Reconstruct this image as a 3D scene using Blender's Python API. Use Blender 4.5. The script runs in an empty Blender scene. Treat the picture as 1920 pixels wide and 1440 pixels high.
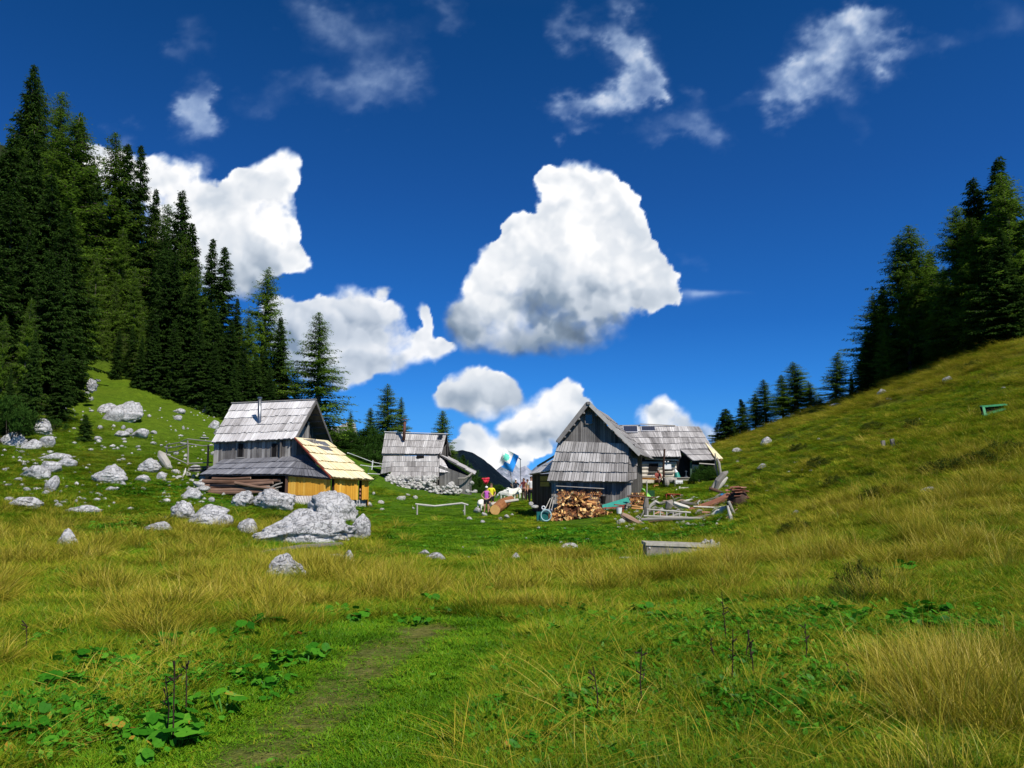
import bpy, math, random
import numpy as np
from mathutils import Vector, Matrix
R = math.radians
rnd = random.Random(7)
nr = np.random.RandomState(7)
sc = bpy.context.scene
COL = sc.collection
# ---------------------------------------------------------------- camera, sky, sun, exposure
F_PX, PITCH = 1500.0, math.atan(185 / 1500.0)
CAM = Vector((0, 0, 1.6))
cam = bpy.data.objects.new("camera", bpy.data.cameras.new("camera")); COL.objects.link(cam)
cam.location = CAM; cam.rotation_euler = (math.pi / 2 + PITCH, 0, 0)
cam.data.sensor_width = 36; cam.data.lens = F_PX / 1920 * 36
cam.data.clip_start = .1; cam.data.clip_end = 30000
sc.camera = cam
SUN_EL, SUN_AZ = R(47), R(36)             # the sun stands behind the camera and to its right
SUN = Vector((math.sin(SUN_AZ) * math.cos(SUN_EL), -math.cos(SUN_AZ) * math.cos(SUN_EL), math.sin(SUN_EL)))
sun = bpy.data.objects.new("sun", bpy.data.lights.new("sun", "SUN")); COL.objects.link(sun)
sun.data.energy = 5.0; sun.data.angle = R(.5); sun.data.color = (1, .955, .88)
sun.rotation_euler = SUN.to_track_quat('Z', 'Y').to_euler()
world = bpy.data.worlds.new("World"); sc.world = world; world.use_nodes = True
nt = world.node_tree; nt.nodes.clear()
sky_t = nt.nodes.new("ShaderNodeTexSky"); sky_t.sky_type = 'NISHITA'; sky_t.sun_disc = False
sky_t.sun_elevation = SUN_EL; sky_t.sun_rotation = math.atan2(SUN.x, SUN.y); sky_t.altitude = 1500
sky_t.air_density = 1.0; sky_t.dust_density = .15; sky_t.ozone_density = 3.0
hs = nt.nodes.new("ShaderNodeHueSaturation"); hs.inputs['Saturation'].default_value = 1.0; hs.inputs['Value'].default_value = 1.0
bg = nt.nodes.new("ShaderNodeBackground"); bg.inputs['Strength'].default_value = .085
wo = nt.nodes.new("ShaderNodeOutputWorld")
tcw = nt.nodes.new("ShaderNodeTexCoord"); lift = nt.nodes.new("ShaderNodeVectorMath"); lift.operation = 'ADD'; lift.inputs[1].default_value = (0, 0, .20)
nt.links.new(tcw.outputs['Generated'], lift.inputs[0]); nt.links.new(lift.outputs[0], sky_t.inputs['Vector'])
sep = nt.nodes.new("ShaderNodeSeparateXYZ"); nt.links.new(tcw.outputs['Generated'], sep.inputs[0])
deep = nt.nodes.new("ShaderNodeValToRGB"); nt.links.new(sep.outputs['Z'], deep.inputs[0]); ce = deep.color_ramp.elements   # the deep polarised blue of mountain air
while len(ce) < 8: ce.new(.5)
for e_, (p_, c_) in zip(ce, [(0, (.62, 1.62, 2.2)), (.082, (.487, 1.512, 2.209)), (.117, (.349, 1.343, 2.226)), (.193, (.224, 1.029, 1.93)), (.348, (.182, .802, 1.577)), (.531, (.094, .639, 1.217)), (.6, (.20, .68, 1.15)), (.78, (.75, .88, 1.0))]):
    e_.position = p_; e_.color = (c_[0] / 2.3, c_[1] / 2.3, c_[2] / 2.3, 1)
mul = nt.nodes.new("ShaderNodeVectorMath"); mul.operation = 'MULTIPLY'; scl_ = nt.nodes.new("ShaderNodeVectorMath"); scl_.operation = 'SCALE'; scl_.inputs['Scale'].default_value = 2.3
nt.links.new(sky_t.outputs[0], mul.inputs[0]); nt.links.new(deep.outputs[0], mul.inputs[1]); nt.links.new(mul.outputs[0], scl_.inputs[0]); nt.links.new(scl_.outputs[0], hs.inputs['Color']); nt.links.new(hs.outputs[0], bg.inputs['Color']); nt.links.new(bg.outputs[0], wo.inputs[0])
sc.view_settings.view_transform = 'Standard'; sc.view_settings.look = 'None'
sc.view_settings.exposure = 0; sc.view_settings.gamma = 1; sc.view_settings.use_curve_mapping = False
sc.cycles.max_bounces = 5; sc.cycles.diffuse_bounces = 2; sc.cycles.glossy_bounces = 2
sc.cycles.transmission_bounces = 2; sc.cycles.transparent_max_bounces = 8; sc.cycles.volume_bounces = 0
# ---------------------------------------------------------------- noise
def _hash(ix, iy, seed):
    h = (ix.astype(np.int64) * 374761393 + iy.astype(np.int64) * 668265263 + seed * 2147483647) & 0xffffffff
    h = ((h ^ (h >> 13)) * 1274126177) & 0xffffffff
    h = ((h ^ (h >> 16)) * 2246822519) & 0xffffffff
    return ((h ^ (h >> 15)) & 0xffffff) / float(0xffffff)
def vnoise(x, y, seed=0):
    x = np.asarray(x, dtype=float); y = np.asarray(y, dtype=float)
    ix = np.floor(x); iy = np.floor(y); fx = x - ix; fy = y - iy
    fx = fx * fx * fx * (fx * (fx * 6 - 15) + 10); fy = fy * fy * fy * (fy * (fy * 6 - 15) + 10)
    a = _hash(ix, iy, seed); b = _hash(ix + 1, iy, seed); c = _hash(ix, iy + 1, seed); d = _hash(ix + 1, iy + 1, seed)
    return (a + (b - a) * fx) * (1 - fy) + (c + (d - c) * fx) * fy
def fbm(x, y, octv=5, seed=0, gain=.5):
    s = 0.0; a = 1.0; t = 0.0; ca, sa = math.cos(.6), math.sin(.6)
    for o in range(octv):
        s = s + a * vnoise(x, y, seed + o * 17); t += a; a *= gain
        x, y = (x * ca - y * sa) * 2.03 + 3.7, (x * sa + y * ca) * 2.03 + 1.3
    return s / t
def billow(x, y, octv=5, seed=0, gain=.55):
    s = 0.0; a = 1.0; t = 0.0; ca, sa = math.cos(.6), math.sin(.6)
    for o in range(octv):
        n = vnoise(x, y, seed + o * 17)
        s = s + a * (1 - np.abs(2 * n - 1) * 1.25); t += a; a *= gain
        x, y = (x * ca - y * sa) * 2.03 + 3.7, (x * sa + y * ca) * 2.03 + 1.3
    return s / t
def sstep(a, b, x):
    t = np.clip((x - a) / (b - a), 0, 1); return t * t * (3 - 2 * t)
# ---------------------------------------------------------------- clouds: where they stand in the sky
# every cloud: lumps (bearing, height, half width, half height, brightness, with lit tops and shaded bases put in) on the sky's tangent grid, sharpness, opacity
CUM = [
 # tall middle cloud
 ([(1058,345,44,36,1),(1108,352,46,34,1),(1145,385,40,40,1),(1028,335,26,22,1),(1085,400,62,50,1),(1172,420,30,34,1),(1188,470,30,36,1),
   (975,432,28,26,1),(1010,450,44,36,1),(1075,470,80,60,1),(1160,490,60,50,.98),(938,487,34,32,.98),(1225,512,34,32,.95),(990,505,66,48,.9),
   (1105,530,80,46,.85),(1200,545,52,36,.8),(1248,545,24,24,.85),(905,530,26,26,.95),(915,570,44,34,.85),(1010,565,80,40,.42),(1100,560,70,34,.6),
   (872,590,24,20,.6),(880,618,34,26,.6),(960,612,66,34,.38),(1050,610,76,36,.32),(1120,585,50,34,.42),(940,640,60,18,.25),(1010,645,66,18,.2),(1090,632,44,16,.28)], .10, 1.0),
 # left cloud behind the firs
 ([(150,290,34,26,1),(180,320,50,40,1),(265,330,44,34,1),(300,330,40,32,1),(330,360,50,44,1),(520,310,26,24,1),(540,335,22,30,1),(480,335,34,24,1),(445,345,30,22,.95),
   (510,375,46,42,1),(430,385,50,40,.85),(375,390,44,44,.88),(400,440,66,46,.92),(480,430,60,46,.95),(340,430,60,50,.95),(520,480,44,26,.8),
   (560,490,24,20,.85),(455,490,50,36,.7),(400,500,50,40,.75),(440,535,40,22,.6),(545,430,18,22,.95)], .12, 1.0),
 # middle-left cloud
 ([(520,575,26,22,1),(545,590,34,22,.95),(608,578,24,22,1),(662,555,30,26,1),(680,580,40,28,.95),(725,590,30,24,.85),(600,610,60,30,.7),(660,620,60,28,.55),
   (560,640,50,40,.65),(600,680,60,34,.75),(660,670,60,30,.9),(720,640,50,22,.8),(640,710,50,24,.7),(720,680,40,18,.75),(800,600,14,24,.9),(785,630,18,22,.9),
   (820,655,34,16,.9),(770,665,34,18,.85),(720,540,18,12,.75)], .16, .95),
 # small cloud
 ([(850,722,28,20,1),(895,712,30,22,1),(930,725,24,18,.95),(960,735,18,18,.85),(885,745,56,20,.75),(930,755,40,18,.55),(860,750,30,16,.65),(905,770,30,10,.4)], .14, 1.0),
 # cloud behind the barn gable
 ([(1068,735,28,26,1),(1045,755,34,26,1),(1010,775,38,24,1),(1080,765,34,26,.95),(975,795,34,22,.95),(1030,800,50,24,.75),(955,810,24,20,.8),(1000,825,44,16,.5),(1085,800,30,24,.7)], .13, 1.0),
 # low cloud over the dark mountain
 ([(885,805,24,16,.75),(900,830,32,22,1),(925,850,36,22,1),(880,850,20,20,.9),(970,850,34,20,.95),(1000,840,26,16,.8),(930,880,50,16,.85),(860,840,16,12,.7)], .14, 1.0),
 # cloud over the cottage ridge
 ([(1240,768,18,18,1),(1222,780,26,16,.8),(1262,780,26,20,1),(1240,800,44,16,.9),(1285,800,18,14,.8),(1325,812,24,14,.6)], .13, 1.0),
]
WISP = [
 ([(1150,60,24,30,1),(1180,85,36,36,1),(1205,130,34,34,1),(1210,165,32,26,1),(1165,165,44,26,.95),(1110,185,40,20,.8),(1060,195,36,22,.8),(1075,55,30,24,.7),(1060,30,26,14,.5),(1100,235,30,10,.6),(1040,262,14,12,.5),(1180,10,26,14,.5),(1238,185,10,14,.8)], .85),
 ([(1610,50,40,28,.9),(1640,35,34,22,.9),(1560,90,50,34,1),(1600,110,50,34,1),(1520,140,44,34,.95),(1480,170,38,32,.8),(1490,205,40,24,.65),(1640,90,40,26,.7),(1700,85,44,18,.5),(1770,80,40,14,.35),(1560,170,50,24,.6),(1600,230,30,24,.25)], .80),
 ([(372,190,20,34,1),(362,220,28,30,1),(345,175,26,26,.5),(385,250,22,20,.5),(370,70,34,40,.35),(350,90,20,24,.3)], .55),
 ([(600,40,60,36,.6),(680,40,70,30,.5),(700,110,50,50,.6),(740,165,50,36,.7),(650,150,70,24,.6),(560,160,50,24,.5),(480,190,44,24,.4),(720,200,60,24,.4),(840,20,30,26,.6),(640,200,40,16,.4)], .38),
 ([(1250,240,50,20,.5),(1310,230,34,26,.6),(1280,262,50,14,.5),(1330,255,30,16,.4),(1420,205,40,16,.3),(1300,180,16,14,.4)], .42),
 ([(1300,553,46,7,.8),(1350,550,40,4,.7),(1270,560,30,12,.6)], .5),
 ([(1900,20,60,30,.5),(1840,60,60,20,.35)], .28),
 ([(1275,500,24,18,.5)], .25),
 ([(225,270,30,24,.8),(340,310,24,16,.7),(375,330,20,16,.6)], .7),
]
def cloud_fields(px, py):
    a_tot = np.zeros_like(px); b_tot = np.zeros_like(px)
    wx = px + 26 * (fbm(px / 70, py / 70, 4, 11) - .5) + 9 * (fbm(px / 16, py / 16, 3, 12) - .5)
    wy = py + 26 * (fbm(px / 70, py / 70, 4, 13) - .5) + 9 * (fbm(px / 16, py / 16, 3, 14) - .5)
    bl = billow(wx / 66, wy / 66, 6, 21)
    q = fbm(wx / 75, wy / 75, 4, 23, .45)
    qs = fbm((wx + 12) / 75, (wy - 18) / 75, 4, 23, .45)
    fine = fbm(px / 34, py / 34, 6, 33, .55)
    relief = np.clip((q - qs) * 1.5, -.2, .2)  # offset towards the sun puts lit and shaded sides into the cloud colour
    soft = fbm(px / 85, py / 85, 3, 77)
    for blobs, edge, op in CUM:
        x0 = min(b[0] - 3 * b[2] for b in blobs); x1 = max(b[0] + 3 * b[2] for b in blobs)
        y0 = min(b[1] - 3 * b[3] for b in blobs); y1 = max(b[1] + 3 * b[3] for b in blobs)
        m = (px > x0) & (px < x1) & (py > y0) & (py < y1)
        if not m.any(): continue
        X, Y = wx[m], wy[m]; f = 0; wb = 0; ws = 1e-6
        for (cx, cy, rx, ry, b) in blobs:
            d2 = ((X - cx) / rx) ** 2 + ((Y - cy) / ry) ** 2
            w = np.exp(-d2 * 1.05); f = f + w; wb = wb + w * b; ws = ws + w
        B = wb / ws
        g = np.log(f + 1e-6)
        lift = g + 1.0 * (bl[m] - .52) + 1.7 * (fine[m] - .5)
        dark = 1 - sstep(.35, .9, B)
        e = edge * (1.2 + 5.5 * sstep(.40, .68, soft[m])) + dark * 1.4
        a = sstep(-1.0 - e, -1.0 + e * 1.2, lift) * op
        lum = np.clip(B, 0, 1) ** 1.1 * 1.04 + relief[m] * (.75 + .6 * dark) + (soft[m] - .5) * (.35 + .6 * dark) - .24 * (1 - dark) * sstep(.42, .62, q[m] * .5 + soft[m] * .5) * sstep(-.2, .9, g)
        lum = lum - .12 * sstep(.6, 1.6, g) * dark + .10 * (1 - sstep(-1, -.2, g)) * (1 - dark)
        lum = np.clip(lum, .05, 1.12)
        keep = 1 - a_tot[m]
        b_tot[m] = b_tot[m] + lum * a * keep; a_tot[m] = a_tot[m] + a * keep
    dx2 = 110 * (fbm(px / 80, py / 50, 6, 51, .6) - .5); dy2 = 90 * (fbm(px / 80, py / 50, 6, 52, .6) - .5)
    st = fbm(px / 60 + py / 90, py / 52 - px / 120, 6, 61, .5)
    for blobs, op in WISP:
        f = 0; k_ = .12 if blobs[0][3] < 9 else 1.0; wx2 = px + k_ * dx2; wy2 = py + k_ * dy2
        for (cx, cy, rx, ry, b) in blobs:
            f = f + b * np.exp(-(((wx2 - cx) / (rx * 1.15)) ** 2 + ((wy2 - cy) / (ry * 1.15)) ** 2))
        f = np.clip(f, 0, 1.15)
        a = op * sstep(.04, 1.75, f * (.15 + 1.6 * st)) * np.clip(.45 + 1.0 * fine, 0, 1.1)
        a = np.clip(a * .88, 0, 1)
        keep = 1 - a_tot
        b_tot = b_tot + (.96 + .1 * f + .25 * (st - .5)) * a * keep; a_tot = a_tot + a * keep
    lum = np.where(a_tot > 1e-4, b_tot / np.maximum(a_tot, 1e-4), 1)
    return a_tot, lum
# ---------------------------------------------------------------- from the photograph's pixels to points in the place
SP, CP = math.sin(PITCH), math.cos(PITCH)
def P(px, py, Y):
    a = (px - 960) / F_PX; b = (720 - py) / F_PX; t = Y / (CP - b * SP)
    return Vector((t * a, Y, CAM.z + t * (SP + b * CP)))
def zof(py, Y):
    b = (720 - py) / F_PX
    return CAM.z + Y * (SP + b * CP) / (CP - b * SP)
def proj(X, Y, Z):
    Zr = Z - CAM.z; f = Y * CP + Zr * SP; u = -Y * SP + Zr * CP
    f = np.maximum(f, 1e-3)
    return 960 + F_PX * X / f, 720 - F_PX * u / f
# ---------------------------------------------------------------- the lie of the land: heights along rays of bearing
YG = [2.5, 4.4, 8, 14, 22, 30, 40, 50, 60, 75, 90, 110, 150, 200, 300]
LAND = {
 -300: [1440,1200,1090,1005,935,858,785,715,590,480,380,260,205,205],
 0:    [1440,1205,1095,1030,985,930,868,800,690,590,500,380,300,300],
 200:  [1440,1205,1098,1035,995,945,885,825,725,650,570,465,430,450],
 440:  [1442,1205,1100,1045,1010,965,925,870,795,745,705,665,655,700],
 600:  [1442,1205,1105,1052,1015,978,940,905,850,820,805,795,810,850],
 760:  [1440,1208,1108,1060,1022,988,962,938,908,885,872,872,885,905],
 880:  [1440,1208,1108,1062,1025,991,968,943,925,925,935,960,990,1010],
 960:  [1440,1208,1108,1062,1025,992,970,948,932,930,945,970,1000,1020],
 1060: [1440,1206,1107,1061,1025,990,962,935,915,915,930,960,990,1000],
 1200: [1440,1205,1105,1060,1022,988,945,905,893,888,892,905,920,940],
 1330: [1440,1200,1095,1045,1008,972,922,888,866,850,838,834,850,880],
 1400: [1440,1198,1090,1035,993,942,900,868,845,828,816,812,830,860],
 1500: [1440,1192,1080,1015,962,905,855,825,800,782,774,784,810,850],
 1600: [1438,1188,1068,990,928,865,815,783,757,746,750,780,810,850],
 1700: [1436,1182,1058,965,893,822,773,738,710,699,712,750,790,840],
 1800: [1434,1178,1048,945,866,793,740,702,673,671,690,730,770,830],
 1920: [1432,1172,1035,920,833,750,688,645,631,645,670,720,760,820],
 2200: [1425,1160,1010,880,780,680,600,540,530,550,600,650,700,800],
}
_cu = np.array([(p - 960) / F_PX for p in LAND]); _ly = np.log(YG)
_cz = []
for p, row in LAND.items():
    zz = [zof(py, y) for py, y in zip(row, YG[1:])]; _cz.append([zz[0] * .9] + zz)
_cz = np.array(_cz)
_ug = np.linspace(_cu[0], _cu[-1], 241); _lg = np.linspace(_ly[0], _ly[-1], 200)
_t = np.array([np.interp(_ug, _cu, _cz[:, j]) for j in range(len(YG))]).T
_hz = np.array([np.interp(_lg, _ly, _t[i]) for i in range(len(_ug))])
for _k in range(10):
    _q = np.pad(_hz, 1, mode='edge'); _hz = (_q[:-2, 1:-1] + _q[2:, 1:-1] + _q[1:-1, :-2] + _q[1:-1, 2:] + 2 * _q[1:-1, 1:-1]) / 6
def H(X, Y, micro=True):
    X = np.asarray(X, float); Y = np.asarray(Y, float)
    Yc = np.clip(Y, YG[0], YG[-1]); U = np.clip(X / np.maximum(Y, YG[0]), _ug[0], _ug[-1])
    i = (U - _ug[0]) / (_ug[1] - _ug[0]); j = (np.log(Yc) - _lg[0]) / (_lg[1] - _lg[0])
    i0 = np.clip(i.astype(int), 0, len(_ug) - 2); j0 = np.clip(j.astype(int), 0, len(_lg) - 2); fi = i - i0; fj = j - j0
    z = (_hz[i0, j0] * (1 - fj) + _hz[i0, j0 + 1] * fj) * (1 - fi) + (_hz[i0 + 1, j0] * (1 - fj) + _hz[i0 + 1, j0 + 1] * fj) * fi
    if micro:
        amp = np.clip(Y * .006, .02, .30); hill = sstep(.20, .34, U) * sstep(14, 30, Y)
        z = z + amp * (fbm(X / 3.1, Y / 3.1, 4, 5) - .5) * (1 + hill * 2.2)
        z = z + .05 * (fbm(X / .7, Y / .7, 3, 9) - .5)
        z = z + sstep(-.3, -.42, U) * sstep(55, 85, Y) * 3.0 * (fbm(X / 9, Y / 9, 4, 8) - .5)
        z = z - sstep(300, 420, Y) * (Y - 300) * .12
    return z
def hz(x, y): return float(H(np.array([x]), np.array([y]))[0])
_ys = np.exp(np.linspace(math.log(2.6), math.log(290), 900))
def G(px, py, ymin=2.6):
    """the point of the ground seen at a pixel"""
    a = (px - 960) / F_PX; b = (720 - py) / F_PX; t = _ys / (CP - b * SP)
    x = t * a; z = CAM.z + t * (SP + b * CP); g = H(x, _ys)
    k = np.nonzero((z < g) & (_ys >= ymin))[0]
    k = k[0] if len(k) else len(_ys) - 1
    return Vector((float(x[k]), float(_ys[k]), float(g[k])))
# ---------------------------------------------------------------- mesh building
def mesh_np(name, V, F4=None, F3=None, attrs=None, smooth=False, mat=None, uv=None):
    me = bpy.data.meshes.new(name); V = np.asarray(V, dtype=np.float32)
    n4 = 0 if F4 is None else len(F4); n3 = 0 if F3 is None else len(F3)
    idx = np.concatenate([x for x in [None if not n4 else np.asarray(F4).ravel(), None if not n3 else np.asarray(F3).ravel()] if x is not None]).astype(np.int32)
    st = np.concatenate([np.arange(n4) * 4, n4 * 4 + np.arange(n3) * 3]).astype(np.int32)
    me.vertices.add(len(V)); me.vertices.foreach_set('co', V.ravel())
    me.loops.add(len(idx)); me.loops.foreach_set('vertex_index', idx)
    me.polygons.add(n4 + n3); me.polygons.foreach_set('loop_start', st)
    if smooth: me.polygons.foreach_set('use_smooth', np.ones(n4 + n3, bool))
    for k, (dom, a) in (attrs or {}).items():
        at = me.attributes.new(k, 'FLOAT', dom); at.data.foreach_set('value', np.asarray(a, dtype=np.float32))
    if uv is not None:
        l = me.uv_layers.new(name='UVMap'); l.data.foreach_set('uv', np.asarray(uv, dtype=np.float32).ravel())
    me.update(calc_edges=True)
    if mat: me.materials.append(mat)
    return me
def tag(o, label=None, cat=None, group=None, kind=None):
    if label: o['label'] = label
    if cat: o['category'] = cat
    if group: o['group'] = group
    if kind: o['kind'] = kind
    return o
def link(name, me, parent=None, loc=None):
    o = bpy.data.objects.new(name, me); COL.objects.link(o)
    if parent: o.parent = parent
    if loc is not None: o.location = loc
    return o
def empty(name, loc, label=None, cat=None, group=None):
    o = bpy.data.objects.new(name, None); COL.objects.link(o); o.location = loc; o.empty_display_size = .3
    return tag(o, label, cat, group)
def wloc(o):
    v = Vector(o.location)
    while o.parent: o = o.parent; v = v + Vector(o.location)
    return v
class MB:
    def __init__(s): s.v = []; s.f = []; s.t = []; s.uv = []; s.tone = .5
    def face(s, ids, uv=None, tone=None):
        s.f.append(tuple(ids)); s.t.append(s.tone if tone is None else tone)
        s.uv.append(uv if uv else [(0, 0)] * len(ids))
    def hexa(s, a, b, tone=None, off=None):
        """a, b: four corners each (same order), joined into a closed solid; a is the face with uv"""
        n = len(s.v); s.v += [Vector(p) for p in a] + [Vector(p) for p in b]; k = len(a)
        o = off if off is not None else (rnd.random() * 50, rnd.random() * 50)
        w = (Vector(a[1]) - Vector(a[0])).length; h = (Vector(a[-1]) - Vector(a[0])).length
        U = [(o[0], o[1]), (o[0] + w, o[1]), (o[0] + w, o[1] + h), (o[0], o[1] + h)] if k == 4 else None
        s.face(range(n, n + k), U, tone); s.face(range(n + 2 * k - 1, n + k - 1, -1), U, tone)
        for i in range(k):
            j = (i + 1) % k; s.face((n + i, n + k + i, n + k + j, n + j), [(o[0], o[1]), (o[0], o[1] + .03), (o[0] + .03, o[1] + .5), (o[0] + .03, o[1])], tone)
    def slab(s, a, b, c, d, th, tone=None, both=False):
        """board abcd with its outer face as given (counter-clockwise from outside), thickness th inward"""
        a, b, c, d = map(Vector, (a, b, c, d)); n = (c - a).cross(d - b).normalized(); e = n * th; q = n * (th * .5 if both else 0)
        s.hexa([a + q, b + q, c + q, d + q], [a - e + q, b - e + q, c - e + q, d - e + q], tone)
    def beam(s, p, q, w, h, tone=None, up=(0, 0, 1)):
        p, q = Vector(p), Vector(q); d = (q - p).normalized(); up = Vector(up)
        r = d.cross(up); r = r.normalized() if r.length > 1e-4 else Vector((1, 0, 0)); u = r.cross(d).normalized(); r = r * w / 2; u = u * h / 2
        A = [p - r - u, p + r - u, p + r + u, p - r + u]; B = [x + (q - p) for x in A]
        s.hexa([A[0], B[0], B[3], A[3]], [A[1], B[1], B[2], A[2]], tone)
    def tube(s, pts, rad, n=8, tone=None, jit=0, endtone=None):
        pts = [Vector(p) for p in pts]; rad = rad if hasattr(rad, '__len__') else [rad] * len(pts); base = len(s.v); L = 0; ref = None
        for i, p in enumerate(pts):
            d = (pts[min(i + 1, len(pts) - 1)] - pts[max(i - 1, 0)]).normalized()
            if ref is None: ref = d.orthogonal().normalized()
            ref = (ref - d * ref.dot(d)).normalized(); o2 = d.cross(ref)
            for k in range(n):
                an = 2 * math.pi * k / n; r = rad[i] * (1 + jit * (rnd.random() - .5)); s.v.append(p + (ref * math.cos(an) + o2 * math.sin(an)) * r)
        o = rnd.random() * 30
        for i in range(len(pts) - 1):
            L2 = L + (pts[i + 1] - pts[i]).length
            for k in range(n):
                k2 = (k + 1) % n; A = base + i * n
                s.face((A + k, A + k2, A + n + k2, A + n + k), [(o + k * .1, L), (o + k * .1 + .1, L), (o + k * .1 + .1, L2), (o + k * .1, L2)], tone)
            L = L2
        s.face(range(base + n - 1, base - 1, -1), None, endtone if endtone is not None else tone)
        s.face(range(base + (len(pts) - 1) * n, base + len(pts) * n), None, endtone if endtone is not None else tone)
    def ball(s, c, r, tone=None, seg=10, rings=7):
        c = Vector(c); r = Vector(r) if hasattr(r, '__len__') else Vector((r, r, r)); b = len(s.v)
        s.v.append(c + Vector((0, 0, r.z)))
        for i in range(1, rings):
            th = math.pi * i / rings
            for k in range(seg):
                an = 2 * math.pi * k / seg; s.v.append(c + Vector((r.x * math.sin(th) * math.cos(an), r.y * math.sin(th) * math.sin(an), r.z * math.cos(th))))
        s.v.append(c - Vector((0, 0, r.z))); e = len(s.v) - 1
        for k in range(seg):
            k2 = (k + 1) % seg; s.face((b, b + 1 + k, b + 1 + k2), None, tone); l = b + 1 + (rings - 2) * seg; s.face((e, l + k2, l + k), None, tone)
            for i in range(rings - 2):
                a = b + 1 + i * seg; s.face((a + k, a + seg + k, a + seg + k2, a + k2), None, tone)
    def mesh(s, name, mat, origin=Vector((0, 0, 0)), smooth=False):
        me = bpy.data.meshes.new(name); me.from_pydata([tuple(v - origin) for v in s.v], [], s.f)
        at = me.attributes.new('tone', 'FLOAT', 'FACE'); at.data.foreach_set('value', np.array(s.t, dtype=np.float32))
        l = me.uv_layers.new(name='UVMap'); l.data.foreach_set('uv', np.array([c for u in s.uv for c in u], dtype=np.float32).ravel())
        if smooth: me.polygons.foreach_set('use_smooth', [True] * len(me.polygons))
        me.materials.append(mat); return me
    def build(s, name, mat, parent=None, label=None, cat=None, group=None, smooth=False, origin=None):
        if parent is not None:
            o = link(name, s.mesh(name, mat, wloc(parent), smooth), parent)
        else:
            if origin is None:
                a = np.array([tuple(v) for v in s.v]); origin = Vector(((a[:, 0].min() + a[:, 0].max()) / 2, (a[:, 1].min() + a[:, 1].max()) / 2, a[:, 2].min()))
            o = link(name, s.mesh(name, mat, origin, smooth), None, origin)
        return tag(o, label, cat, group)
def lerp(a, b, t): return a + (b - a) * t
def bil(c, s, t):  # c: TL, TR, BR, BL
    return lerp(lerp(c[0], c[1], s), lerp(c[3], c[2], s), t)
def shingles(mb, c, rows, bw=.16, th=.03, lift=.07, tone=(.3, .8), jit=.04, base=True, over=.06, sag=.0):
    """courses of long split boards on a roof plane; every course laps over the one below"""
    c = [Vector(p) for p in c]; n = (c[2] - c[0]).cross(c[3] - c[1]).normalized()
    if n.z < 0: n = -n
    W = max((c[1] - c[0]).length, (c[2] - c[3]).length); Hh = (c[3] - c[0]).length
    if base:
        for i_ in range(6):
            for j_ in range(4):
                A = [bil(c, s_, t_) - n * .05 for s_, t_ in ((i_ / 6, j_ / 4), ((i_ + 1) / 6, j_ / 4), ((i_ + 1) / 6, (j_ + 1) / 4), (i_ / 6, (j_ + 1) / 4))]; mb.hexa(A, [p - n * .05 for p in A], .08)
    for r in range(rows):
        x = 0.0; t0 = r / rows; rl = rnd.uniform(-.01, .01); rt = rnd.uniform(-.08, .08)
        grp = 0; gt = rnd.uniform(*tone)
        while x < 1:
            w = bw * rnd.uniform(.6, 1.35) / W; x2 = min(1, x + w)
            if 1 - x2 < w * .3: x2 = 1
            if grp <= 0: grp = rnd.randint(2, 7); gt = rnd.uniform(*tone)
            grp -= 1
            tt = min(1, max(0, gt * .5 + rnd.uniform(*tone) * .5 + rt))
            t1 = (r + 1) / rows + (over + rnd.uniform(-jit, jit)) / Hh; l2 = lift * rnd.uniform(.75, 1.25); l1 = .012
            g = .06 * (x2 - x)
            q = [bil(c, x + g, t0) + n * l1, bil(c, x2 - g, t0) + n * l1, bil(c, x2 - g, t1) + n * l2, bil(c, x + g, t1) + n * l2]
            if sag: q = [p - Vector((0, 0, sag * math.sin(math.pi * s_))) for p, s_ in zip(q, (x, x2, x2, x))]
            mb.hexa([q[0] , q[1], q[2], q[3]], [p - n * th for p in q], tt)
            x = x2
def planks(mb, A, B, top, bot, bw=.17, th=.03, tone=(.2, .7), back=True, jit=.02, gap=.012):
    """upright boards from A to B (plan points); top(s), bot(s) give heights"""
    A, B = Vector(A), Vector(B); L = Vector((B.x - A.x, B.y - A.y, 0)).length; d = Vector((B.x - A.x, B.y - A.y, 0)).normalized()
    n = Vector((d.y, -d.x, 0)); x = 0.0
    def pt(x, z, o): return Vector((A.x, A.y, 0)) + d * x + Vector((0, 0, z)) + n * o
    while x < L - 1e-4:
        w = bw * rnd.uniform(.65, 1.3); x2 = min(L, x + w)
        if L - x2 < bw * .3: x2 = L
        s0, s1 = x / L, x2 / L; j = rnd.uniform(-jit, jit); o = rnd.uniform(0, .012)
        z = [bot(s0) + j, bot(s1) + j, top(s1), top(s0)]
        if max(z[2] - z[1], z[3] - z[0]) > .02:
            xs = (x + gap / 2, x2 - gap / 2)
            a = [pt(xs[0], z[0], o), pt(xs[1], z[1], o), pt(xs[1], z[2], o), pt(xs[0], z[3], o)]
            mb.hexa(a, [p - n * th for p in a], rnd.uniform(*tone))
        if back:
            a = [pt(x, z[0] + .03, -th), pt(x2, z[1] + .03, -th), pt(x2, z[2] - .02, -th), pt(x, z[3] - .02, -th)]
            mb.hexa(a, [p - n * .03 for p in a], .02)
        x = x2
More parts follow.
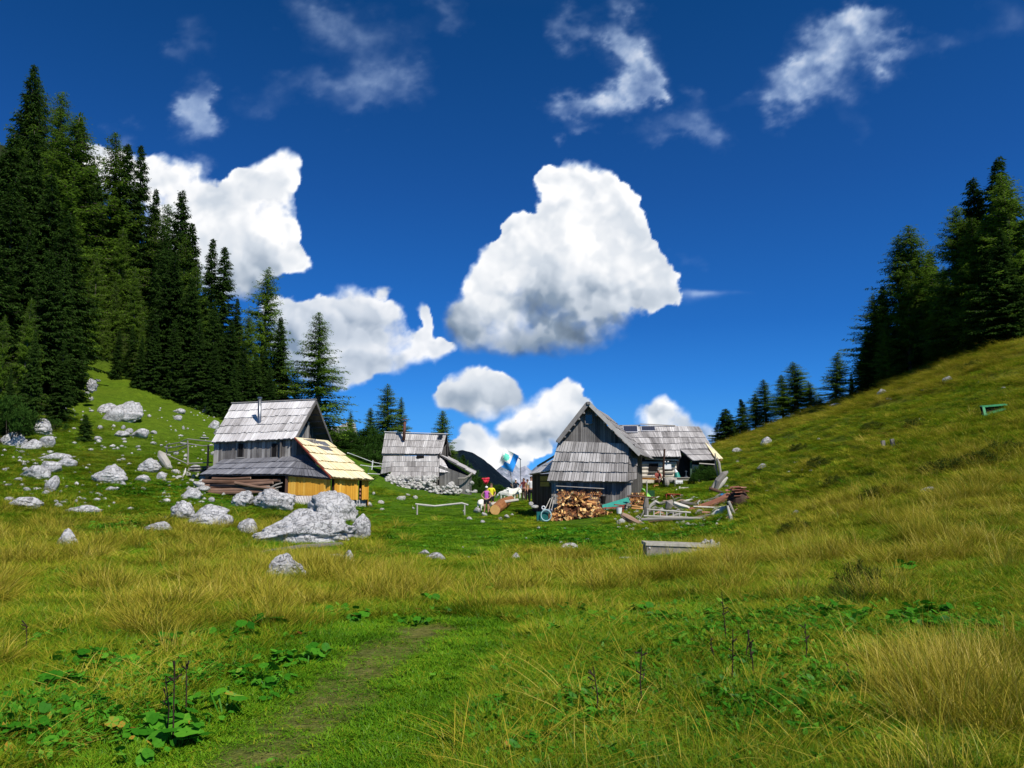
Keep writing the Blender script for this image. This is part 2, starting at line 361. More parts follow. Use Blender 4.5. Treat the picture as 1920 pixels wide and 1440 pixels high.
# ---------------------------------------------------------------- materials
def nodes(name):
    m = bpy.data.materials.new(name); m.use_nodes = True; t = m.node_tree; t.nodes.clear()
    return m, t, t.nodes, t.links
def N(ns, kind, **kw):
    n = ns.new(kind)
    for k, v in kw.items():
        if k.startswith('_'): setattr(n, k[1:], v)
        else: n.inputs[k.replace('__', ' ')].default_value = v
    return n
def ramp(ns, stops, interp='LINEAR'):
    r = ns.new('ShaderNodeValToRGB'); r.color_ramp.interpolation = interp; e = r.color_ramp.elements
    while len(e) < len(stops): e.new(.5)
    for x, (p, c) in zip(e, stops): x.position = p; x.color = (*c, 1)
    return r
def attr(ns, name): return N(ns, 'ShaderNodeAttribute', _attribute_name=name)
def mixc(ns, ls, a, b, fac, mode='MIX'):
    m = ns.new('ShaderNodeMix'); m.data_type = 'RGBA'; m.blend_type = mode
    for k, v in ((6, a), (7, b), (0, fac)):
        if hasattr(v, 'links') or hasattr(v, 'is_linked'): ls.new(v, m.inputs[k])
        else: m.inputs[k].default_value = v if k == 0 else (*v, 1)
    return m.outputs[2]
def math_(ns, ls, op, a, b=None, c=None):
    m = ns.new('ShaderNodeMath'); m.operation = op
    for i, v in enumerate((a, b, c)):
        if v is None: continue
        if hasattr(v, 'is_linked'): ls.new(v, m.inputs[i])
        else: m.inputs[i].default_value = v
    return m.outputs[0]
def bsdf_out(ns, ls, color, rough=.8, bump=None, bstr=.3, bdist=.02, spec=.3, metal=0):
    b = N(ns, 'ShaderNodeBsdfPrincipled', Roughness=rough, Metallic=metal); b.inputs['Specular IOR Level'].default_value = spec
    if hasattr(color, 'is_linked'): ls.new(color, b.inputs['Base Color'])
    else: b.inputs['Base Color'].default_value = (*color, 1)
    if bump is not None:
        bp = N(ns, 'ShaderNodeBump', Strength=bstr, Distance=bdist); ls.new(bump, bp.inputs['Height']); ls.new(bp.outputs[0], b.inputs['Normal'])
    o = ns.new('ShaderNodeOutputMaterial'); ls.new(b.outputs[0], o.inputs[0]); return b
def wood(name, stops, streak=.5, rough=.75, stain=None):
    """boards: a tone of its own per board, grain along the board, weather blotches"""
    m, t, ns, ls = nodes(name)
    tn = attr(ns, 'tone'); uv = ns.new('ShaderNodeTexCoord')
    mp = N(ns, 'ShaderNodeMapping', Scale=(34, 1.6, 1)); ls.new(uv.outputs['UV'], mp.inputs[0])
    n1 = N(ns, 'ShaderNodeTexNoise', Scale=1, Detail=5, Roughness=.65); ls.new(mp.outputs[0], n1.inputs['Vector'])
    n2 = N(ns, 'ShaderNodeTexNoise', Scale=1.1, Detail=4, Roughness=.6); ls.new(uv.outputs['Object'], n2.inputs['Vector'])
    v = math_(ns, ls, 'MULTIPLY_ADD', n1.outputs[0], streak, math_(ns, ls, 'SUBTRACT', tn.outputs['Fac'], streak * .5))
    v = math_(ns, ls, 'MULTIPLY_ADD', n2.outputs[0], .5, math_(ns, ls, 'SUBTRACT', v, .25))
    r = ramp(ns, stops); ls.new(v, r.inputs[0])
    bsdf_out(ns, ls, r.outputs[0], rough, n1.outputs[0], .4, .01, .25)
    return m
def plain(name, c, rough=.7, var=.25, scale=6, metal=0, spec=.3, bump=.0):
    m, t, ns, ls = nodes(name)
    uv = ns.new('ShaderNodeTexCoord'); n = N(ns, 'ShaderNodeTexNoise', Scale=scale, Detail=5, Roughness=.6); ls.new(uv.outputs['Object'], n.inputs['Vector'])
    a = tuple(x * (1 - var) for x in c); b = tuple(min(1, x * (1 + var)) for x in c)
    r = ramp(ns, [(.3, a), (.7, b)]); ls.new(n.outputs[0], r.inputs[0])
    bsdf_out(ns, ls, r.outputs[0], rough, n.outputs[0] if bump else None, bump, .02, spec, metal)
    return m
GREY = wood('grey shingles', [(0, (.045, .042, .045)), (.35, (.20, .185, .175)), (.7, (.42, .395, .375)), (1, (.68, .65, .62))])
PALE = wood('pale shingles', [(0, (.10, .095, .095)), (.35, (.36, .335, .32)), (.7, (.60, .57, .55)), (1, (.80, .77, .75))], .6)
SLATE = wood('dark grey shingles', [(0, (.05, .05, .055)), (.4, (.14, .14, .155)), (.8, (.24, .24, .26)), (1, (.36, .36, .38))])
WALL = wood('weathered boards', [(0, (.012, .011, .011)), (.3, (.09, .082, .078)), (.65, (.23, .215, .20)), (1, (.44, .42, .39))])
DARKWALL = wood('shade dark boards', [(0, (.008, .007, .007)), (.5, (.035, .033, .034)), (1, (.11, .10, .10))])  # the dark of unlit walls is put into the board colour
NEWROOF = wood('fresh larch shingles', [(0, (.45, .26, .09)), (.25, (.70, .46, .17)), (.5, (.86, .70, .38)), (1, (.94, .86, .60))], .3)
ORANGE = wood('oiled larch boards', [(0, (.05, .02, .004)), (.3, (.50, .22, .02)), (.7, (.74, .37, .04)), (1, (.85, .50, .09))], .35)
BROWN = wood('brown log bark', [(0, (.03, .015, .01)), (.4, (.13, .07, .045)), (.75, (.26, .16, .11)), (1, (.42, .30, .22))], .5)
REDLOG = wood('red brown bark', [(0, (.05, .015, .01)), (.4, (.22, .08, .045)), (.75, (.36, .16, .10)), (1, (.50, .30, .2))], .5)
DRIFT = wood('bleached wood', [(0, (.07, .06, .052)), (.4, (.22, .20, .175)), (.75, (.40, .37, .32)), (1, (.66, .63, .56))], .5)
SPLIT = wood('split firewood', [(0, (.05, .022, .012)), (.3, (.20, .075, .03)), (.55, (.42, .18, .06)), (.8, (.74, .42, .14)), (1, (.88, .66, .32))], .3)
BARK = wood('tree bark', [(0, (.02, .016, .012)), (.5, (.08, .065, .05)), (1, (.20, .17, .14))], .5)
LARCHBARK = wood('larch bark', [(0, (.04, .03, .024)), (.5, (.14, .11, .09)), (1, (.30, .26, .22))], .5)
METAL = plain('stove pipe', (.22, .23, .24), .35, .3, 8, .8)
RUST = plain('rusty pipe', (.13, .06, .045), .7, .4, 8, .3)
DARK = plain('dark interior', (.006, .005, .005), .9, .2)  # near-black stands in for the shade inside openings; the black bucket shares it
WHITE = plain('white cloth', (.78, .78, .76), .8, .08)
LIME = plain('lime cloth', (.34, .75, .16), .8, .1)
TEAL = plain('teal plastic', (.04, .28, .22), .45, .15)
TEALD = plain('dark teal cloth', (.01, .12, .11), .6, .3)
BLUE = plain('blue plastic', (.03, .28, .62), .4, .2)
RED = plain('red cloth', (.62, .03, .06), .7, .2)
REDPAINT = plain('red painted wood', (.34, .06, .03), .6, .35)
GREENP = plain('green paint', (.05, .26, .10), .5, .3)
GREEND = plain('dark green crate', (.012, .07, .02), .6, .3)
PLASTER = plain('whitewashed logs', (.62, .56, .46), .85, .22, 3)
WOOL = plain('white wool', (.84, .82, .74), .95, .1, 20)
SKIN = plain('skin', (.55, .30, .20), .6, .08)
SKIN2 = plain('sun tanned skin', (.48, .22, .14), .6, .08)
def glassy(name, c, rough=.15):
    m, t, ns, ls = nodes(name); b = bsdf_out(ns, ls, c, rough, spec=.6); return m
PANE = glassy('window pane', (.01, .012, .015))
def rock_mat(name, lo=(.22, .215, .215), hi=(.68, .665, .65)):
    m, t, ns, ls = nodes(name); tc = ns.new('ShaderNodeTexCoord')
    oi = ns.new('ShaderNodeObjectInfo')
    ad = ns.new('ShaderNodeVectorMath'); ad.operation = 'ADD'; ls.new(tc.outputs['Object'], ad.inputs[0]); ls.new(oi.outputs['Random'], ad.inputs[1])
    a = N(ns, 'ShaderNodeTexNoise', Scale=2.2, Detail=9, Roughness=.68); ls.new(ad.outputs[0], a.inputs['Vector'])
    c = N(ns, 'ShaderNodeTexVoronoi', Scale=2.6, _feature='DISTANCE_TO_EDGE'); 
    wv = N(ns, 'ShaderNodeTexNoise', Scale=1.6, Detail=4); ls.new(ad.outputs[0], wv.inputs['Vector'])
    mx = ns.new('ShaderNodeVectorMath'); mx.operation = 'MULTIPLY_ADD'; ls.new(wv.outputs['Color'], mx.inputs[0]); mx.inputs[1].default_value = (1.6, 1.6, 1.6); ls.new(ad.outputs[0], mx.inputs[2])
    ls.new(mx.outputs[0], c.inputs['Vector'])
    b = N(ns, 'ShaderNodeTexNoise', Scale=14, Detail=7, Roughness=.7); ls.new(ad.outputs[0], b.inputs['Vector'])
    r = ramp(ns, [(.30, lo), (.48, tuple(x * .82 for x in hi)), (.66, hi), (.8, tuple(min(1, x * 1.14) for x in hi))]); ls.new(a.outputs[0], r.inputs[0])
    r2 = ramp(ns, [(.3, (.55, .55, .56)), (.62, (1, 1, 1))]); ls.new(b.outputs[0], r2.inputs[0])
    col = mixc(ns, ls, r.outputs[0], r2.outputs[0], .7, 'MULTIPLY')
    cr = ramp(ns, [(.0, (.14, .135, .13)), (.05, (1, 1, 1))]); ls.new(c.outputs['Distance'], cr.inputs[0])
    col = mixc(ns, ls, col, cr.outputs[0], .75, 'MULTIPLY')
    hgt = math_(ns, ls, 'ADD', math_(ns, ls, 'MULTIPLY', b.outputs[0], .5), math_(ns, ls, 'MULTIPLY', math_(ns, ls, 'MINIMUM', c.outputs['Distance'], .08), 6))
    bsdf_out(ns, ls, col, .9, math_(ns, ls, 'ADD', hgt, a.outputs[0]), .7, .10, .2)
    return m
ROCK = rock_mat('limestone')
ROCKW = rock_mat('bright limestone', (.40, .38, .35), (.76, .74, .69))
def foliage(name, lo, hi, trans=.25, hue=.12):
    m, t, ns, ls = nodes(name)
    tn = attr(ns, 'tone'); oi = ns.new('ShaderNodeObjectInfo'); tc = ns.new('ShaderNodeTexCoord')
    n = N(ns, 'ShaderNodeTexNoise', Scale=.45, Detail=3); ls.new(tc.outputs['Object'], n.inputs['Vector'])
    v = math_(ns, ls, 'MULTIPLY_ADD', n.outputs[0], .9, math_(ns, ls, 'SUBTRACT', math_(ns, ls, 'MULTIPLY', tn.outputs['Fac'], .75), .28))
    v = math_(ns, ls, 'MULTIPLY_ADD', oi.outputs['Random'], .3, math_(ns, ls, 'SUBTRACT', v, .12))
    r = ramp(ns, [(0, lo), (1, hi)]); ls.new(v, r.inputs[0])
    d = N(ns, 'ShaderNodeBsdfDiffuse', Roughness=.6); ls.new(r.outputs[0], d.inputs[0])
    tr = ns.new('ShaderNodeBsdfTranslucent'); ls.new(r.outputs[0], tr.inputs[0])
    mx = N(ns, 'ShaderNodeMixShader', Fac=trans); ls.new(d.outputs[0], mx.inputs[1]); ls.new(tr.outputs[0], mx.inputs[2])
    o = ns.new('ShaderNodeOutputMaterial'); ls.new(mx.outputs[0], o.inputs[0]); return m
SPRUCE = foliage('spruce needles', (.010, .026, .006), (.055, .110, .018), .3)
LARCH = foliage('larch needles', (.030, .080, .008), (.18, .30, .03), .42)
HEATH = foliage('heath tufts', (.025, .045, .008), (.13, .16, .025), .3)
PINE = foliage('mountain pine needles', (.014, .042, .008), (.060, .130, .020), .3)
# ---------------------------------------------------------------- the ground
def seg_d(px, py, pts):
    """distance to a polyline whose points carry a width; returns min(d/width)"""
    best = np.full(np.shape(px), 99.0)
    for (x0, y0, w0), (x1, y1, w1) in zip(pts[:-1], pts[1:]):
        dx, dy = x1 - x0, y1 - y0; t = np.clip(((px - x0) * dx + (py - y0) * dy) / (dx * dx + dy * dy), 0, 1)
        d = np.hypot(px - x0 - t * dx, py - y0 - t * dy) / (w0 + (w1 - w0) * t); best = np.minimum(best, d)
    return best
def wpts(L): return [G(*p[:2]) for p in L]
def wline(L):
    """a track on the ground: points and half widths in metres"""
    out = []
    for (px, py, w) in L:
        g = G(px, py); out.append((g.x, g.y, w))
    return out
TRACK = wline([(360, 1500, .36), (480, 1425, .36), (550, 1370, .36), (620, 1310, .35), (700, 1245, .36), (800, 1182, .40)])
TRACK2 = wline([(770, 1190, .3), (850, 1120, .5), (900, 1050, .6), (900, 1000, .7)])
def blobs(px, py, L):
    f = np.zeros(np.shape(px))
    for (cx, cy, rx, ry, w) in L: f = np.maximum(f, w * np.exp(-(((px - cx) / rx) ** 2 + ((py - cy) / ry) ** 2)))
    return f
DRYB = [(90, 1130, 260, 110, 1), (330, 1110, 220, 70, .95), (560, 1110, 200, 45, .9), (700, 1110, 110, 40, .7), (420, 998, 200, 20, .9), (60, 1000, 110, 40, .8), (300, 1065, 100, 16, .8),
        (110, 1210, 160, 60, .9), (1060, 1110, 110, 50, .7), (1270, 1100, 130, 40, .6), (1500, 1070, 220, 60, 1), (1700, 1030, 200, 70, 1), (1860, 980, 160, 90, 1),
        (1800, 1290, 230, 140, .55), (1640, 1240, 120, 60, .6), (1040, 1048, 60, 14, 1), (1880, 700, 90, 26, .6), (1750, 860, 200, 30, .45), (1650, 930, 160, 30, .6), (1890, 900, 80, 50, .7),
        (200, 990, 70, 14, .7), (150, 870, 90, 20, .4), (1350, 1330, 260, 60, .25), (830, 1150, 50, 50, .6), (560, 1190, 120, 24, .7), (230, 1370, 80, 50, .5), (1000, 1330, 130, 60, .3)]
CREST = [(1335, 838, 12), (1450, 800, 16), (1600, 752, 18), (1750, 706, 20), (1920, 640, 22)]
def masks(X, Y, Z):
    px, py = proj(X, Y, Z)
    px = px + 60 * (fbm(X / 1.7, Y / 1.7, 3, 71) - .5); py = py + 30 * (fbm(X / 1.9, Y / 1.9, 3, 72) - .5)
    dry = blobs(px, py, DRYB); dry = np.maximum(dry, .95 * np.exp(-seg_d(px, py, CREST) ** 2))
    nz = fbm(X / 1.3, Y / 1.3, 4, 73)
    dry = np.clip(dry * .88 * (.15 + 1.45 * nz), 0, 1) + sstep(.52, .72, fbm(X / 5, Y / 5, 3, 74)) * .35 * sstep(.15, .35, X / np.maximum(Y, 1)) * sstep(15, 30, Y)
    tr = np.exp(-seg_d(X, Y, TRACK) ** 2 * 1.1); tr2 = .25 * np.exp(-seg_d(X, Y, TRACK2) ** 2)
    tr = np.maximum(tr, tr2) * (.35 + 1.1 * fbm(X / .30, Y / .30, 4, 75))
    return np.clip(dry, 0, 1), np.clip(tr, 0, 1)
def ground_mat():
    m, t, ns, ls = nodes('meadow ground'); tc = ns.new('ShaderNodeTexCoord')
    def nz(s, d=5, r=.6):
        n = N(ns, 'ShaderNodeTexNoise', Scale=s, Detail=d, Roughness=r); ls.new(tc.outputs['Object'], n.inputs['Vector']); return n.outputs[0]
    big, mid, fin = nz(.22), nz(1.7, 6, .65), nz(9, 6, .75)
    g = ramp(ns, [(.28, (.04, .10, .004)), (.5, (.095, .20, .007)), (.72, (.16, .28, .013))]); ls.new(mid, g.inputs[0])
    g2 = ramp(ns, [(.35, (.42, .5, .4)), (.62, (1.15, 1.1, 1))]); ls.new(fin, g2.inputs[0])
    col = mixc(ns, ls, g.outputs[0], g2.outputs[0], .8, 'MULTIPLY')
    olive = ramp(ns, [(.3, (.075, .12, .006)), (.7, (.22, .26, .018))]); ls.new(fin, olive.inputs[0])
    col = mixc(ns, ls, col, olive.outputs[0], math_(ns, ls, 'MULTIPLY', attr(ns, 'hill').outputs['Fac'], math_(ns, ls, 'MULTIPLY_ADD', big, 1.4, -.1)))
    d = ramp(ns, [(.25, (.09, .085, .010)), (.5, (.23, .19, .022)), (.75, (.38, .30, .05))]); ls.new(fin, d.inputs[0])
    col = mixc(ns, ls, col, d.outputs[0], attr(ns, 'dry').outputs['Fac'])
    s = ramp(ns, [(.3, (.09, .11, .014)), (.5, (.22, .22, .045)), (.72, (.34, .32, .10))]); ls.new(fin, s.inputs[0])
    col = mixc(ns, ls, col, s.outputs[0], attr(ns, 'track').outputs['Fac'])
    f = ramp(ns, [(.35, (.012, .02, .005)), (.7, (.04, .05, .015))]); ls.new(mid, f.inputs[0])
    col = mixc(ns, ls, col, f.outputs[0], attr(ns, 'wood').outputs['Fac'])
    h = math_(ns, ls, 'ADD', fin, math_(ns, ls, 'MULTIPLY', mid, 2))
    bsdf_out(ns, ls, col, .95, h, .8, .25, .1); return m
def build_ground():
    az = np.concatenate([np.linspace(-math.pi, -.86, 60, endpoint=False), np.linspace(-.86, .86, 980), np.linspace(.86, math.pi, 61)[1:-1]])
    rr = np.concatenate([[.0], np.geomspace(.6, 430, 330), np.geomspace(470, 9000, 14)])
    A, Rr = np.meshgrid(az, rr); X = Rr * np.sin(A); Y = Rr * np.cos(A)
    Z = H(X, Y); Z = np.where(Rr > 430, Z * 1.0 - (Rr - 430) * .05 * (Y < 0) * 0 - 2, Z)
    na, nq = len(az), len(rr); V = np.stack([X, Y, Z], -1).reshape(-1, 3)
    i = np.arange(nq - 1)[:, None] * na; j = np.arange(na)[None, :]; j2 = (j + 1) % na
    F = np.stack([i + j, i + na + j, i + na + j2, i + j2], -1).reshape(-1, 4)[:, ::-1]
    dry, tr = masks(V[:, 0], V[:, 1], V[:, 2])
    U = V[:, 0] / np.maximum(V[:, 1], 1)
    hill = sstep(.2, .32, U) * sstep(14, 26, V[:, 1]) + .7 * sstep(-.32, -.42, U) * sstep(40, 60, V[:, 1])
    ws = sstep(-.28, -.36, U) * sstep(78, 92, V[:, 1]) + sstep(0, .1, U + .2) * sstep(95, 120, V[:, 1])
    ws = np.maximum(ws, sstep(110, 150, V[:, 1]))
    me = mesh_np('ground', V, F4=F, attrs={'dry': ('POINT', dry), 'track': ('POINT', tr), 'hill': ('POINT', np.clip(hill, 0, 1)), 'wood': ('POINT', np.clip(ws, 0, 1))}, smooth=True, mat=ground_mat())
    tag(link('ground', me), 'green alpine meadow with golden dry grass and a trodden track', 'ground', kind='structure')
build_ground()
# ---------------------------------------------------------------- sky with its clouds, far outside everything
def build_sky():
    na, ne = 1000, 560; az = np.linspace(R(-48), R(48), na); el = np.linspace(R(-3), R(47), ne)
    A, E = np.meshgrid(az, el); D = np.stack([np.sin(A) * np.cos(E), np.cos(A) * np.cos(E), np.sin(E)], -1)
    px, py = proj(D[..., 0], D[..., 1], D[..., 2] + CAM.z)
    a, l = cloud_fields(px, py); V = (D * 14000 + np.array([0, 0, 1.6])).reshape(-1, 3)
    i = np.arange(ne - 1)[:, None] * na; j = np.arange(na - 1)[None, :]
    F = np.stack([i + j, i + j + 1, i + na + j + 1, i + na + j], -1).reshape(-1, 4)
    keep = (a.reshape(-1)[F] > .004).any(1); F = F[keep]
    used = np.zeros(len(V), bool); used[F.ravel()] = True; remap = np.cumsum(used) - 1
    V = V[used]; F = remap[F]; a = a.reshape(-1)[used]; l = l.reshape(-1)[used]
    m, t, ns, ls = nodes('cloud light'); 
    lum = attr(ns, 'lum'); al = attr(ns, 'cover')
    r = ramp(ns, [(0, (.12, .17, .24)), (.35, (.26, .34, .45)), (.7, (.66, .72, .80)), (.92, (.97, .98, 1)), (1, (1.06, 1.06, 1.06))]); ls.new(lum.outputs['Fac'], r.inputs[0])
    e = N(ns, 'ShaderNodeEmission', Strength=1.0); thin = ramp(ns, [(.0, (.42, .62, .98)), (.45, (.60, .76, 1.0)), (.95, (1, 1, 1))]); ls.new(al.outputs['Fac'], thin.inputs[0]); ls.new(mixc(ns, ls, r.outputs[0], thin.outputs[0], 1.0, 'MULTIPLY'), e.inputs[0]); tr = ns.new('ShaderNodeBsdfTransparent')
    mx = ns.new('ShaderNodeMixShader'); ls.new(al.outputs['Fac'], mx.inputs[0]); ls.new(tr.outputs[0], mx.inputs[1]); ls.new(e.outputs[0], mx.inputs[2])
    o = ns.new('ShaderNodeOutputMaterial'); ls.new(mx.outputs[0], o.inputs[0])
    try: m.cycles.emission_sampling = 'NONE'
    except Exception: pass
    me = mesh_np('sky', V, F4=F, attrs={'cover': ('POINT', a), 'lum': ('POINT', np.clip(l, 0, 1.1) / 1.1)}, smooth=True, mat=m)
    tag(link('sky', me), 'white cumulus clouds and thin wisps over a deep blue sky', 'sky', kind='structure')
build_sky()
# ---------------------------------------------------------------- far mountains
def mountain(name, label, crest, Y0, depth, mat, rough, seed, base=1050, steps=60):
    """a range: its crest line seen at distance Y0, falling towards the camera"""
    n = 260; xs = np.linspace(crest[0][0], crest[-1][0], n); ys = np.interp(xs, [c[0] for c in crest], [c[1] for c in crest])
    V = []
    for k in range(steps):
        t = k / (steps - 1); Y = Y0 - depth * t
        X = (xs - 960) / F_PX * Y0 * 1.005; top = np.array([zof(y, Y0) for y in ys]); bot = zof(base, Y0)
        prof = 1 - t ** .85
        z = bot + (top - bot) * prof + rough * ((1 - np.abs(2 * fbm(X / (rough * 4), np.full(n, Y) / (rough * 4), 6, seed, .55) - 1)) - .8) * (.35 + 1.6 * t ** .5) 
        V.append(np.stack([X, np.full(n, Y), z], -1))
    V.append(np.stack([X, np.full(n, Y0 + depth * .4), np.full(n, bot)], -1)) ; V = [V[-1]] + V[:-1]
    V = np.array(V).reshape(-1, 3); m_ = steps + 1
    i = np.arange(m_ - 1)[:, None] * n; j = np.arange(n - 1)[None, :]
    F = np.stack([i + j, i + n + j, i + n + j + 1, i + j + 1], -1).reshape(-1, 4)
    tag(link(name, mesh_np(name, V, F4=F, smooth=False, mat=mat)), label, 'mountain', kind='structure')
def far_mat(name, stops, s):
    m, t, ns, ls = nodes(name); tc = ns.new('ShaderNodeTexCoord')
    n = N(ns, 'ShaderNodeTexNoise', Scale=s, Detail=9, Roughness=.7); ls.new(tc.outputs['Object'], n.inputs['Vector'])
    r = ramp(ns, stops); ls.new(n.outputs[0], r.inputs[0]); bsdf_out(ns, ls, r.outputs[0], 1, n.outputs[0], 1, 12, .05); return m
FOREST_FAR = far_mat('distant dark forest', [(.35, (.003, .007, .014)), (.6, (.006, .014, .022)), (.75, (.012, .024, .03))], .03)  # blue shade of the far flank is put into the forest colour
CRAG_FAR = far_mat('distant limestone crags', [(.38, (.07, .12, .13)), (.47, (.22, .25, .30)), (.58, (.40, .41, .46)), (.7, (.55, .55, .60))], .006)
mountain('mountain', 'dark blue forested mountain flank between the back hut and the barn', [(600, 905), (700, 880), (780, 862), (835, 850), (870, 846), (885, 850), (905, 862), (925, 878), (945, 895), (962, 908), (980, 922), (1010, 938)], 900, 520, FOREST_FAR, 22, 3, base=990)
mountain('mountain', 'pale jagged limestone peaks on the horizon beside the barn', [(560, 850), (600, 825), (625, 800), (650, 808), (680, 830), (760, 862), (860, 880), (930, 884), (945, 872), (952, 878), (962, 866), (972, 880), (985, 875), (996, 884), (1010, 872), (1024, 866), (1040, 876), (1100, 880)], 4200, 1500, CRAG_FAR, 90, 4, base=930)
# ---------------------------------------------------------------- conifers
def sprays(P0, D, L, Wd, tone, droop=.35):
    """one thin leaf-shaped face per spray: base point, direction, length, width"""
    n = len(P0); up = nr.normal(size=(n, 3)) * .55 + np.array([0, 0, 1.0])
    D = D / np.linalg.norm(D, axis=1)[:, None]; S = np.cross(D, up); S /= np.linalg.norm(S, axis=1)[:, None] + 1e-9
    tip = P0 + D * L[:, None]; tip[:, 2] -= L * droop * nr.rand(n); mid = P0 + D * (L * .45)[:, None]
    V = np.stack([P0, mid + S * (Wd * .5)[:, None], tip, mid - S * (Wd * .5)[:, None]], 1).reshape(-1, 3)
    return V, np.arange(n * 4).reshape(n, 4), tone
def tree_meshes(kind, Ht, Rb, seed, dens=1.0, gap=.1, lean=0, low=.04, shape=.85, trunk_r=.22):
    global nr
    nr = np.random.RandomState(seed); r2 = random.Random(seed); larch = kind == 'larch'
    PV, PF, PT = [], [], []; tr = MB(); nv = 0
    bx = [r2.uniform(-.15, .15) * Ht * .04 for _ in range(8)]; by = [r2.uniform(-.15, .15) * Ht * .04 for _ in range(8)]
    def axis(t): k = t * 6.99; i = int(k); f = k - i; return lerp(bx[i], bx[i + 1], f) + lean * t * t, lerp(by[i], by[i + 1], f)
    tr.tube([Vector((*axis(i / 12), i / 12 * Ht)) - Vector((0, 0, .6 if i == 0 else 0)) for i in range(13)], [max(.012, trunk_r * (1 - i / 12.3) ** .9) for i in range(13)], 8, .5, .15)
    z = low * Ht; lob = [r2.uniform(.72, 1.2) for _ in range(9)]
    while z < Ht * .985:
        t = z / Ht; nb = r2.randint(5, 8) if not larch else r2.randint(5, 7)
        env = Rb * ((1 - t) ** shape) * (1 - .35 * max(0, .16 - t) / .16) + .10
        env *= .8 + .4 * fbm(np.array([t * 7.0 + seed]), np.array([seed * 1.7]), 2, 3)[0]
        for b in range(nb):
            if r2.random() < gap * (1.4 - t): continue
            a = r2.uniform(0, 2 * math.pi); zb = z + r2.uniform(-.22, .22); sector = lob[int(a / (2 * math.pi) * 8.99)]
            L = env * r2.uniform(.55, 1.12) * sector
            if r2.random() < .05: L *= 1.25
            cx, cy = axis(t); da = np.array([math.cos(a), math.sin(a), 0])
            rise = r2.uniform(.0, .25) + .45 * t ** 2 if not larch else r2.uniform(.05, .35) + .2 * t; sagk = (.42 if not larch else .30) * (1 - .6 * t)
            def bp(s): 
                return np.array([cx, cy, zb]) + da * (L * s) + np.array([0, 0, 1.0]) * (L * (rise * s - sagk * s * s * 1.5 + (.22 * s ** 4 if not larch else .12 * s ** 4)))
            if L > .5:
                pts = [Vector(bp(s)) for s in (0, .35, .7, .96)]; br = .012 + .018 * L / 2
                tr.tube(pts, [br * 1.3, br, br * .6, br * .25], 3, .35)
            step = .085 if not larch else .10
            m = max(3, int(L / step * dens)); s = (np.arange(m) + nr.rand(m)) / m
            s = (.08 if not larch else .06) + .92 * s; pts = np.array([bp(x) for x in s]); k = 3 if not larch else 3
            pts = np.repeat(pts, k, 0); ss = np.repeat(s, k); n_ = len(pts)
            side = np.where(nr.rand(n_) < .5, -1, 1); perp = np.array([-da[1], da[0], 0])
            if larch:
                D = da[None] * nr.uniform(.1, 1, (n_, 1)) + perp[None] * (side * nr.uniform(.3, 1.2, n_))[:, None] + np.array([0, 0, 1])[None] * nr.uniform(-.75, .45, (n_, 1))
                ln = nr.uniform(.12, .34, n_) * (1.1 - .4 * ss) * min(1.3, .6 + L * .3); wd = ln * nr.uniform(.20, .42, n_); dr = .6
                pts = pts + nr.normal(size=(n_, 3)) * .09
            else:
                D = da[None] * nr.uniform(.4, 1.1, (n_, 1)) + perp[None] * (side * nr.uniform(.2, 1.1, n_))[:, None] + np.array([0, 0, 1])[None] * nr.uniform(-.9, .25, (n_, 1))
                ln = nr.uniform(.18, .48, n_) * (1.15 - .5 * ss) * min(1.25, .55 + L * .35); wd = ln * nr.uniform(.28, .48, n_); dr = .7; pts = pts + nr.normal(size=(n_, 3)) * .05
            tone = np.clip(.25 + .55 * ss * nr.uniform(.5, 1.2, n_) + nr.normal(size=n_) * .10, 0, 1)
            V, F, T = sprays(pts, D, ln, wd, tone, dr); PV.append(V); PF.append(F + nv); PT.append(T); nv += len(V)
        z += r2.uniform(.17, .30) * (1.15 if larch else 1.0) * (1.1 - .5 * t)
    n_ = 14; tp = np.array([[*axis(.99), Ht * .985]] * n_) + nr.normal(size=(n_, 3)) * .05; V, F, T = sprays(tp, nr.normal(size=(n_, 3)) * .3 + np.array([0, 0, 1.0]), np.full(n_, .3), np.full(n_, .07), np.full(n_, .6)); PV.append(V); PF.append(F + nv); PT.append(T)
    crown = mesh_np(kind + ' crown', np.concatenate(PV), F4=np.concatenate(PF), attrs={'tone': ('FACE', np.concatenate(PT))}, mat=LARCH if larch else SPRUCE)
    trunk = tr.mesh(kind + ' trunk', LARCHBARK if larch else BARK, smooth=True)
    return trunk, crown
SPR = [tree_meshes('spruce', 20, 3.3, 101, 1.0, .08), tree_meshes('spruce', 20, 2.7, 102, 1.0, .12, .2), tree_meshes('spruce', 20, 3.8, 103, 1.0, .10, 0, .03, .95), tree_meshes('spruce', 20, 1.9, 104, 1.0, .16, -.2, .05, .8)]
LAR = [tree_meshes('larch', 18, 3.6, 201, 1.25, .08, .3, .08, .75), tree_meshes('larch', 18, 3.1, 202, 1.3, .12, -.3, .12, .6), tree_meshes('larch', 18, 4.2, 203, 1.3, .10, .2, .05, .8, .26)]
YOUNG = [tree_meshes('spruce', 6, 1.5, 301, 1.5, .06, 0, .03, .9, .08), tree_meshes('larch', 7, 2.0, 302, 1.6, .1, .1, .04, .8, .09)]
HTS = {'S': 20, 'L': 18, 'y': 6, 'l': 7}
_tp = {}
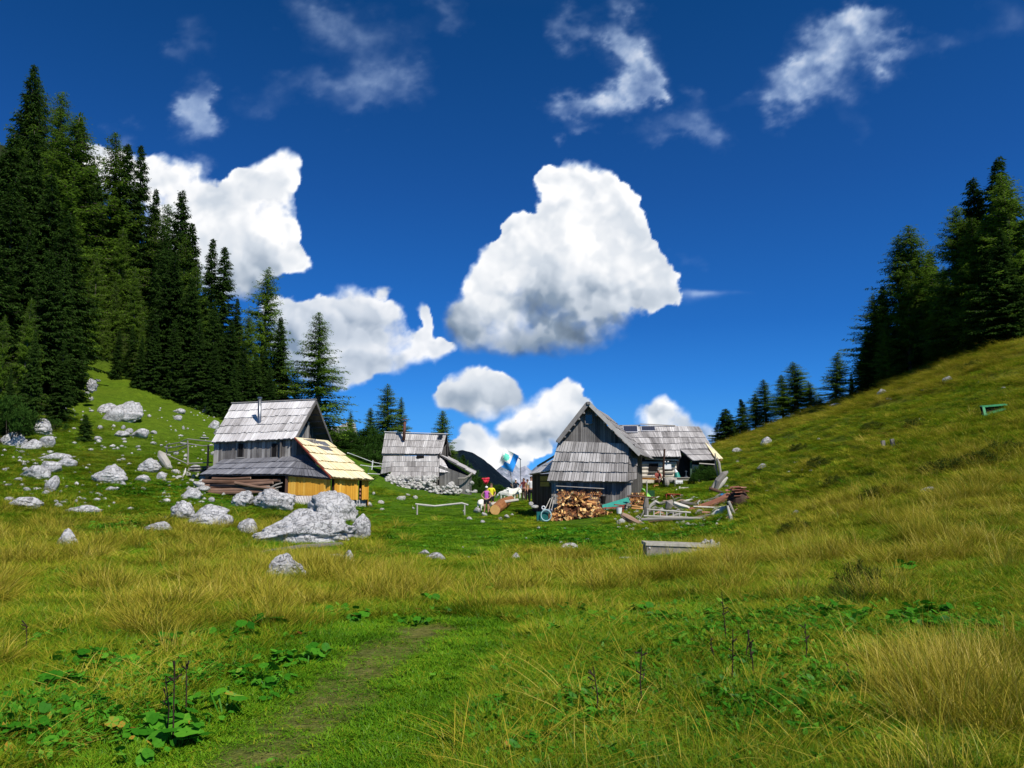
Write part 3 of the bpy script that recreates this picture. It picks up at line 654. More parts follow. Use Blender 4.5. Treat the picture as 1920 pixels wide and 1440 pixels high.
def plant(kind, var, px, top, Y, wide=1.0, label=None, group=None, sink=.25, name=None, x=None, hgt=None):
    X = P(px, 905, Y).x if x is None else x
    wide = wide * (1.8 if Y > 60 and kind in 'SL' else 1.3) * (1.5 if px > 1300 else 1) * (1.25 if 100 > Y > 92 and px > 600 else 1) * (1.35 if Y > 97 and px > 600 else 1) * (1.25 if px > 1380 and Y > 95 else 1) * (.86 if px < 560 and kind == 'S' and Y > 80 else 1); g = hz(X, Y) - sink; h = (zof(top, Y) - g) if hgt is None else hgt
    k = {'S': SPR, 'L': LAR, 'y': YOUNG[:1], 'l': YOUNG[1:]}[kind]; trunk, crown = k[var % len(k)]
    sz = h / HTS[kind]; nm = name or ('spruce_tree' if kind in 'Sy' else 'larch_tree')
    r = empty(nm, (X, Y, g), label, 'tree', group); w = sz * wide if hgt is None or True else sz
    # slender or broad, but never squashed beyond a natural habit
    r.scale = (w, w, sz); r.rotation_euler = (R(rnd.uniform(-1.5, 1.5)), R(rnd.uniform(-1.5, 1.5)), rnd.uniform(0, 6.28))
    a = link('trunk', trunk, r); b = link('crown', crown, r); return r
# skyline firs of the left slope: kind, variant, bearing, top, distance, breadth
LEFTTOP = [
 ('S',1,-8,118,96,.8,'dark spruce cut by the left edge of the picture, its tip the highest of all'),
 ('L',0,28,150,98,.8,'tall green larch with a rounded tip, second from the left edge of the skyline'),
 ('L',1,72,168,102,.62,'thin pale larch tip rising between the two tallest crowns at the left'),
 ('L',2,98,212,92,.95,'broad dark green larch with a bare pale stem high on the left slope'),
 ('S',1,116,222,94,.8,'dark spruce on the right flank of the tallest group of the left slope'),
 ('L',0,186,254,98,.85,'tall green larch left of the narrow spruce tip before the white cloud'),
 ('S',3,202,268,97,1.0,'narrow spruce whose tip touches the green larch before the white cloud'),
 ('S',3,237,274,99,.8,'slim ragged spruce standing alone against the white cloud'),
 ('S',1,262,352,96,.8,'short spruce tip in the notch right of the slim ragged spruce'),
 ('L',1,292,382,95,.7,'pale green larch top left of the tall pointed spruce'),
 ('S',1,318,358,90,.9,'tall pointed spruce in the middle of the left skyline'),
 ('S',3,342,418,88,1.0,'spruce with a bent side twig right of the tall pointed spruce'),
 ('S',3,381,450,88,.9,'narrow spruce spire, left one of the pair before the cloud'),
 ('S',3,405,462,87,1.1,'narrow spruce spire, right one of the pair before the cloud'),
 ('S',1,432,560,86,.8,'lower spruce right of the pair of spires'),
 ('L',2,478,498,90,.80,'tall feathery larch with a green blue tip behind the left hut'),
 ('S',1,518,594,86,.95,'dark pointed spruce between the feathery larch and the lone larch'),
 ('L',0,592,588,84,1.08,'lone airy larch with see-through branches beside the ridge of the left hut'),
 ('l',0,548,700,84,1.1,'small bright green larch at the foot of the dark pointed spruce'),
]
for k, v, px, top, Y, w, lab in LEFTTOP: plant(k, v, px, top, Y, w, lab)
FOREST = [('S',0,20,300,82,.95),('S',2,58,330,78,.9),('S',1,150,330,95,.8),('L',2,104,380,90,.7),('S',0,95,400,72,.9),('S',2,12,430,66,.85),('S',0,70,470,64,.8),('S',2,92,480,66,.75),('S',1,128,610,68,.7),
 ('L',0,30,560,60,.7),('L',1,196,430,92,.6),('S',1,175,420,97,.8),('S',0,292,450,84,.8),('S',2,300,470,80,.9),('S',0,236,610,79,.7),('S',2,276,590,77,.65),('S',0,340,520,79,.9),('L',0,355,500,84,.8),('S',2,385,560,79,.8),
 ('S',0,418,600,78,.8),('S',1,448,640,79,.8),('S',0,205,615,78,.6),('L',2,330,440,88,.7),('S',1,286,420,92,.7),('S',2,362,600,77,.8),('L',1,452,590,84,.8),('S',2,490,640,82,.8),('S',0,-40,250,80,1),('S',2,-60,400,62,1),
 ('L',0,196,520,86,.5),('S',1,310,600,77,.75),('S',0,44,620,58,.8),('S',1,105,640,62,.8),('S',2,5,690,57,.75),('L',2,-10,590,58,.7),('S',0,395,640,76,.7),('S',1,250,630,76,.7),('S',2,430,680,76,.7),('S',0,60,240,100,1),('S',2,20,250,92,1),
 ('S',0,130,300,102,.9),('S',2,-20,330,74,.9),('S',1,214,400,97,.6),('S',0,365,540,84,.8),('S',2,470,660,80,.8),('S',0,500,690,80,.7),('L',1,186,600,84,.5),('L',0,236,500,82,.55),('L',2,158,470,84,.5),('L',0,250,600,78,.5)]
for k, v, px, top, Y, w in FOREST:
    plant(k, v, px, top, Y, w, 'dark spruce packed in the dense wood of the left slope' if k == 'S' else 'olive green larch packed in the dense wood of the left slope', 'spruces in the wood of the left slope' if k == 'S' else 'larches in the wood of the left slope')
RIGHT = [
 ('y',0,1366,768,118,.9,'small dark spruce nearest the cottage roof on the right crest'),
 ('l',0,1348,795,120,.7,'low larch peeping between cottage roof and small dark spruce'),
 ('y',0,1384,800,122,.6,'tiny spruce in the gap right of the small dark spruce'),
 ('S',3,1398,748,118,.75,'slender dark spruce, second spire from the cottage on the right crest'),
 ('L',1,1421,738,112,.50,'pale larch leaning on the larger one right of the slender dark spruce'),
 ('L',0,1440,712,110,.62,'blue green pyramid larch left of the bushy group on the crest'),
 ('L',1,1474,702,106,.55,'larch top on the left shoulder of the bushy group on the crest'),
 ('L',2,1500,678,102,.72,'tallest tree of the bushy group halfway along the right crest'),
 ('L',0,1528,716,100,.60,'lower larch on the right shoulder of the bushy group on the crest'),
 ('l',0,1546,745,99,.9,'low round larch closing the bushy group on its right'),
 ('L',0,1576,660,96,.62,'single pyramid larch standing free left of the tall wood on the right'),
 ('S',1,1606,700,92,.6,'low dark spruce at the foot of the tall wood on the right'),
 ('L',2,1650,552,84,.72,'leftmost big tree of the tall wood, green with drooping boughs'),
 ('S',1,1668,536,86,.72,'dark tip behind the leftmost big tree of the tall wood'),
 ('L',1,1706,442,84,.66,'thin larch with a bare pale trunk in the tall wood on the right'),
 ('L',0,1748,418,82,.80,'broad domed larch, highest of the left half of the tall wood'),
 ('S',0,1770,470,86,.8,'dark spruce behind the broad domed larch'),
 ('L',1,1826,388,74,.62,'larch with two dark bare stems at its foot on the right'),
 ('L',0,1848,410,72,.60,'light green larch right of the bare stemmed one'),
 ('S',1,1868,332,74,.75,'dark tall spruce near the right edge with a clean outline'),
 ('S',2,1905,296,72,.75,'highest spruce at the right edge of the picture'),
 ('L',2,1940,320,68,.7,'larch cut by the right edge of the picture'),
 ('S',1,1796,520,84,.7,'dark spruce filling the gap between the domed and bare stemmed larches'),
 ('S',0,1722,560,86,.7,'dark spruce low behind the thin bare trunked larch'),
]
for k, v, px, top, Y, w, lab in RIGHT: plant(k, v, px, top, Y, w, lab)
for k, v, px, top, Y, w in [('S',0,1690,620,82,.7),('S',2,1640,620,83,.6),('S',0,1880,470,68,.7),('S',2,1912,430,66,.7),('S',0,1845,560,74,.6),('S',2,1765,600,80,.6),('L',2,1895,400,70,.7),('S',1,1735,640,80,.6),('L',0,1792,500,79,.55),('L',2,1676,600,80,.5),('L',0,1720,500,81,.5),('L',2,1820,480,76,.5),('L',0,1632,640,84,.5),('L',2,1775,560,77,.5)]:
    plant(k, v, px, top, Y, w, 'dark conifer filling the foot of the tall wood on the right', 'conifers filling the tall wood on the right')
MIDT = [
 ('L',0,656,772,104,.75,'small larch standing free right of the left hut before the pale peak'),
 ('L',1,692,764,106,.72,'medium larch between the small one and the big one left of the back hut'),
 ('L',2,727,720,104,.82,'big shaggy larch rising directly behind the back hut chimney side'),
 ('L',1,830,770,108,.80,'lean larch with a side branch behind the right end of the back hut'),
 ('L',0,748,745,106,.55,'thin larch leaning on the big shaggy one'),
 ('S',3,869,852,100,1.0,'little spruce tip before the dark mountain right of the back hut'),
 ('L',0,850,838,98,.8,'low larch clump right of the back hut gable'),
]
for k, v, px, top, Y, w, lab in MIDT: plant(k, v, px, top, Y, w, lab)
# mountain pine thickets
def bush_mesh(seed, Rr=1.6, hh=1.5, nclump=46):
    global nr
    nr = np.random.RandomState(seed); PV, PF, PT = [], [], []; nv = 0; st = MB()
    for c in range(nclump):
        a = nr.rand() * 6.283; rr = Rr * math.sqrt(nr.rand()); zc = hh * (.25 + .75 * nr.rand()) * math.sqrt(max(.05, 1 - (rr / Rr / 1.08) ** 2)); cen = np.array([rr * math.cos(a), rr * math.sin(a), zc])
        if c % 3 == 0: st.tube([Vector((cen[0] * .15, cen[1] * .15, -.2)), Vector((cen[0] * .6, cen[1] * .6, zc * .5)), Vector(cen)], [.05, .035, .012], 4, .4)
        k = 95; d = nr.normal(size=(k, 3)); d[:, 2] = np.abs(d[:, 2]) * .9; d /= np.linalg.norm(d, axis=1)[:, None]
        p0 = cen + d * nr.uniform(.02, .34, (k, 1)); ln = nr.uniform(.10, .22, k); V, F, T = sprays(p0, d + nr.normal(size=(k, 3)) * .4, ln, ln * .35, np.clip(.25 + .5 * d[:, 2] + nr.normal(size=k) * .12 + nr.uniform(-.12, .15), 0, 1), .1)
        PV.append(V); PF.append(F + nv); PT.append(T); nv += len(V)
    return st.mesh('bush stems', BARK), mesh_np('bush foliage', np.concatenate(PV), F4=np.concatenate(PF), attrs={'tone': ('FACE', np.concatenate(PT))}, mat=PINE)
def heath():
    a, b = bush_mesh(404, 2.0, 1.3, 50); b.materials[0] = HEATH; return a, b
BUSH = [bush_mesh(401), bush_mesh(402, 1.4, 1.9), bush_mesh(403, 2.0, 1.3, 60), heath()]
def bush(px, base, Y, w, top=None, label=None, group=None, v=None):
    """w: half width in metres"""
    X = P(px, base, Y).x; g = hz(X, Y) - .15; v = rnd.randrange(3) if v is None else v; s = w / (1.6, 1.4, 2.0, 2.0)[v]
    r = empty('mountain_pine', (X, Y, g), label, 'shrub', group); h = s if top is None else max(.4, (zof(top, Y) - g) / (1.6, 2.0, 1.4, 1.4)[v]); r.scale = (s, s, h); r.rotation_euler = (0, 0, rnd.uniform(0, 6.28))
    link('stem', BUSH[v][0], r); link('foliage', BUSH[v][1], r)
GB = 'mountain pine thicket between the huts'
for px, Y, w, top in [(640,96,2.6,812),(665,100,2.8,805),(690,98,2.6,800),(712,97,2.2,808),(655,90,2.2,832),(682,91,2.4,838),(706,90,2.2,830),(630,88,2.0,842),(648,84,1.8,858),(676,84,2.0,860),(700,84,2.0,852),(620,92,2.2,815),(602,90,2,805),
                      (846,92,2.0,856),(862,95,2.2,866),(880,92,2.0,876),(853,86,1.6,880),(872,86,1.7,890),(890,88,1.8,896),(905,90,1.8,905),(922,90,1.8,908),(938,92,1.8,912),(898,84,1.5,913),(915,85,1.4,918),(952,92,1.6,918),(932,86,1.4,922),(968,94,1.4,922),(1018,96,2,905),(985,95,1.2,924)]:
    bush(px, 900, Y, w, top, 'dark green mountain pine thicket between and behind the huts', GB)
bush(100, 800, 60, 1.0, 785, 'dark round bush beside the pale boulders below the left wood', None, 0); plant('y',0,152,778,58,1.1,'tiny spruce at the lower edge of the left wood among boulders')
bush(18, 780, 55, 1.6, 745, 'dark bush under the firs at the far left', None, 1)

for i, (px, b, w, top, lab) in enumerate([(1540, 872, .8, 858, 'dark tussocky bush below the crest, nearest the cottage'), (1800, 880, 1.2, 862, 'low dark bush in the right meadow above the dead grass'), (1856, 868, 1.1, 850, 'larger dark bush left of the right edge'), (1895, 850, .9, 835, 'dark bush touching the right edge'), (1655, 935, .7, 915, 'small dark bush with a stone in the right meadow'), (1568, 912, .5, 898, 'little round bush above the dark hollow'), (1492, 1002, .55, 976, 'dark bush over a hollow in the right meadow'), (1735, 700, .8, 690, 'dark bush under the bare stemmed larch'), (1830, 690, .9, 676, 'dark bush high on the right slope'), (1500, 845, .7, 836, 'low bush on the slope below the bushy group of trees'), (1640, 805, .8, 796, 'low bush left of the two short posts'), (1720, 800, .7, 790, 'low bush right of the two short posts'), (1610, 1120, .34, 1078, 'dark grassy clump above the big round leaves')]):
    g = G(px, b, 8); bush(px, b, g.y, w, top, lab, None, 3)

# ---------------------------------------------------------------- rocks
def fbm3(p, f, octv, seed):
    return (fbm(p[:, 0] * f + 5, p[:, 1] * f + p[:, 2] * f * .5, octv, seed) + fbm(p[:, 1] * f - 3, p[:, 2] * f + p[:, 0] * f * .5, octv, seed + 5) + fbm(p[:, 2] * f + 9, p[:, 0] * f - p[:, 1] * f * .5, octv, seed + 9)) / 3
_ico = {}
def ico(sub):
    if sub not in _ico:
        import bmesh
        bm = bmesh.new(); bmesh.ops.create_icosphere(bm, subdivisions=sub, radius=1); me = bpy.data.meshes.new('ico'); bm.to_mesh(me); bm.free()
        V = np.empty(len(me.vertices) * 3); me.vertices.foreach_get('co', V); F = np.empty(len(me.polygons) * 3, int); me.polygons.foreach_get('vertices', F)
        _ico[sub] = (V.reshape(-1, 3), F.reshape(-1, 3)); bpy.data.meshes.remove(me)
    return _ico[sub]
def rock_mesh(seed, sub=4, dims=(1, 1, 1), mat=None, rough=.16, planes=12, soft=22, lean=0):
    rs = np.random.RandomState(seed); V, F = ico(sub); V = V.copy()
    n = rs.normal(size=(planes, 3)); n /= np.linalg.norm(n, axis=1)[:, None]; d = rs.uniform(.62, 1.0, planes)
    q = V @ n.T; r = np.where(q > .05, d / np.maximum(q, .05), 9.0); r = np.minimum(r, 1.15); r = (-np.log(np.exp(-soft * r).sum(1)) / soft)
    P_ = V * r[:, None]
    rd = 1 - np.abs(2 * fbm3(P_, 1.6, 3, seed) - 1); P_ = P_ * (1 + rough * (rd - .75) * 1.2)[:, None]
    P_ = P_ * (1 + rough * 1.4 * (fbm3(P_, 4.0, 5, seed + 3) - .5))[:, None]
    if sub >= 5:
        P_ = P_ * (1 - rough * .55 * np.clip(1 - 9 * np.abs(fbm3(P_ * np.array([1, 1, 2.2]), 1.9, 3, seed + 7) - .5), 0, 1))[:, None]
        P_ = P_ * (1 + rough * .35 * (fbm3(P_, 11.0, 3, seed + 8) - .5))[:, None]
    mn, mx_ = P_.min(0), P_.max(0); P_ = (P_ - (mn + mx_) / 2) / ((mx_ - mn) / 2); P_[:, 2] = -1 + (P_[:, 2] + 1) * (1 - lean * np.clip((-P_[:, 0] + .1), 0, 1)); P_ = P_ * np.array(dims)
    return mesh_np('rock', P_, F3=F, smooth=False, mat=mat or ROCK)
SMALL = [rock_mesh(500 + i, 3, (1, .8 + .05 * (i % 3), .55 + .08 * (i % 4)), ROCK, .2) for i in range(8)]
SMALLW = [rock_mesh(520 + i, 3, (1, .8, .6 + .1 * (i % 3)), ROCKW, .22) for i in range(5)]
def boulder(px, base, wpx, hpx, label, seed, depth=.8, sub=5, name='boulder', rough=.2, sink=.22, planes=14, ymin=2.6, tilt=0, group=None, Y=None, rz=None):
    """wpx, hpx: size in the photograph; base: where its foot meets the grass"""
    g = G(px, base, ymin) if Y is None else P(px, base, Y); m = g.y / F_PX; w = wpx * m / 2 * 1.06; h = hpx * m
    me = rock_mesh(seed, sub, (w, w * depth, h * (.5 + sink / 1.0)), ROCK, rough, planes, 20, .38 if seed == 11 else .25 * (seed % 3))
    o = link(name, me, None, (g.x, g.y + w * depth * .55, g.z + h * (.5 - sink * .75))); o.rotation_euler = (R(tilt), 0, rz if rz is not None else rnd.uniform(-.25, .25))
    return tag(o, label, 'rock', group)
def pebble(px, base, wpx, hpx, label, group, white=False, name='rock', ymin=2.6):
    g = G(px, base, ymin); m = g.y / F_PX; k = rnd.choice(SMALLW if white else SMALL); o = link(name, k, None, (g.x, g.y + .1, g.z + hpx * m * .28))
    o.scale = (wpx * m * .56, wpx * m * .5, hpx * m * .95); o.rotation_euler = (rnd.uniform(-.2, .2), rnd.uniform(-.2, .2), rnd.uniform(0, 6.28)); return tag(o, label, 'rock', group)
# the outcrop before the left hut
BIG = [
 (562,1022,182,70,'largest grey limestone boulder of the outcrop, cracked and sloping to the left',11,.75,6),
 (610,978,100,54,'rounded limestone boulder on top of the outcrop under the orange hut wall',12,.8,5),
 (674,1012,38,46,'upright knobbly boulder at the right end of the outcrop',13,.8,5),
 (590,990,34,26,'small block wedged between the two big boulders of the outcrop',14,.8,4),
 (508,955,74,36,'pale boulder beside the left end of the orange wall',15,.8,5),
 (452,950,40,28,'pointed pale boulder left of the grassy hollow',16,.8,5),
 (380,985,80,36,'grey boulder with dark cracks in the left part of the outcrop',17,.8,5),
 (340,975,44,34,'tilted boulder at the upper left of the outcrop',18,.8,5),
 (292,998,52,18,'low pale slab at the left tip of the outcrop',19,.8,5),
 (415,990,36,24,'dark cracked block right of the grey boulder in the outcrop',20,.8,4),
 (462,1003,34,28,'squat grey stone left of the largest boulder',21,.8,4),
 (530,1090,76,50,'solitary pointed grey boulder lying in the grass before the outcrop',22,.8,6),
 (118,1030,42,36,'leaning pale stone half in shade in the golden grass at the left',23,.7,5),
 (42,954,56,20,'flat grey boulder near the left edge above the golden grass',24,.7,5),
 (150,963,66,15,'long flat pale slab in the left meadow',25,.5,5),
 (65,815,46,28,'pale boulder at the lower edge of the left wood',26,.8,5),
 (232,790,62,36,'largest block of the rock heap on the left slope',27,.8,5),
 (196,775,36,18,'left block of the rock heap on the left slope',28,.8,4),
 (210,788,40,26,'front block of the rock heap on the left slope',29,.8,4),
 (198,906,60,34,'rounded grey boulder on the left slope below the rock line',30,.8,5),
 (276,885,40,26,'boulder with a dark hollow on the left slope',31,.8,5),
 (256,820,34,16,'round stone, right of the pair on the left slope',32,.8,4),
 (224,820,30,12,'flat stone, left of the pair on the left slope',33,.8,4),
 (20,835,60,26,'long broken boulder at the left edge under the firs',34,.6,5),
 (52,842,40,18,'boulder continuing the broken row under the firs',35,.7,4),
 (84,838,26,20,'boulder at the right end of the broken row under the firs',36,.8,4),
 (92,922,26,28,'upright pale stone left in the meadow under the rock line',37,.8,4),
 (60,895,56,22,'bedded stone in the left meadow',38,.7,4), (88,886,44,20,'pale bedded stone just right of the other bedded stone',39,.7,4), (122,875,38,16,'small bedded stone at the right end of the bedded row',40,.7,4),
 (96,862,60,12,'thin slab in the second rock line of the left slope',41,.5,4),
 (300,900,18,14,'block stone right below the boulder with a dark hollow',42,.8,4), (262,903,30,12,'knobbly stone in the grass left of the log pile',43,.8,4),
 (398,802,22,14,'pale stone beside the ridge of the left hut',44,.8,4), (408,816,20,12,'second pale stone beside the left hut roof',45,.8,4),
 (362,884,24,12,'flat stone inside the fenced patch left of the hut',46,.8,4), (352,935,40,20,'grey stone before the log pile end',47,.8,4),
 (1240,1004,0,0,'',0,0,0),
]
for b in BIG:
    if b[2]: boulder(b[0], b[1], b[2], b[3], b[4], b[5], b[6], b[7])
for i, (px, b, w, h, lab) in enumerate([(816,1052,36,14,'flat pinkish stone in the short grass of the middle meadow'),(793,1042,26,10,'pale flat stone left of the pinkish one'),(965,1052,20,14,'round grey stone in the meadow before the barn'),
      (1068,1030,30,10,'grey stone on top of the dry brown mound'),(590,1050,18,12,'small stone right of the solitary pointed boulder'),(650,1060,26,26,'angular pale stone standing in the grass right of the solitary boulder'),(622,1050,40,10,'broken flat stone behind the angular pale one'),
      (1388,880,0,0,''),(1430,878,18,9,'white oblong stone lying on the right slope beside the cottage'),(1384,848,22,8,'flat white stone on the slope next to the cottage roof'),(1438,834,20,14,'grey white stone below the crest on the right'),
      (1655,738,18,10,'stone at the foot of the tall wood on the right crest'),(1778,716,18,10,'stone on the right slope under the bare stemmed larch'),(1750,925,40,12,'half buried pale stone in the right meadow'),(1492,968,16,10,'stone peeping from the grass right of the bark pile'),
      (1568,764,22,6,'flat stone on the golden crest'),(1300,1190,0,0,''),(780,1100,16,8,'stone at the near end of the tussocks beside the track'),(400,770,20,12,'pale stone above the left end of the hut roof'),(334,775,22,10,'pale stones under the firs left of the hut'),(385,776,16,14,'upright pale stone under the firs left of the hut')]):
    if w: boulder(px, b, w, h, lab, 60 + i, .7, 4, 'rock')
rr = random.Random(3)
for i in range(52):   # scattered over the left slope, thick along the broken ledges
    px = rr.uniform(0, 400); ledge = rr.choice([(835, 20), (858, 10), (885, 18), (912, 16), (790, 30), (820, 25), (940, 14), (870, 14)]); b = rr.gauss(*ledge)
    if px > 240 and b > 900 and px < 330: b -= 20
    b = min(985, max(765 - px * .02, b)); pebble(px, b, rr.uniform(4, 17), rr.uniform(3, 9), 'small pale limestone rock scattered over the left slope', 'small rocks scattered over the left slope')
for i in range(12): pebble(rr.uniform(140, 185), rr.uniform(690, 760), rr.uniform(5, 12), rr.uniform(4, 8), 'pale rubble stone in the gap of the left wood', 'rubble in the gap of the left wood')
for (cx, cy, n, sx, sy) in [(150, 470, 6, 10, 40), (240, 530, 9, 22, 30), (155, 560, 4, 12, 30)]:
    for i in range(n):
        px = cx + rr.gauss(0, sx); b = cy + rr.gauss(0, sy); g = G(px, b, 60); o = link('rock', rr.choice(SMALLW), None, (g.x, g.y, g.z + .2)); s = rr.uniform(.4, 1.3); o.scale = (s, s, s * 1.2); o.rotation_euler = (0, 0, rr.uniform(0, 6)); tag(o, 'pale crag stone showing between the trees of the left slope', 'rock', 'crag stones between the trees of the left slope')
for i in range(20):
    px = rr.uniform(1380, 1915); t = (px - 1335) / 585; b = rr.uniform(842 - t * 190, 960 - t * 130); pebble(px, b, rr.uniform(3, 9), rr.uniform(2, 5), 'little white stone scattered over the right slope', 'little stones scattered over the right slope')
for i in range(18):
    px = rr.uniform(580, 1130); pebble(px, rr.uniform(1000, 1062) if px < 960 else rr.uniform(990, 1050), rr.uniform(3, 9), rr.uniform(2, 5), 'little grey stone in the short grass of the middle meadow', 'little stones in the middle meadow')
# stone heap under the back hut
def stonerow(n, f, label, group, wr=(11, 20)):
    for i in range(n):
        px, b, Y = f(i / n, rr); q = P(px, b, Y); m = Y / F_PX; w = rr.uniform(*wr) * m; o = link('rock', rr.choice(SMALLW), None, q); o.scale = (w * .55, w * .5, w * .5); o.rotation_euler = (rr.uniform(-.5, .5), rr.uniform(-.5, .5), rr.uniform(0, 6)); tag(o, label, 'rock', group)
stonerow(62, lambda t, r: (lambda x, k: (x, 919 - k * 22 - 2, 71.6 + k * 1.5))(r.uniform(713, 818), r.random()), 'white stone of the heaped dry wall under the back hut', 'stones of the heaped wall under the back hut')
stonerow(20, lambda t, r: (lambda x, k: (x, 927 - k * 13, 68.6 + k))(r.uniform(806, 862), r.random()), 'white stone of the low heap before the back hut annex', 'stones of the low heap before the annex', (9, 15))
stonerow(1, lambda t, r: (846, 908, 69.2), 'big round white stone on top of the low heap before the annex', None, (16, 17))
stonerow(6, lambda t, r: (r.uniform(866, 895), r.uniform(905, 925), 68), 'white stone right of the annex among weeds', 'white stones right of the annex', (5, 11))
for (px, b, w, h) in [(700,928,8,6),(714,945,12,7),(752,938,16,8),(778,935,10,6),(765,930,8,4),(692,950,12,9),(716,957,9,5),(775,955,5,4),(895,962,16,12),(908,968,10,6),(880,975,12,7),(905,980,8,5),(950,972,12,7),(938,975,9,6),(960,968,8,5),(870,960,6,4)]:
    pebble(px, b, w, h, 'bright stone in the green meadow between the huts', 'bright stones in the meadow between the huts', True)

# loose rubble too fine to count
def rubble():
    r = random.Random(77); V = []; F = []; nv = 0; bv, bf = ico(1); pts = []
    for i in range(300):
        px = r.uniform(0, 420); l = r.choice([(835, 12), (858, 9), (885, 14), (912, 14), (790, 20), (820, 20), (940, 12), (775, 8)]); b = min(990, max(768, r.gauss(*l))); pts.append((G(px, b), r.uniform(.05, .22) if r.random() < .5 else r.uniform(.04, .12), 0))
    for i in range(120): px = r.uniform(712, 862); pts.append((P(px, r.uniform(900, 922) if px < 818 else r.uniform(912, 926), 71 if px < 818 else 68.3), r.uniform(.10, .22), 0))
    for i in range(130): pts.append((G(r.uniform(1150, 1375), r.uniform(950, 995), 30), r.uniform(.03, .11), 0))
    for i in range(60): pts.append((G(r.uniform(300, 400), r.uniform(880, 945), 30), r.uniform(.04, .14), 0))
    for i in range(120): pts.append((G(r.uniform(450, 700), r.uniform(985, 1030), 20), r.uniform(.02, .07), 0))
    for g, s, _ in pts:
        q = bv * np.array([s * r.uniform(.8, 1.4), s * r.uniform(.7, 1.2), s * r.uniform(.5, .9)]) * (1 + .35 * (nr.rand(len(bv), 1) - .5)); a = r.uniform(0, 6); ca, sa = math.cos(a), math.sin(a); q = np.stack([q[:, 0] * ca - q[:, 1] * sa, q[:, 0] * sa + q[:, 1] * ca, q[:, 2]], 1) + np.array([g.x, g.y, g.z + s * .2]); V.append(q); F.append(bf + nv); nv += len(q)
    tag(link('rubble', mesh_np('rubble', np.concatenate(V), F3=np.concatenate(F), mat=ROCKW)), 'loose white limestone rubble between the rocks and around the huts', 'rubble', kind='stuff')
rubble()

for i, (px, top, base, w, Y, lab) in enumerate([(172, 712, 735, 16, 66, 'pale crag in the gap above the left meadow'), (648, 796, 830, 40, 150, 'distant pale rock face behind the pine thicket')]):
    q = P(px, (top + base) / 2, Y); m_ = Y / F_PX; o = link('boulder', rock_mesh(900 + i, 5, (w * m_ * .62, w * m_ * .6, (base - top) * m_ * .62), ROCK, .34, 16), None, q); tag(o, lab, 'rock')
# ---------------------------------------------------------------- the three huts
def ground_pt(px, Y, dz=0):
    x = P(px, 905, Y).x; return Vector((x, Y, hz(x, Y) + dz))
def tri_top(A, B, apex_s, za, z0, z1):
    return lambda s: lerp(z0, za, s / apex_s) if s < apex_s else lerp(za, z1, (s - apex_s) / (1 - apex_s))
def hut_part(parent, name, mat, fn, label=None, smooth=False):
    mb = MB(); fn(mb); return mb.build(name, mat, parent, label, smooth=smooth)
def flat(p, z=None): return Vector((p.x, p.y, 0 if z is None else z))
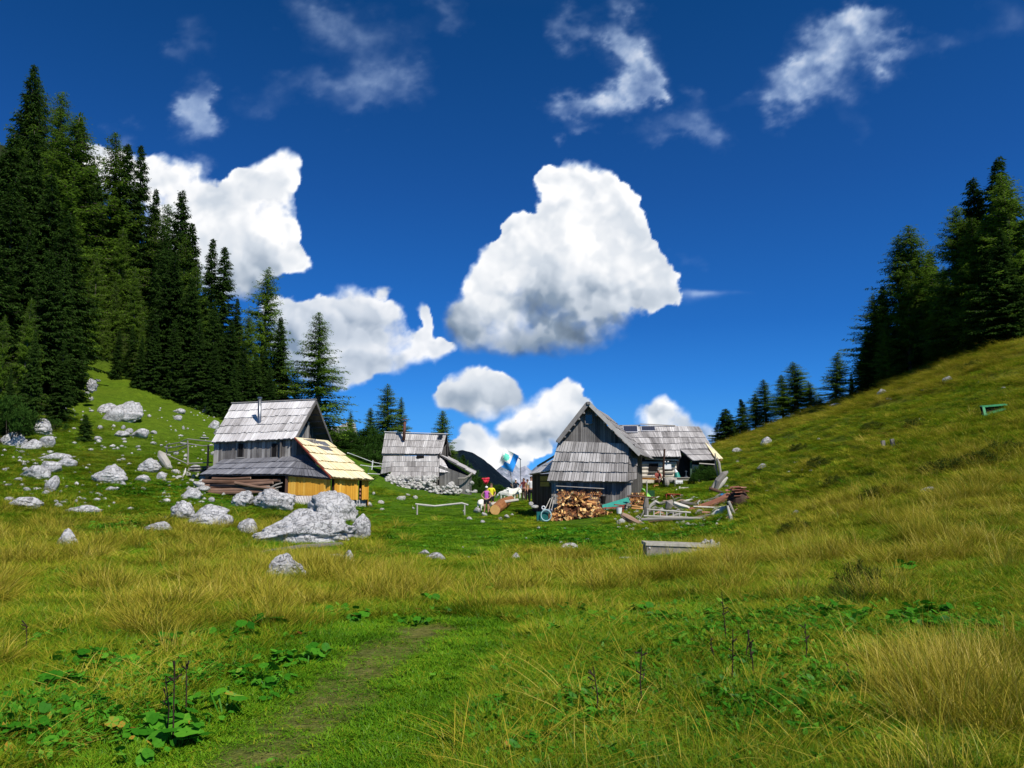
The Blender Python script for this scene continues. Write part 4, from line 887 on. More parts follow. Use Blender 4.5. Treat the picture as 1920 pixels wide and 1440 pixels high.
# --- left hut
def left_hut():
    rL, rR = P(436, 757, 54), P(592, 750, 53.1); eL, eR = P(397, 829, 51), P(553, 822, 50.2)
    base = ground_pt(500, 50.5); hut = empty('alpine_hut', base, 'left hut with bright shingle roof and a new yellow lean-to over orange boards', 'hut')
    roof = hut_part(hut, 'upper_roof', PALE, lambda m: shingles(m, [rL, rR, eR, eL], 5, .17, .03, .07, (.35, .95), .05))
    d = (rR - rL).normalized(); nv = Vector((-d.y, d.x, 0)).normalized(); hw = 3.1
    bR = rR + nv * hw + Vector((0, 0, eR.z - rR.z)) - (rR - eR).dot(d) * d * 0; bL = rL + nv * hw + Vector((0, 0, eR.z - rR.z))
    hut_part(hut, 'back_roof', GREY, lambda m: shingles(m, [rR, rL, bL, bR], 5, .17, .03, .07, (.3, .8)))
    def ridge(m):
        m.beam(rL + Vector((-.05, 0, .05)), rR + d * .03 + Vector((0, 0, .05)), .22, .05, .55)
    hut_part(hut, 'ridge_board', GREY, ridge)
    def barge(m):
        o = d * .03 - Vector((0, 0, .1)); m.beam(rR + o, eR + o, .05, .20, .45); m.beam(rR + o, bR + o, .05, .20, .4)
        for k in range(1, 7):
            t = k / 7
            for e in (eR, bR):
                p = lerp(rR, e, t) - Vector((0, 0, .16)); m.beam(p - d * 1.0, p + d * (.0), .07, .09, .35)
    hut_part(hut, 'barge_board', WALL, barge)
    # gable boards, set back under the roof
    gs = d * -.95
    def gable(m):
        A, B = eR + gs, bR + gs; za = rR.z - .30; z0 = eR.z - .12
        f = tri_top(A, B, .5, za, z0, z0); planks(m, A, B, lambda s: f(s), lambda s: z0 - 1.4, .20, tone=(.05, .5))
    hut_part(hut, 'gable_wall', WALL, gable)
    def loft(m):   # boards lit in the shaded gable, their light put into a paler tone
        A, B = eR + d * -.80 + (bR - eR) * .18, eR + d * -.80 + (bR - eR) * .66; L = (B - A).length
        def tp(s): return [5.2, 5.4, 5.95, 6.5, 6.55, 5.3, 5.7][min(6, int(s * 7))]
        planks(m, A, B, tp, lambda s: 4.5, .2, tone=(.45, .85), back=False)
    hut_part(hut, 'loft_boards', WALL, loft)
    # upper wall under the eave
    wA = P(400, 862, 51.28); wB = P(556, 856, 50.48)
    def wall(m):
        planks(m, wA, wB, lambda s: lerp(P(400, 828, 51.28).z, P(556, 821, 50.48).z, s), lambda s: wA.z - .45, .16, tone=(.35, .95))
    w = hut_part(hut, 'wall', WALL, wall)
    hut_part(hut, 'side_wall', WALL, lambda m: planks(m, wB + Vector((.02, .02, 0)), P(592, 850, 51.2), lambda s: 4.35, lambda s: 2.6, .16, tone=(.3, .8)))
    for px in (452, 515):
        t = (px - 400) / 156; a = lerp(wA, wB, t); dd = (wB - wA).normalized(); n = Vector((dd.y, -dd.x, 0)).normalized(); zt, zb = P(px, 832, 51.2).z, P(px, 858, 51.2).z - .02
        f = MB(); c = flat(a) + n * .05; ww = .19
        for s in (-1, 1): f.beam(c + dd * s * ww + Vector((0, 0, zb)), c + dd * s * ww + Vector((0, 0, zt)), .06, .06, .3, up=n)
        f.beam(c - dd * .26 + Vector((0, 0, zb)), c + dd * .26 + Vector((0, 0, zb)), .07, .07, .75)
        fo = f.build('window', WALL, hut); p = MB(); q = [c - dd * ww + Vector((0, 0, zb)), c + dd * ww + Vector((0, 0, zb)), c + dd * ww + Vector((0, 0, zt)), c - dd * ww + Vector((0, 0, zt))]; p.slab(*q, .03); p.build('pane', DARK, fo)
    # grey skirt roof: long front and the hipped part towards the annex
    sTL, sTR, sBR, sBL = P(419, 861, 51.3), P(566, 853, 50.6), P(531, 889, 48.0), P(375, 890, 48.9)
    hut_part(hut, 'skirt_roof', SLATE, lambda m: shingles(m, [sTL, sTR, sBR, sBL], 3, .22, .03, .07, (.35, .95), .02))
    hipR = P(622, 897, 47.4); topR = P(590, 862, 49.3)
    hut_part(hut, 'hip_roof', SLATE, lambda m: shingles(m, [P(566, 853, 50.6), P(572, 854, 50.4), hipR, sBR], 3, .22, .03, .06, (.2, .75), .02))
    # dark boards stand in for the shade under the skirt
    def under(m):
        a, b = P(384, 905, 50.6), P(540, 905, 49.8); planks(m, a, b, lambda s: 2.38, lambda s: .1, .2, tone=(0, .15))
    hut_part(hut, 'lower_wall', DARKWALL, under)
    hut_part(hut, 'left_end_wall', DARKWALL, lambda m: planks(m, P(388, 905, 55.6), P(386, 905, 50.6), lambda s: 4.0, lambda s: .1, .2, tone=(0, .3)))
    # annex: orange boards under new yellow shingles
    yTL, yTR, yBR, yBL = P(553, 820, 50.1), P(614, 826, 54.2), P(698, 899, 49.7), P(621, 895, 47.2)
    y = hut_part(hut, 'lean_to_roof', NEWROOF, lambda m: shingles(m, [yTL, yTR, yBR, yBL], 5, .24, .035, .10, (.45, 1.0), .03, over=.1))
    def patch(m):
        q = [bil([yTL, yTR, yBR, yBL], s, t) for s, t in ((.42, .07), (.80, .08), (.82, .2), (.5, .19))]; n = Vector((.3, -.6, .75)).normalized() * .10; m.slab(*[p + n for p in (q[3], q[2], q[1], q[0])], .03, .35)
        q = [bil([yTL, yTR, yBR, yBL], s, t) for s, t in ((.40, .21), (.72, .22), (.74, .33), (.52, .32))]; m.slab(*[p + n for p in (q[3], q[2], q[1], q[0])], .03, .3)
    hut_part(hut, 'old_shingle_patch', SLATE, patch)
    hut_part(hut, 'roof_edge_board', REDPAINT, lambda m: (m.beam(yTL + Vector((-.02, -.03, -.03)), yBL + Vector((-.02, -.03, -.03)), .05, .09, .5),))
    def zline(a, b, t): return lambda s: lerp(a, b, s) if t is None else t(s)
    def boards(name, pA, pB, zt, zb, tone=(.45, .9)):
        return hut_part(hut, name, ORANGE, lambda m: planks(m, pA, pB, lambda s: zt, lambda s: zb, .145, tone=tone))
    oA, oB, oC, oD = P(540, 915, 48.15), P(619, 915, 47.6), P(627, 915, 47.7), P(691, 915, 49.8)
    boards('orange_wall', oA, oB, 2.02, P(560, 929, 48.3).z)
    boards('orange_wall', oC, lerp(oC, oD, .69), 1.96, P(650, 937, 48.6).z - .02)
    boards('orange_wall', lerp(oC, oD, .80), oD, 1.9, P(685, 936, 49.8).z - .02)
    boards('orange_wall', oD, P(678, 905, 53.5), 1.9, .2)
    def gaps(m):
        for a, b, zt, zb in ((oB, oC, 2.0, P(620, 936, 48).z), (lerp(oC, oD, .69), lerp(oC, oD, .80), 1.9, P(675, 937, 49).z)):
            n = Vector((0, .35, 0)); m.slab(flat(a, zb) + n, flat(b, zb) + n, flat(b, zt) + n, flat(a, zt) + n, .04)
    hut_part(hut, 'open_bay', DARK, gaps)
    hut_part(hut, 'corner_post', BROWN, lambda m: (m.beam(flat(oA, .1) - Vector((.08, 0, 0)), flat(oA, 2.1) - Vector((.08, 0, 0)), .16, .14, .3), m.beam(flat(oC, 0) - Vector((.1, -.1, 0)), flat(oC, 1.95) - Vector((.1, -.1, 0)), .08, .1, .1)))
    def doorknobs(m):
        a = lerp(oC, oD, .75)
        for k in range(3): m.ball(flat(a, .68 + k * .24) - Vector((0, .03, 0)), (.06, .06, .09), .6 + .1 * k, 8, 5)
    hut_part(hut, 'hanging_bells', REDLOG, doorknobs)
    # board ramp below the orange wall
    def ramp_(m):
        a, b, c, e = P(541, 930, 47.9), P(612, 930, 47.6), P(606, 952, 45.8), P(556, 953, 46.2); shingles(m, [a, b, c, e], 1, .16, .03, .04, (.5, .9), base=False)
    rp = MB(); ramp_(rp); rp.build('board_ramp', GREY, None, 'grey board cover sloping from the orange wall towards the boulders', 'boards')
    # stone footing in shadow
    hut_part(hut, 'footing', ROCK, lambda m: (m.slab(flat(oA, -.3) + Vector((.1, .25, 0)), flat(oB, -.3) + Vector((0, .25, 0)), flat(oB, .8) + Vector((0, .25, 0)), flat(oA, .85) + Vector((.1, .25, 0)), .3), m.slab(flat(oC, -.6) + Vector((.1, .25, 0)), flat(oD, -.6) + Vector((-.1, .25, 0)), flat(oD, .55) + Vector((-.1, .25, 0)), flat(oC, .55) + Vector((0, .25, 0)), .3)))
    # stove pipe with its stay
    pb, pt_ = P(486, 808, 51.9), P(487, 746, 51.7)
    ch = MB(); ch.tube([pb - Vector((0, 0, .25)), pb + Vector((0, 0, .3)), pt_], [.13, .12, .11], 14, .5); c_ = ch.build('stove_pipe', METAL, hut, smooth=True)
    fl = MB(); fl.slab(pb + Vector((-.32, -.12, -.12)), pb + Vector((.3, -.12, -.12)), pb + Vector((.24, .18, .26)), pb + Vector((-.26, .18, .26)), .03); fl.tube([pt_ - Vector((0, 0, .05)), pt_ + Vector((0, 0, .05))], .14, 14); fl.build('flashing', METAL, c_)
    st = MB(); st.tube([P(489, 790, 51.9), P(525, 775, 52.9)], .018, 5, .2); st.build('stay_rod', METAL, c_)
    return hut
left_hut()
# --- back hut
def back_hut():
    base = ground_pt(770, 74); hut = empty('alpine_hut', base, 'small back hut with weathered shingles, a rusty stove pipe and a slanting annex', 'hut')
    rL, rR, eR, eL = P(722, 811, 77), P(837, 815, 76.6), P(828, 851, 74.6), P(716, 850, 75)
    hut_part(hut, 'upper_roof', GREY, lambda m: shingles(m, [rL, rR, eR, eL], 3, .17, .03, .06, (.45, 1), .02))
    bk = [rR, rL, rL + Vector((.3, 2.3, -1.9)), rR + Vector((.3, 2.3, -1.9))]; hut_part(hut, 'back_roof', GREY, lambda m: shingles(m, bk, 3, .2, tone=(.4, .9)))
    hut_part(hut, 'ridge_board', PALE, lambda m: m.beam(rL + Vector((-.05, -.05, .07)), rR + Vector((.15, -.05, .07)), .26, .06, .8))
    hut_part(hut, 'eave_beam', WALL, lambda m: (m.beam(eL + Vector((0, .1, -.12)), eR + Vector((0, .1, -.12)), .12, .12, .7),))
    sk = [P(720, 855, 74.9), P(824, 855, 74.5), P(823, 894, 73.5), P(732, 893, 73.8)]
    hut_part(hut, 'skirt_roof', GREY, lambda m: shingles(m, [P(734, 855, 74.8), sk[1], sk[2], sk[3]], 4, .16, .03, .05, (.4, .98), .02))
    hut_part(hut, 'corner_roof', PALE, lambda m: shingles(m, [P(719, 855, 74.9), P(735, 855, 74.8), P(733, 884, 73.8), P(714, 888, 74.4)], 3, .16, .03, .05, (.3, .7), .02))
    hut_part(hut, 'corner_roof', PALE, lambda m: shingles(m, [P(824, 858, 74.5), P(830, 860, 74.6), P(844, 885, 73.6), P(824, 885, 73.6)], 2, .2, .03, .04, (.5, .95), .02))
    def wall(m):
        planks(m, P(716, 900, 74.6), P(822, 900, 74.0), lambda s: P(760, 890, 74.2).z, lambda s: .8, .2, tone=(.1, .5)); planks(m, P(836, 850, 80), P(838, 850, 75.6), lambda s: 6.8 - abs(s - .5) * 3.4, lambda s: 1, .2, tone=(0, .2))
        m.beam(P(735, 897, 73.6), P(823, 898, 73.3), .1, .14, .7); planks(m, P(823, 850, 74.3), P(840, 850, 76.2), lambda s: P(826, 850, 74.4).z - .1 + s * 1.2, lambda s: 1.2, .2, tone=(.1, .4)); planks(m, P(717, 850, 79), P(718, 850, 74.9), lambda s: 4.2, lambda s: .6, .2)
    hut_part(hut, 'wall', WALL, wall)
    wn = MB(); c = P(788, 858, 74.45); wn.slab(c + Vector((-.35, 0, -.28)), c + Vector((.35, 0, -.28)), c + Vector((.35, 0, .2)), c + Vector((-.35, 0, .2)), .05, .05); wo_ = wn.build('window', DARK, hut)
    s_ = MB(); s_.slab(c + Vector((-.32, -.06, -.42)), c + Vector((.28, -.06, -.42)), c + Vector((.28, -.02, -.16)), c + Vector((-.32, -.02, -.16)), .03, .6); s_.build('shutter', WALL, wo_)
    # annex
    def annex(m):
        planks(m, P(824, 900, 73.8), P(884, 900, 73.0), lambda s: lerp(P(826, 872, 73.8).z, P(884, 893, 73).z, min(1, s * 1.1)), lambda s: .5, .18, tone=(.4, .8)); planks(m, P(884, 900, 73.0), P(884, 900, 77.0), lambda s: 2.2, lambda s: .6, .2, tone=(.2, .5))
    hut_part(hut, 'annex_wall', WALL, annex)
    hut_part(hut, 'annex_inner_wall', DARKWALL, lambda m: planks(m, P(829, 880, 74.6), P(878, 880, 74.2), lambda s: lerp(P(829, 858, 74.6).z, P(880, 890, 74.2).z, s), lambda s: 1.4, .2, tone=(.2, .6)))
    hut_part(hut, 'annex_roof', PALE, lambda m: shingles(m, [P(823, 851, 74.6), P(826, 848, 78.5), P(892, 884, 77.5), P(889, 889, 72.8)], 4, .25, .04, .06, (.3, .8)))
    hut_part(hut, 'curved_brace', DRIFT, lambda m: m.tube([P(859, 897, 72.8), P(871, 897, 72.7), P(879, 893, 72.7), P(886, 886, 72.8)], [.07, .09, .1, .08], 7, .6))
    ch = MB(); ch.tube([P(757, 826, 75.9), P(759, 790, 75.9)], .14, 12, .5); c_ = ch.build('stove_pipe', RUST, hut, smooth=True)
    cp = MB(); cp.tube([P(759, 787.5, 75.9), P(759, 786, 75.9)], [.30, .22], 12, .3); cp.tube([P(759, 791, 75.9), P(759, 787, 75.9)], .03, 6); cp.build('cowl', RUST, c_)
    pn = MB(); a = P(826, 821, 76.1); u = (rL - eL).normalized(); dd = Vector((1, 0, 0)); pn.slab(a - dd * .22 - u * .2 + Vector((0, -.12, .12)), a + dd * .22 - u * .2 + Vector((0, -.12, .12)), a + dd * .22 + u * .2 + Vector((0, -.12, .12)), a - dd * .22 + u * .2 + Vector((0, -.12, .12)), .04); pn.build('solar_panel', PANE, hut)
    return hut
back_hut()
# --- barn with the big shingled gable
def barn():
    base = ground_pt(1100, 50); hut = empty('wooden_barn', base, 'grey barn with a tall gable and shingled apron facing the meadow', 'barn')
    ap = P(1103, 757, 47.6); fL, fR = P(1045, 828, 47.6), P(1200, 852, 47.6); back = Vector((2.2, 8.5, 0))
    hut_part(hut, 'left_roof', GREY, lambda m: shingles(m, [ap + back, ap, fL, fL + back], 4, .17, .03, .06, (.2, .7)))
    hut_part(hut, 'right_roof', GREY, lambda m: shingles(m, [ap, ap + back, fR + back, fR], 5, .17, .03, .06, (.3, .8)))
    def barge(m):
        m.beam(ap + Vector((-.05, -.04, .02)), fL + Vector((0, -.04, -.02)), .06, .24, .62, up=(1, 0, 1)); m.beam(ap + Vector((.05, -.04, .0)), fR + Vector((0, -.04, -.02)), .06, .24, .95, up=(-1, 0, 1))
        m.beam(ap + Vector((0, -.15, .03)), ap + Vector((0, .3, .03)), .2, .16, .5)
        for k in range(1, 6):
            for e in (fL, fR):
                p = lerp(ap, e, k / 6.4) - Vector((0, 0, .18)); m.beam(p, p + Vector((.25, 1.0, 0)), .09, .11, .8)
    hut_part(hut, 'barge_board', WALL, barge)
    gA, gB = P(1046, 830, 48.15), P(1190, 830, 48.15); sa = (1104 - 1046) / 144
    f = tri_top(gA, gB, sa, zof(762, 48.15), zof(829, 48.15), zof(850, 48.15))
    def gable(m): planks(m, gA, gB, f, lambda s: zof(833, 48.15), .14, tone=(.15, .6))
    hut_part(hut, 'gable_wall', WALL, gable)
    w = MB(); a = P(1104, 786, 48.08); w.slab(a + Vector((-.2, 0, -.27)), a + Vector((.2, 0, -.27)), a + Vector((.2, 0, .27)), a + Vector((-.2, 0, .27)), .05); w_ = w.build('window', PANE, hut)
    fr = MB(); 
    for s in (-1, 1): fr.beam(a + Vector((s * .22, -.03, -.3)), a + Vector((s * .22, -.03, .3)), .05, .05, .5, up=(0, 1, 0)); fr.beam(a + Vector((-.24, -.03, s * .29)), a + Vector((.24, -.03, s * .29)), .05, .05, .5)
    fr.build('frame', WALL, w_)
    # apron: four long courses falling outwards
    aTL, aTR, aBR, aBL = P(1047, 827, 48.05), P(1179, 832, 48.05), P(1177, 902, 47.45), P(1026, 900, 47.45)
    hut_part(hut, 'apron_roof', GREY, lambda m: shingles(m, [aTL, aTR, aBR, aBL], 4, .17, .035, .09, (.25, .8), .02))
    hut_part(hut, 'apron_corner', GREY, lambda m: shingles(m, [P(1180, 838, 48.05), P(1195, 848, 48.9), P(1193, 896, 48.3), P(1177, 900, 47.5)], 4, .2, .03, .05, (.15, .5), .02))
    def wall(m):
        planks(m, P(1034, 930, 47.95), P(1184, 930, 47.95), lambda s: zof(896, 47.95), lambda s: zof(958, 47.95) - .3, .15, tone=(.3, .9)); planks(m, P(1184, 930, 47.97), P(1205, 930, 56.5), lambda s: 3.8, lambda s: -.2, .2, tone=(.1, .5))
        m.beam(P(1030, 903, 47.85), P(1186, 903, 47.85), .08, .1, .75)
    hut_part(hut, 'wall', WALL, wall)
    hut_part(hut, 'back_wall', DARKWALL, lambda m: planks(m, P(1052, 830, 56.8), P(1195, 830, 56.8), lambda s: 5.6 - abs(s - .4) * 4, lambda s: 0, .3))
    # side shed with the bright roof
    hut_part(hut, 'shed_roof', PALE, lambda m: (shingles(m, [P(1046, 856, 50.6), P(1046, 862, 48.6), P(1030, 883, 47.9), P(992, 889, 52.2)], 2, .2, .03, .04, (.6, 1)),))
    hut_part(hut, 'shed_roof_edge', WALL, lambda m: (m.beam(P(1045, 852, 51.0), P(1008, 874, 54), .1, .1, .5),))
    sA, sB = P(998, 930, 52.2), P(1039, 930, 48.1)
    hut_part(hut, 'shed_wall', DARKWALL, lambda m: planks(m, sA, sB, lambda s: lerp(zof(889, 52.2), zof(888, 48.3), s), lambda s: -.6, .17, tone=(.1, .75)))  # faces away from the sun; its shade is put into the dark boards
    dd = (sB - sA).normalized(); n = Vector((dd.y, -dd.x, 0)).normalized(); fr = MB(); a = flat(lerp(sA, sB, .42)) + n * .05; b = flat(lerp(sA, sB, .82)) + n * .05
    zt, zb = P(1025, 893, 49.6).z, P(1025, 912, 49.6).z; fr.slab(flat(a, zb), flat(b, zb), flat(b, zt), flat(a, zt), .05, .5); sh = fr.build('shutter', plain('ochre boards', (.36, .25, .05), .8), hut, 'ochre board shutter')
    cc = MB(); cc.beam(flat(a, (zt + zb) / 2) + n * .03, flat(b, (zt + zb) / 2) + n * .03, .03, .05, .1); cc.build('cross_bar', DARKWALL, sh)
barn()
# --- cottage behind, right of the barn
def cottage():
    base = ground_pt(1260, 60); hut = empty('alpine_hut', base, 'long cottage with two solar panels on its shingle roof and whitewashed log wall', 'hut')
    rL, rM, rR = P(1120, 799, 64), P(1268, 798, 63.2), P(1312, 801, 62.8)
    eL, eM = P(1170, 856, 59), P(1277, 857, 58.6)
    hut_part(hut, 'main_roof', GREY, lambda m: shingles(m, [rL, rM, eM, eL], 5, .17, .03, .07, (.3, 1), .03))
    hut_part(hut, 'side_roof', GREY, lambda m: (shingles(m, [P(1266, 799, 63.1), P(1311, 800, 62.8), P(1337, 842, 59.5), P(1275, 842, 59.7)], 4, .17, .03, .07, (.4, .98), .03), shingles(m, [P(1275, 843, 59.5), P(1337, 843, 59.4), P(1349, 862, 57.8), P(1298, 864, 57.9)], 2, .17, .03, .07, (.4, .9), .03)))
    hut_part(hut, 'back_roof', GREY, lambda m: shingles(m, [rR, rL, rL + Vector((0, 4, -2.6)), rR + Vector((0, 4, -2.6))], 3, .3))
    hut_part(hut, 'ridge_board', DRIFT, lambda m: (m.beam(P(1200, 795, 63.4), P(1266, 798, 63.0), .14, .07, .7), m.beam(P(1143, 798, 63.8), P(1200, 797, 63.5), .14, .06, .6)))
    hut_part(hut, 'fresh_roof_edge', NEWROOF, lambda m: shingles(m, [P(1322, 830, 60.3), P(1331, 834, 60.4), P(1355, 862, 57.7), P(1341, 861, 57.6)], 1, .25, .04, .1, (.6, .9), base=True))
    for (x0, x1, y0, y1) in ((1167, 1195, 799, 811), (1201, 1228, 800, 808.5)):
        n = Vector((0, -.55, .75)).normalized() * .25
        dpt = lambda x, y: P(x, y + 4, lerp(63.9, 59, (y + 4 - 798) / 58)) + n
        q = [dpt(x0 + 1, y1), dpt(x1 + 1, y1), dpt(x1, y0), dpt(x0, y0)]
        f = MB(); f.slab(*q, .05, .9); fo = f.build('solar_panel', plain('aluminium frame', (.6, .6, .62), .4, .05), hut)
        c = MB(); nx, ny = 6, 3
        for i in range(nx):
            for j in range(ny):
                def bb(s, t): return lerp(lerp(q[0], q[1], s), lerp(q[3], q[2], s), t) + n * .05
                e = .002; c.slab(bb(.04 + .92 * i / nx + e, .06 + .88 * j / ny + e), bb(.04 + .92 * (i + 1) / nx - e, .06 + .88 * j / ny + e), bb(.04 + .92 * (i + 1) / nx - e, .06 + .88 * (j + 1) / ny - e), bb(.04 + .92 * i / nx + e, .06 + .88 * (j + 1) / ny - e), .01)
        c.build('cells', glassy('solar cells', (.035, .04, .065), .35), fo)
    wA, wB = P(1196, 880, 59.45), P(1268, 880, 59.3); zb = zof(908, 60)
    def logs(m):
        z = zb - .3; 
        while z < 3.15: m.tube([flat(wA, z), flat(wB, z)], .17, 8, rnd.random()); z += .30
    hut_part(hut, 'log_wall', PLASTER, logs)
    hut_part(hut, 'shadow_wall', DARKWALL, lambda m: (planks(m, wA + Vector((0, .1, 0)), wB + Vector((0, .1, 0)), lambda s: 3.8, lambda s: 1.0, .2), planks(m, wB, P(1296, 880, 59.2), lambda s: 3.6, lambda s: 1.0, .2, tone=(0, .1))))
    hut_part(hut, 'eave_rail', DRIFT, lambda m: m.beam(P(1209, 860, 59.3), P(1272, 863, 58.9), .1, .12, .8))
    for (x0, x1, y0, y1) in ((1217, 1234, 869, 885), (1247, 1262, 880, 888)):
        f = MB(); q = [P(x0, y1, 59.20), P(x1, y1, 59.20), P(x1, y0, 59.20), P(x0, y0, 59.20)]; f.slab(*q, .06, .1); fo = f.build('window', DARK, hut)
        o_ = Vector((0, -.04, 0)); g = MB(); g.beam(q[0] + o_, q[1] + o_, .08, .08, .5); g.build('sill', WALL, fo); g = MB(); g.beam(q[2] + o_, q[3] + o_, .08, .08, .3); g.build('lintel', WALL, fo)
    dr = MB(); q = [P(1268, 906, 59.6), P(1294, 906, 59.3), P(1294, 862, 59.3), P(1268, 858, 59.6)]; dr.slab(*q, .05); dr.build('doorway', DARK, hut)
    jb = MB(); jb.beam(P(1295.5, 906, 58.3), P(1295.5, 866, 58.3), .12, .1, .5, up=(0, 1, 0)); jb.build('door_jamb', plain('green stained wood', (.06, .11, .07), .7), hut)
    hut_part(hut, 'right_wall', WALL, lambda m: (planks(m, P(1297, 880, 59.0), P(1342, 880, 58.8), lambda s: 3.35, lambda s: zof(896, 59), .2, tone=(0, .25)), planks(m, P(1342, 880, 58.8), P(1318, 880, 63), lambda s: 3.6, lambda s: 1.0, .2)))
    hut_part(hut, 'right_wall_whitewash', PLASTER, lambda m: [m.tube([P(1298, y, 58.75), P(1310, y + 1, 58.7)], .13, 8, .5) for y in (874, 880, 886)])
    hut_part(hut, 'floor_beam', ORANGE, lambda m: m.beam(P(1202, 897, 58.95), P(1232, 898, 58.95), .18, .14, .15))
    hut_part(hut, 'stone_sill', PLASTER, lambda m: m.beam(P(1202, 902.5, 58.8), P(1232, 903, 58.8), .5, .22, .5))
cottage()
# ---------------------------------------------------------------- yard, wood stacks, fences, trough
def tubeobj(name, pts, rad, mat, label, cat, group=None, n=8, tone=.5, jit=.15, et=None):
    m = MB(); m.tube(pts, rad, n, tone, jit, et); return m.build(name, mat, None, label, cat, group, smooth=False)
def Gz(px, Y, dz=0): return ground_pt(px, Y, dz)
# long logs stored under the skirt of the left hut
for i, (a, b, r, lab) in enumerate([((380, 903), (526, 901), .14, 'topmost log of the stack under the left hut skirt roof'), ((382, 912), (512, 905), .12, 'second log of the stack under the left hut, climbing to the right'), ((383, 921), (505, 913), .14, 'third log of the stack under the left hut with a crack'),
      ((378, 916), (500, 923), .11, 'thin log lying aslant low in the stack under the left hut'), ((390, 924), (508, 921), .13, 'lowest log of the stack under the left hut'), ((440, 905), (516, 917), .09, 'short log crossing the stack under the left hut'), ((398, 897), (470, 896), .08, 'short pale pole above the stack under the left hut')]):
    Y = 48.6 - .12 * (i % 3) - .1 * i; A, B = P(*a, Y), P(*b, Y - .3); tubeobj('log', [A, lerp(A, B, .5) + Vector((0, 0, -.05)), B], [r, r * .95, r * .8], BROWN, lab, 'log', 'logs stored under the left hut', 9, .45 + .1 * (i % 3), .1, .95)
for i, (a, b) in enumerate([((504, 917), (530, 905)), ((506, 922), (528, 912)), ((500, 913), (522, 920))]):
    tubeobj('branch', [P(*a, 47.6 + .1 * i), P((a[0] + b[0]) / 2, (a[1] + b[1]) / 2 - 2, 47.6), P(*b, 47.7)], [.06, .05, .03], DRIFT, ['white crooked branch leaning at the log stack end', 'lower white branch at the log stack end', 'third white branch across the log stack end'][i], 'branch', 'white branches at the log stack')
for i, (px, Y) in enumerate([(378, 47.8), (384, 47.6), (374, 48.2), (381, 48.8)]):
    o = link('rock', SMALLW[i % 5], None, Gz(px, Y, .15 + .12 * i)); o.scale = (.35, .3, .25); tag(o, 'pale stone carrying the left ends of the stored logs', 'rock', 'stones at the log stack end')
# pole fence left of the hut
def fence(name, label, posts, rails, cat='fence', mat=DRIFT, pr=.05):
    root = empty(name, posts[0][0].copy(), label, cat)
    for a, b in posts: m = MB(); m.tube([a - Vector((0, 0, .2)), lerp(a, b, .5) + Vector((.03, 0, 0)), b], [pr * 1.1, pr, pr * .8], 7, .5, .2); m.build('post', mat, root)
    for r in rails: m = MB(); m.tube(r, [.035] * len(r), 6, .6, .2); m.build('rail', mat, root)
    return root
fence('pole_fence', 'crooked pole fence between the left hut and the slope', [(P(352, 866, 54), P(352, 826, 54)), (P(312, 846, 56), P(313, 833, 56)), (P(402, 862, 53), P(402, 826, 53))],
      [[P(400, 828, 53), P(370, 825, 53.6), P(352, 823, 54), P(335, 830, 55), P(313, 834, 56)], [P(400, 835, 53), P(380, 836, 53.5), P(354, 832, 54), P(330, 838, 55), P(310, 841, 56)], [P(398, 867, 52.6), P(350, 869, 53)], [P(350, 869, 53), P(325, 858, 54), P(303, 847, 55)], [P(352, 836, 54), P(333, 846, 55), P(316, 848, 56)]])
fence('rope_fence', 'white rope fence between the yellow roof and the back hut', [(P(697, 876, 62), P(699, 863, 62)), (P(690, 880, 64), P(698, 868, 62))], [[P(652, 849, 55), P(676, 858, 60), P(697, 866, 63), P(717, 870, 72)], [P(676, 872, 60), P(697, 875, 62), P(715, 874, 72)], [P(690, 888, 60), P(712, 889, 72)]], 'fence', WHITE, .04)
m = MB(); m.beam(P(358, 877, 52), P(392, 875, 51.5), .3, .10, .2); m.beam(P(358, 882, 52), P(385, 882, 51.6), .3, .14, .05); m.build('plank_pile', WALL, None, 'dark planks lying left of the left hut skirt roof', 'planks')
tubeobj('tree_root', [P(299, 847, 54.6), P(304, 856, 54.3), P(312, 868, 54), P(318, 880, 53.6)], [.10, .28, .26, .12], DRIFT, 'pinkish dead root leaning at the corner of the crooked pole fence', 'root', None, 9, .75, .5)
tubeobj('branch', [P(342, 896, 51.5), P(347, 885, 51.7), P(348, 878, 52)], [.05, .07, .03], DRIFT, 'forked white branch standing left of the left hut', 'branch', None, 6, .9)
for i, (px, b, w, h) in enumerate([(316, 880, 12, 11), (323, 888, 8, 7), (330, 889, 16, 8), (334, 897, 12, 6), (352, 893, 9, 7), (362, 897, 10, 8), (358, 902, 8, 5), (370, 893, 6, 6), (378, 899, 10, 8), (376, 906, 10, 6), (346, 935, 18, 8), (357, 921, 7, 4), (430, 925, 12, 8), (418, 930, 8, 6)]):
    pebble(px, b, w, h, 'white stone of the tumbled row left of the left hut', 'white stones of the tumbled row', True)
# hitching rail in the meadow
hr = empty('hitching_rail', Gz(780, 54), 'bare pole rail on two posts standing alone in the meadow', 'rail')
for px in (782, 871):
    m = MB(); g = G(px, 966, 40); m.tube([g - Vector((0, 0, .2)), Vector((g.x, g.y, P(px, 946, g.y).z))], [.05, .045], 7, .75); m.build('post', DRIFT, hr)
gy = G(782, 966, 40).y; m = MB(); m.tube([P(779, 945, gy), P(795, 947, gy), P(815, 949, gy), P(845, 946, gy), P(866, 943.5, gy), P(878, 947, gy)], [.05, .06, .06, .06, .06, .05], 8, .85, .2); m.build('rail', DRIFT, hr)
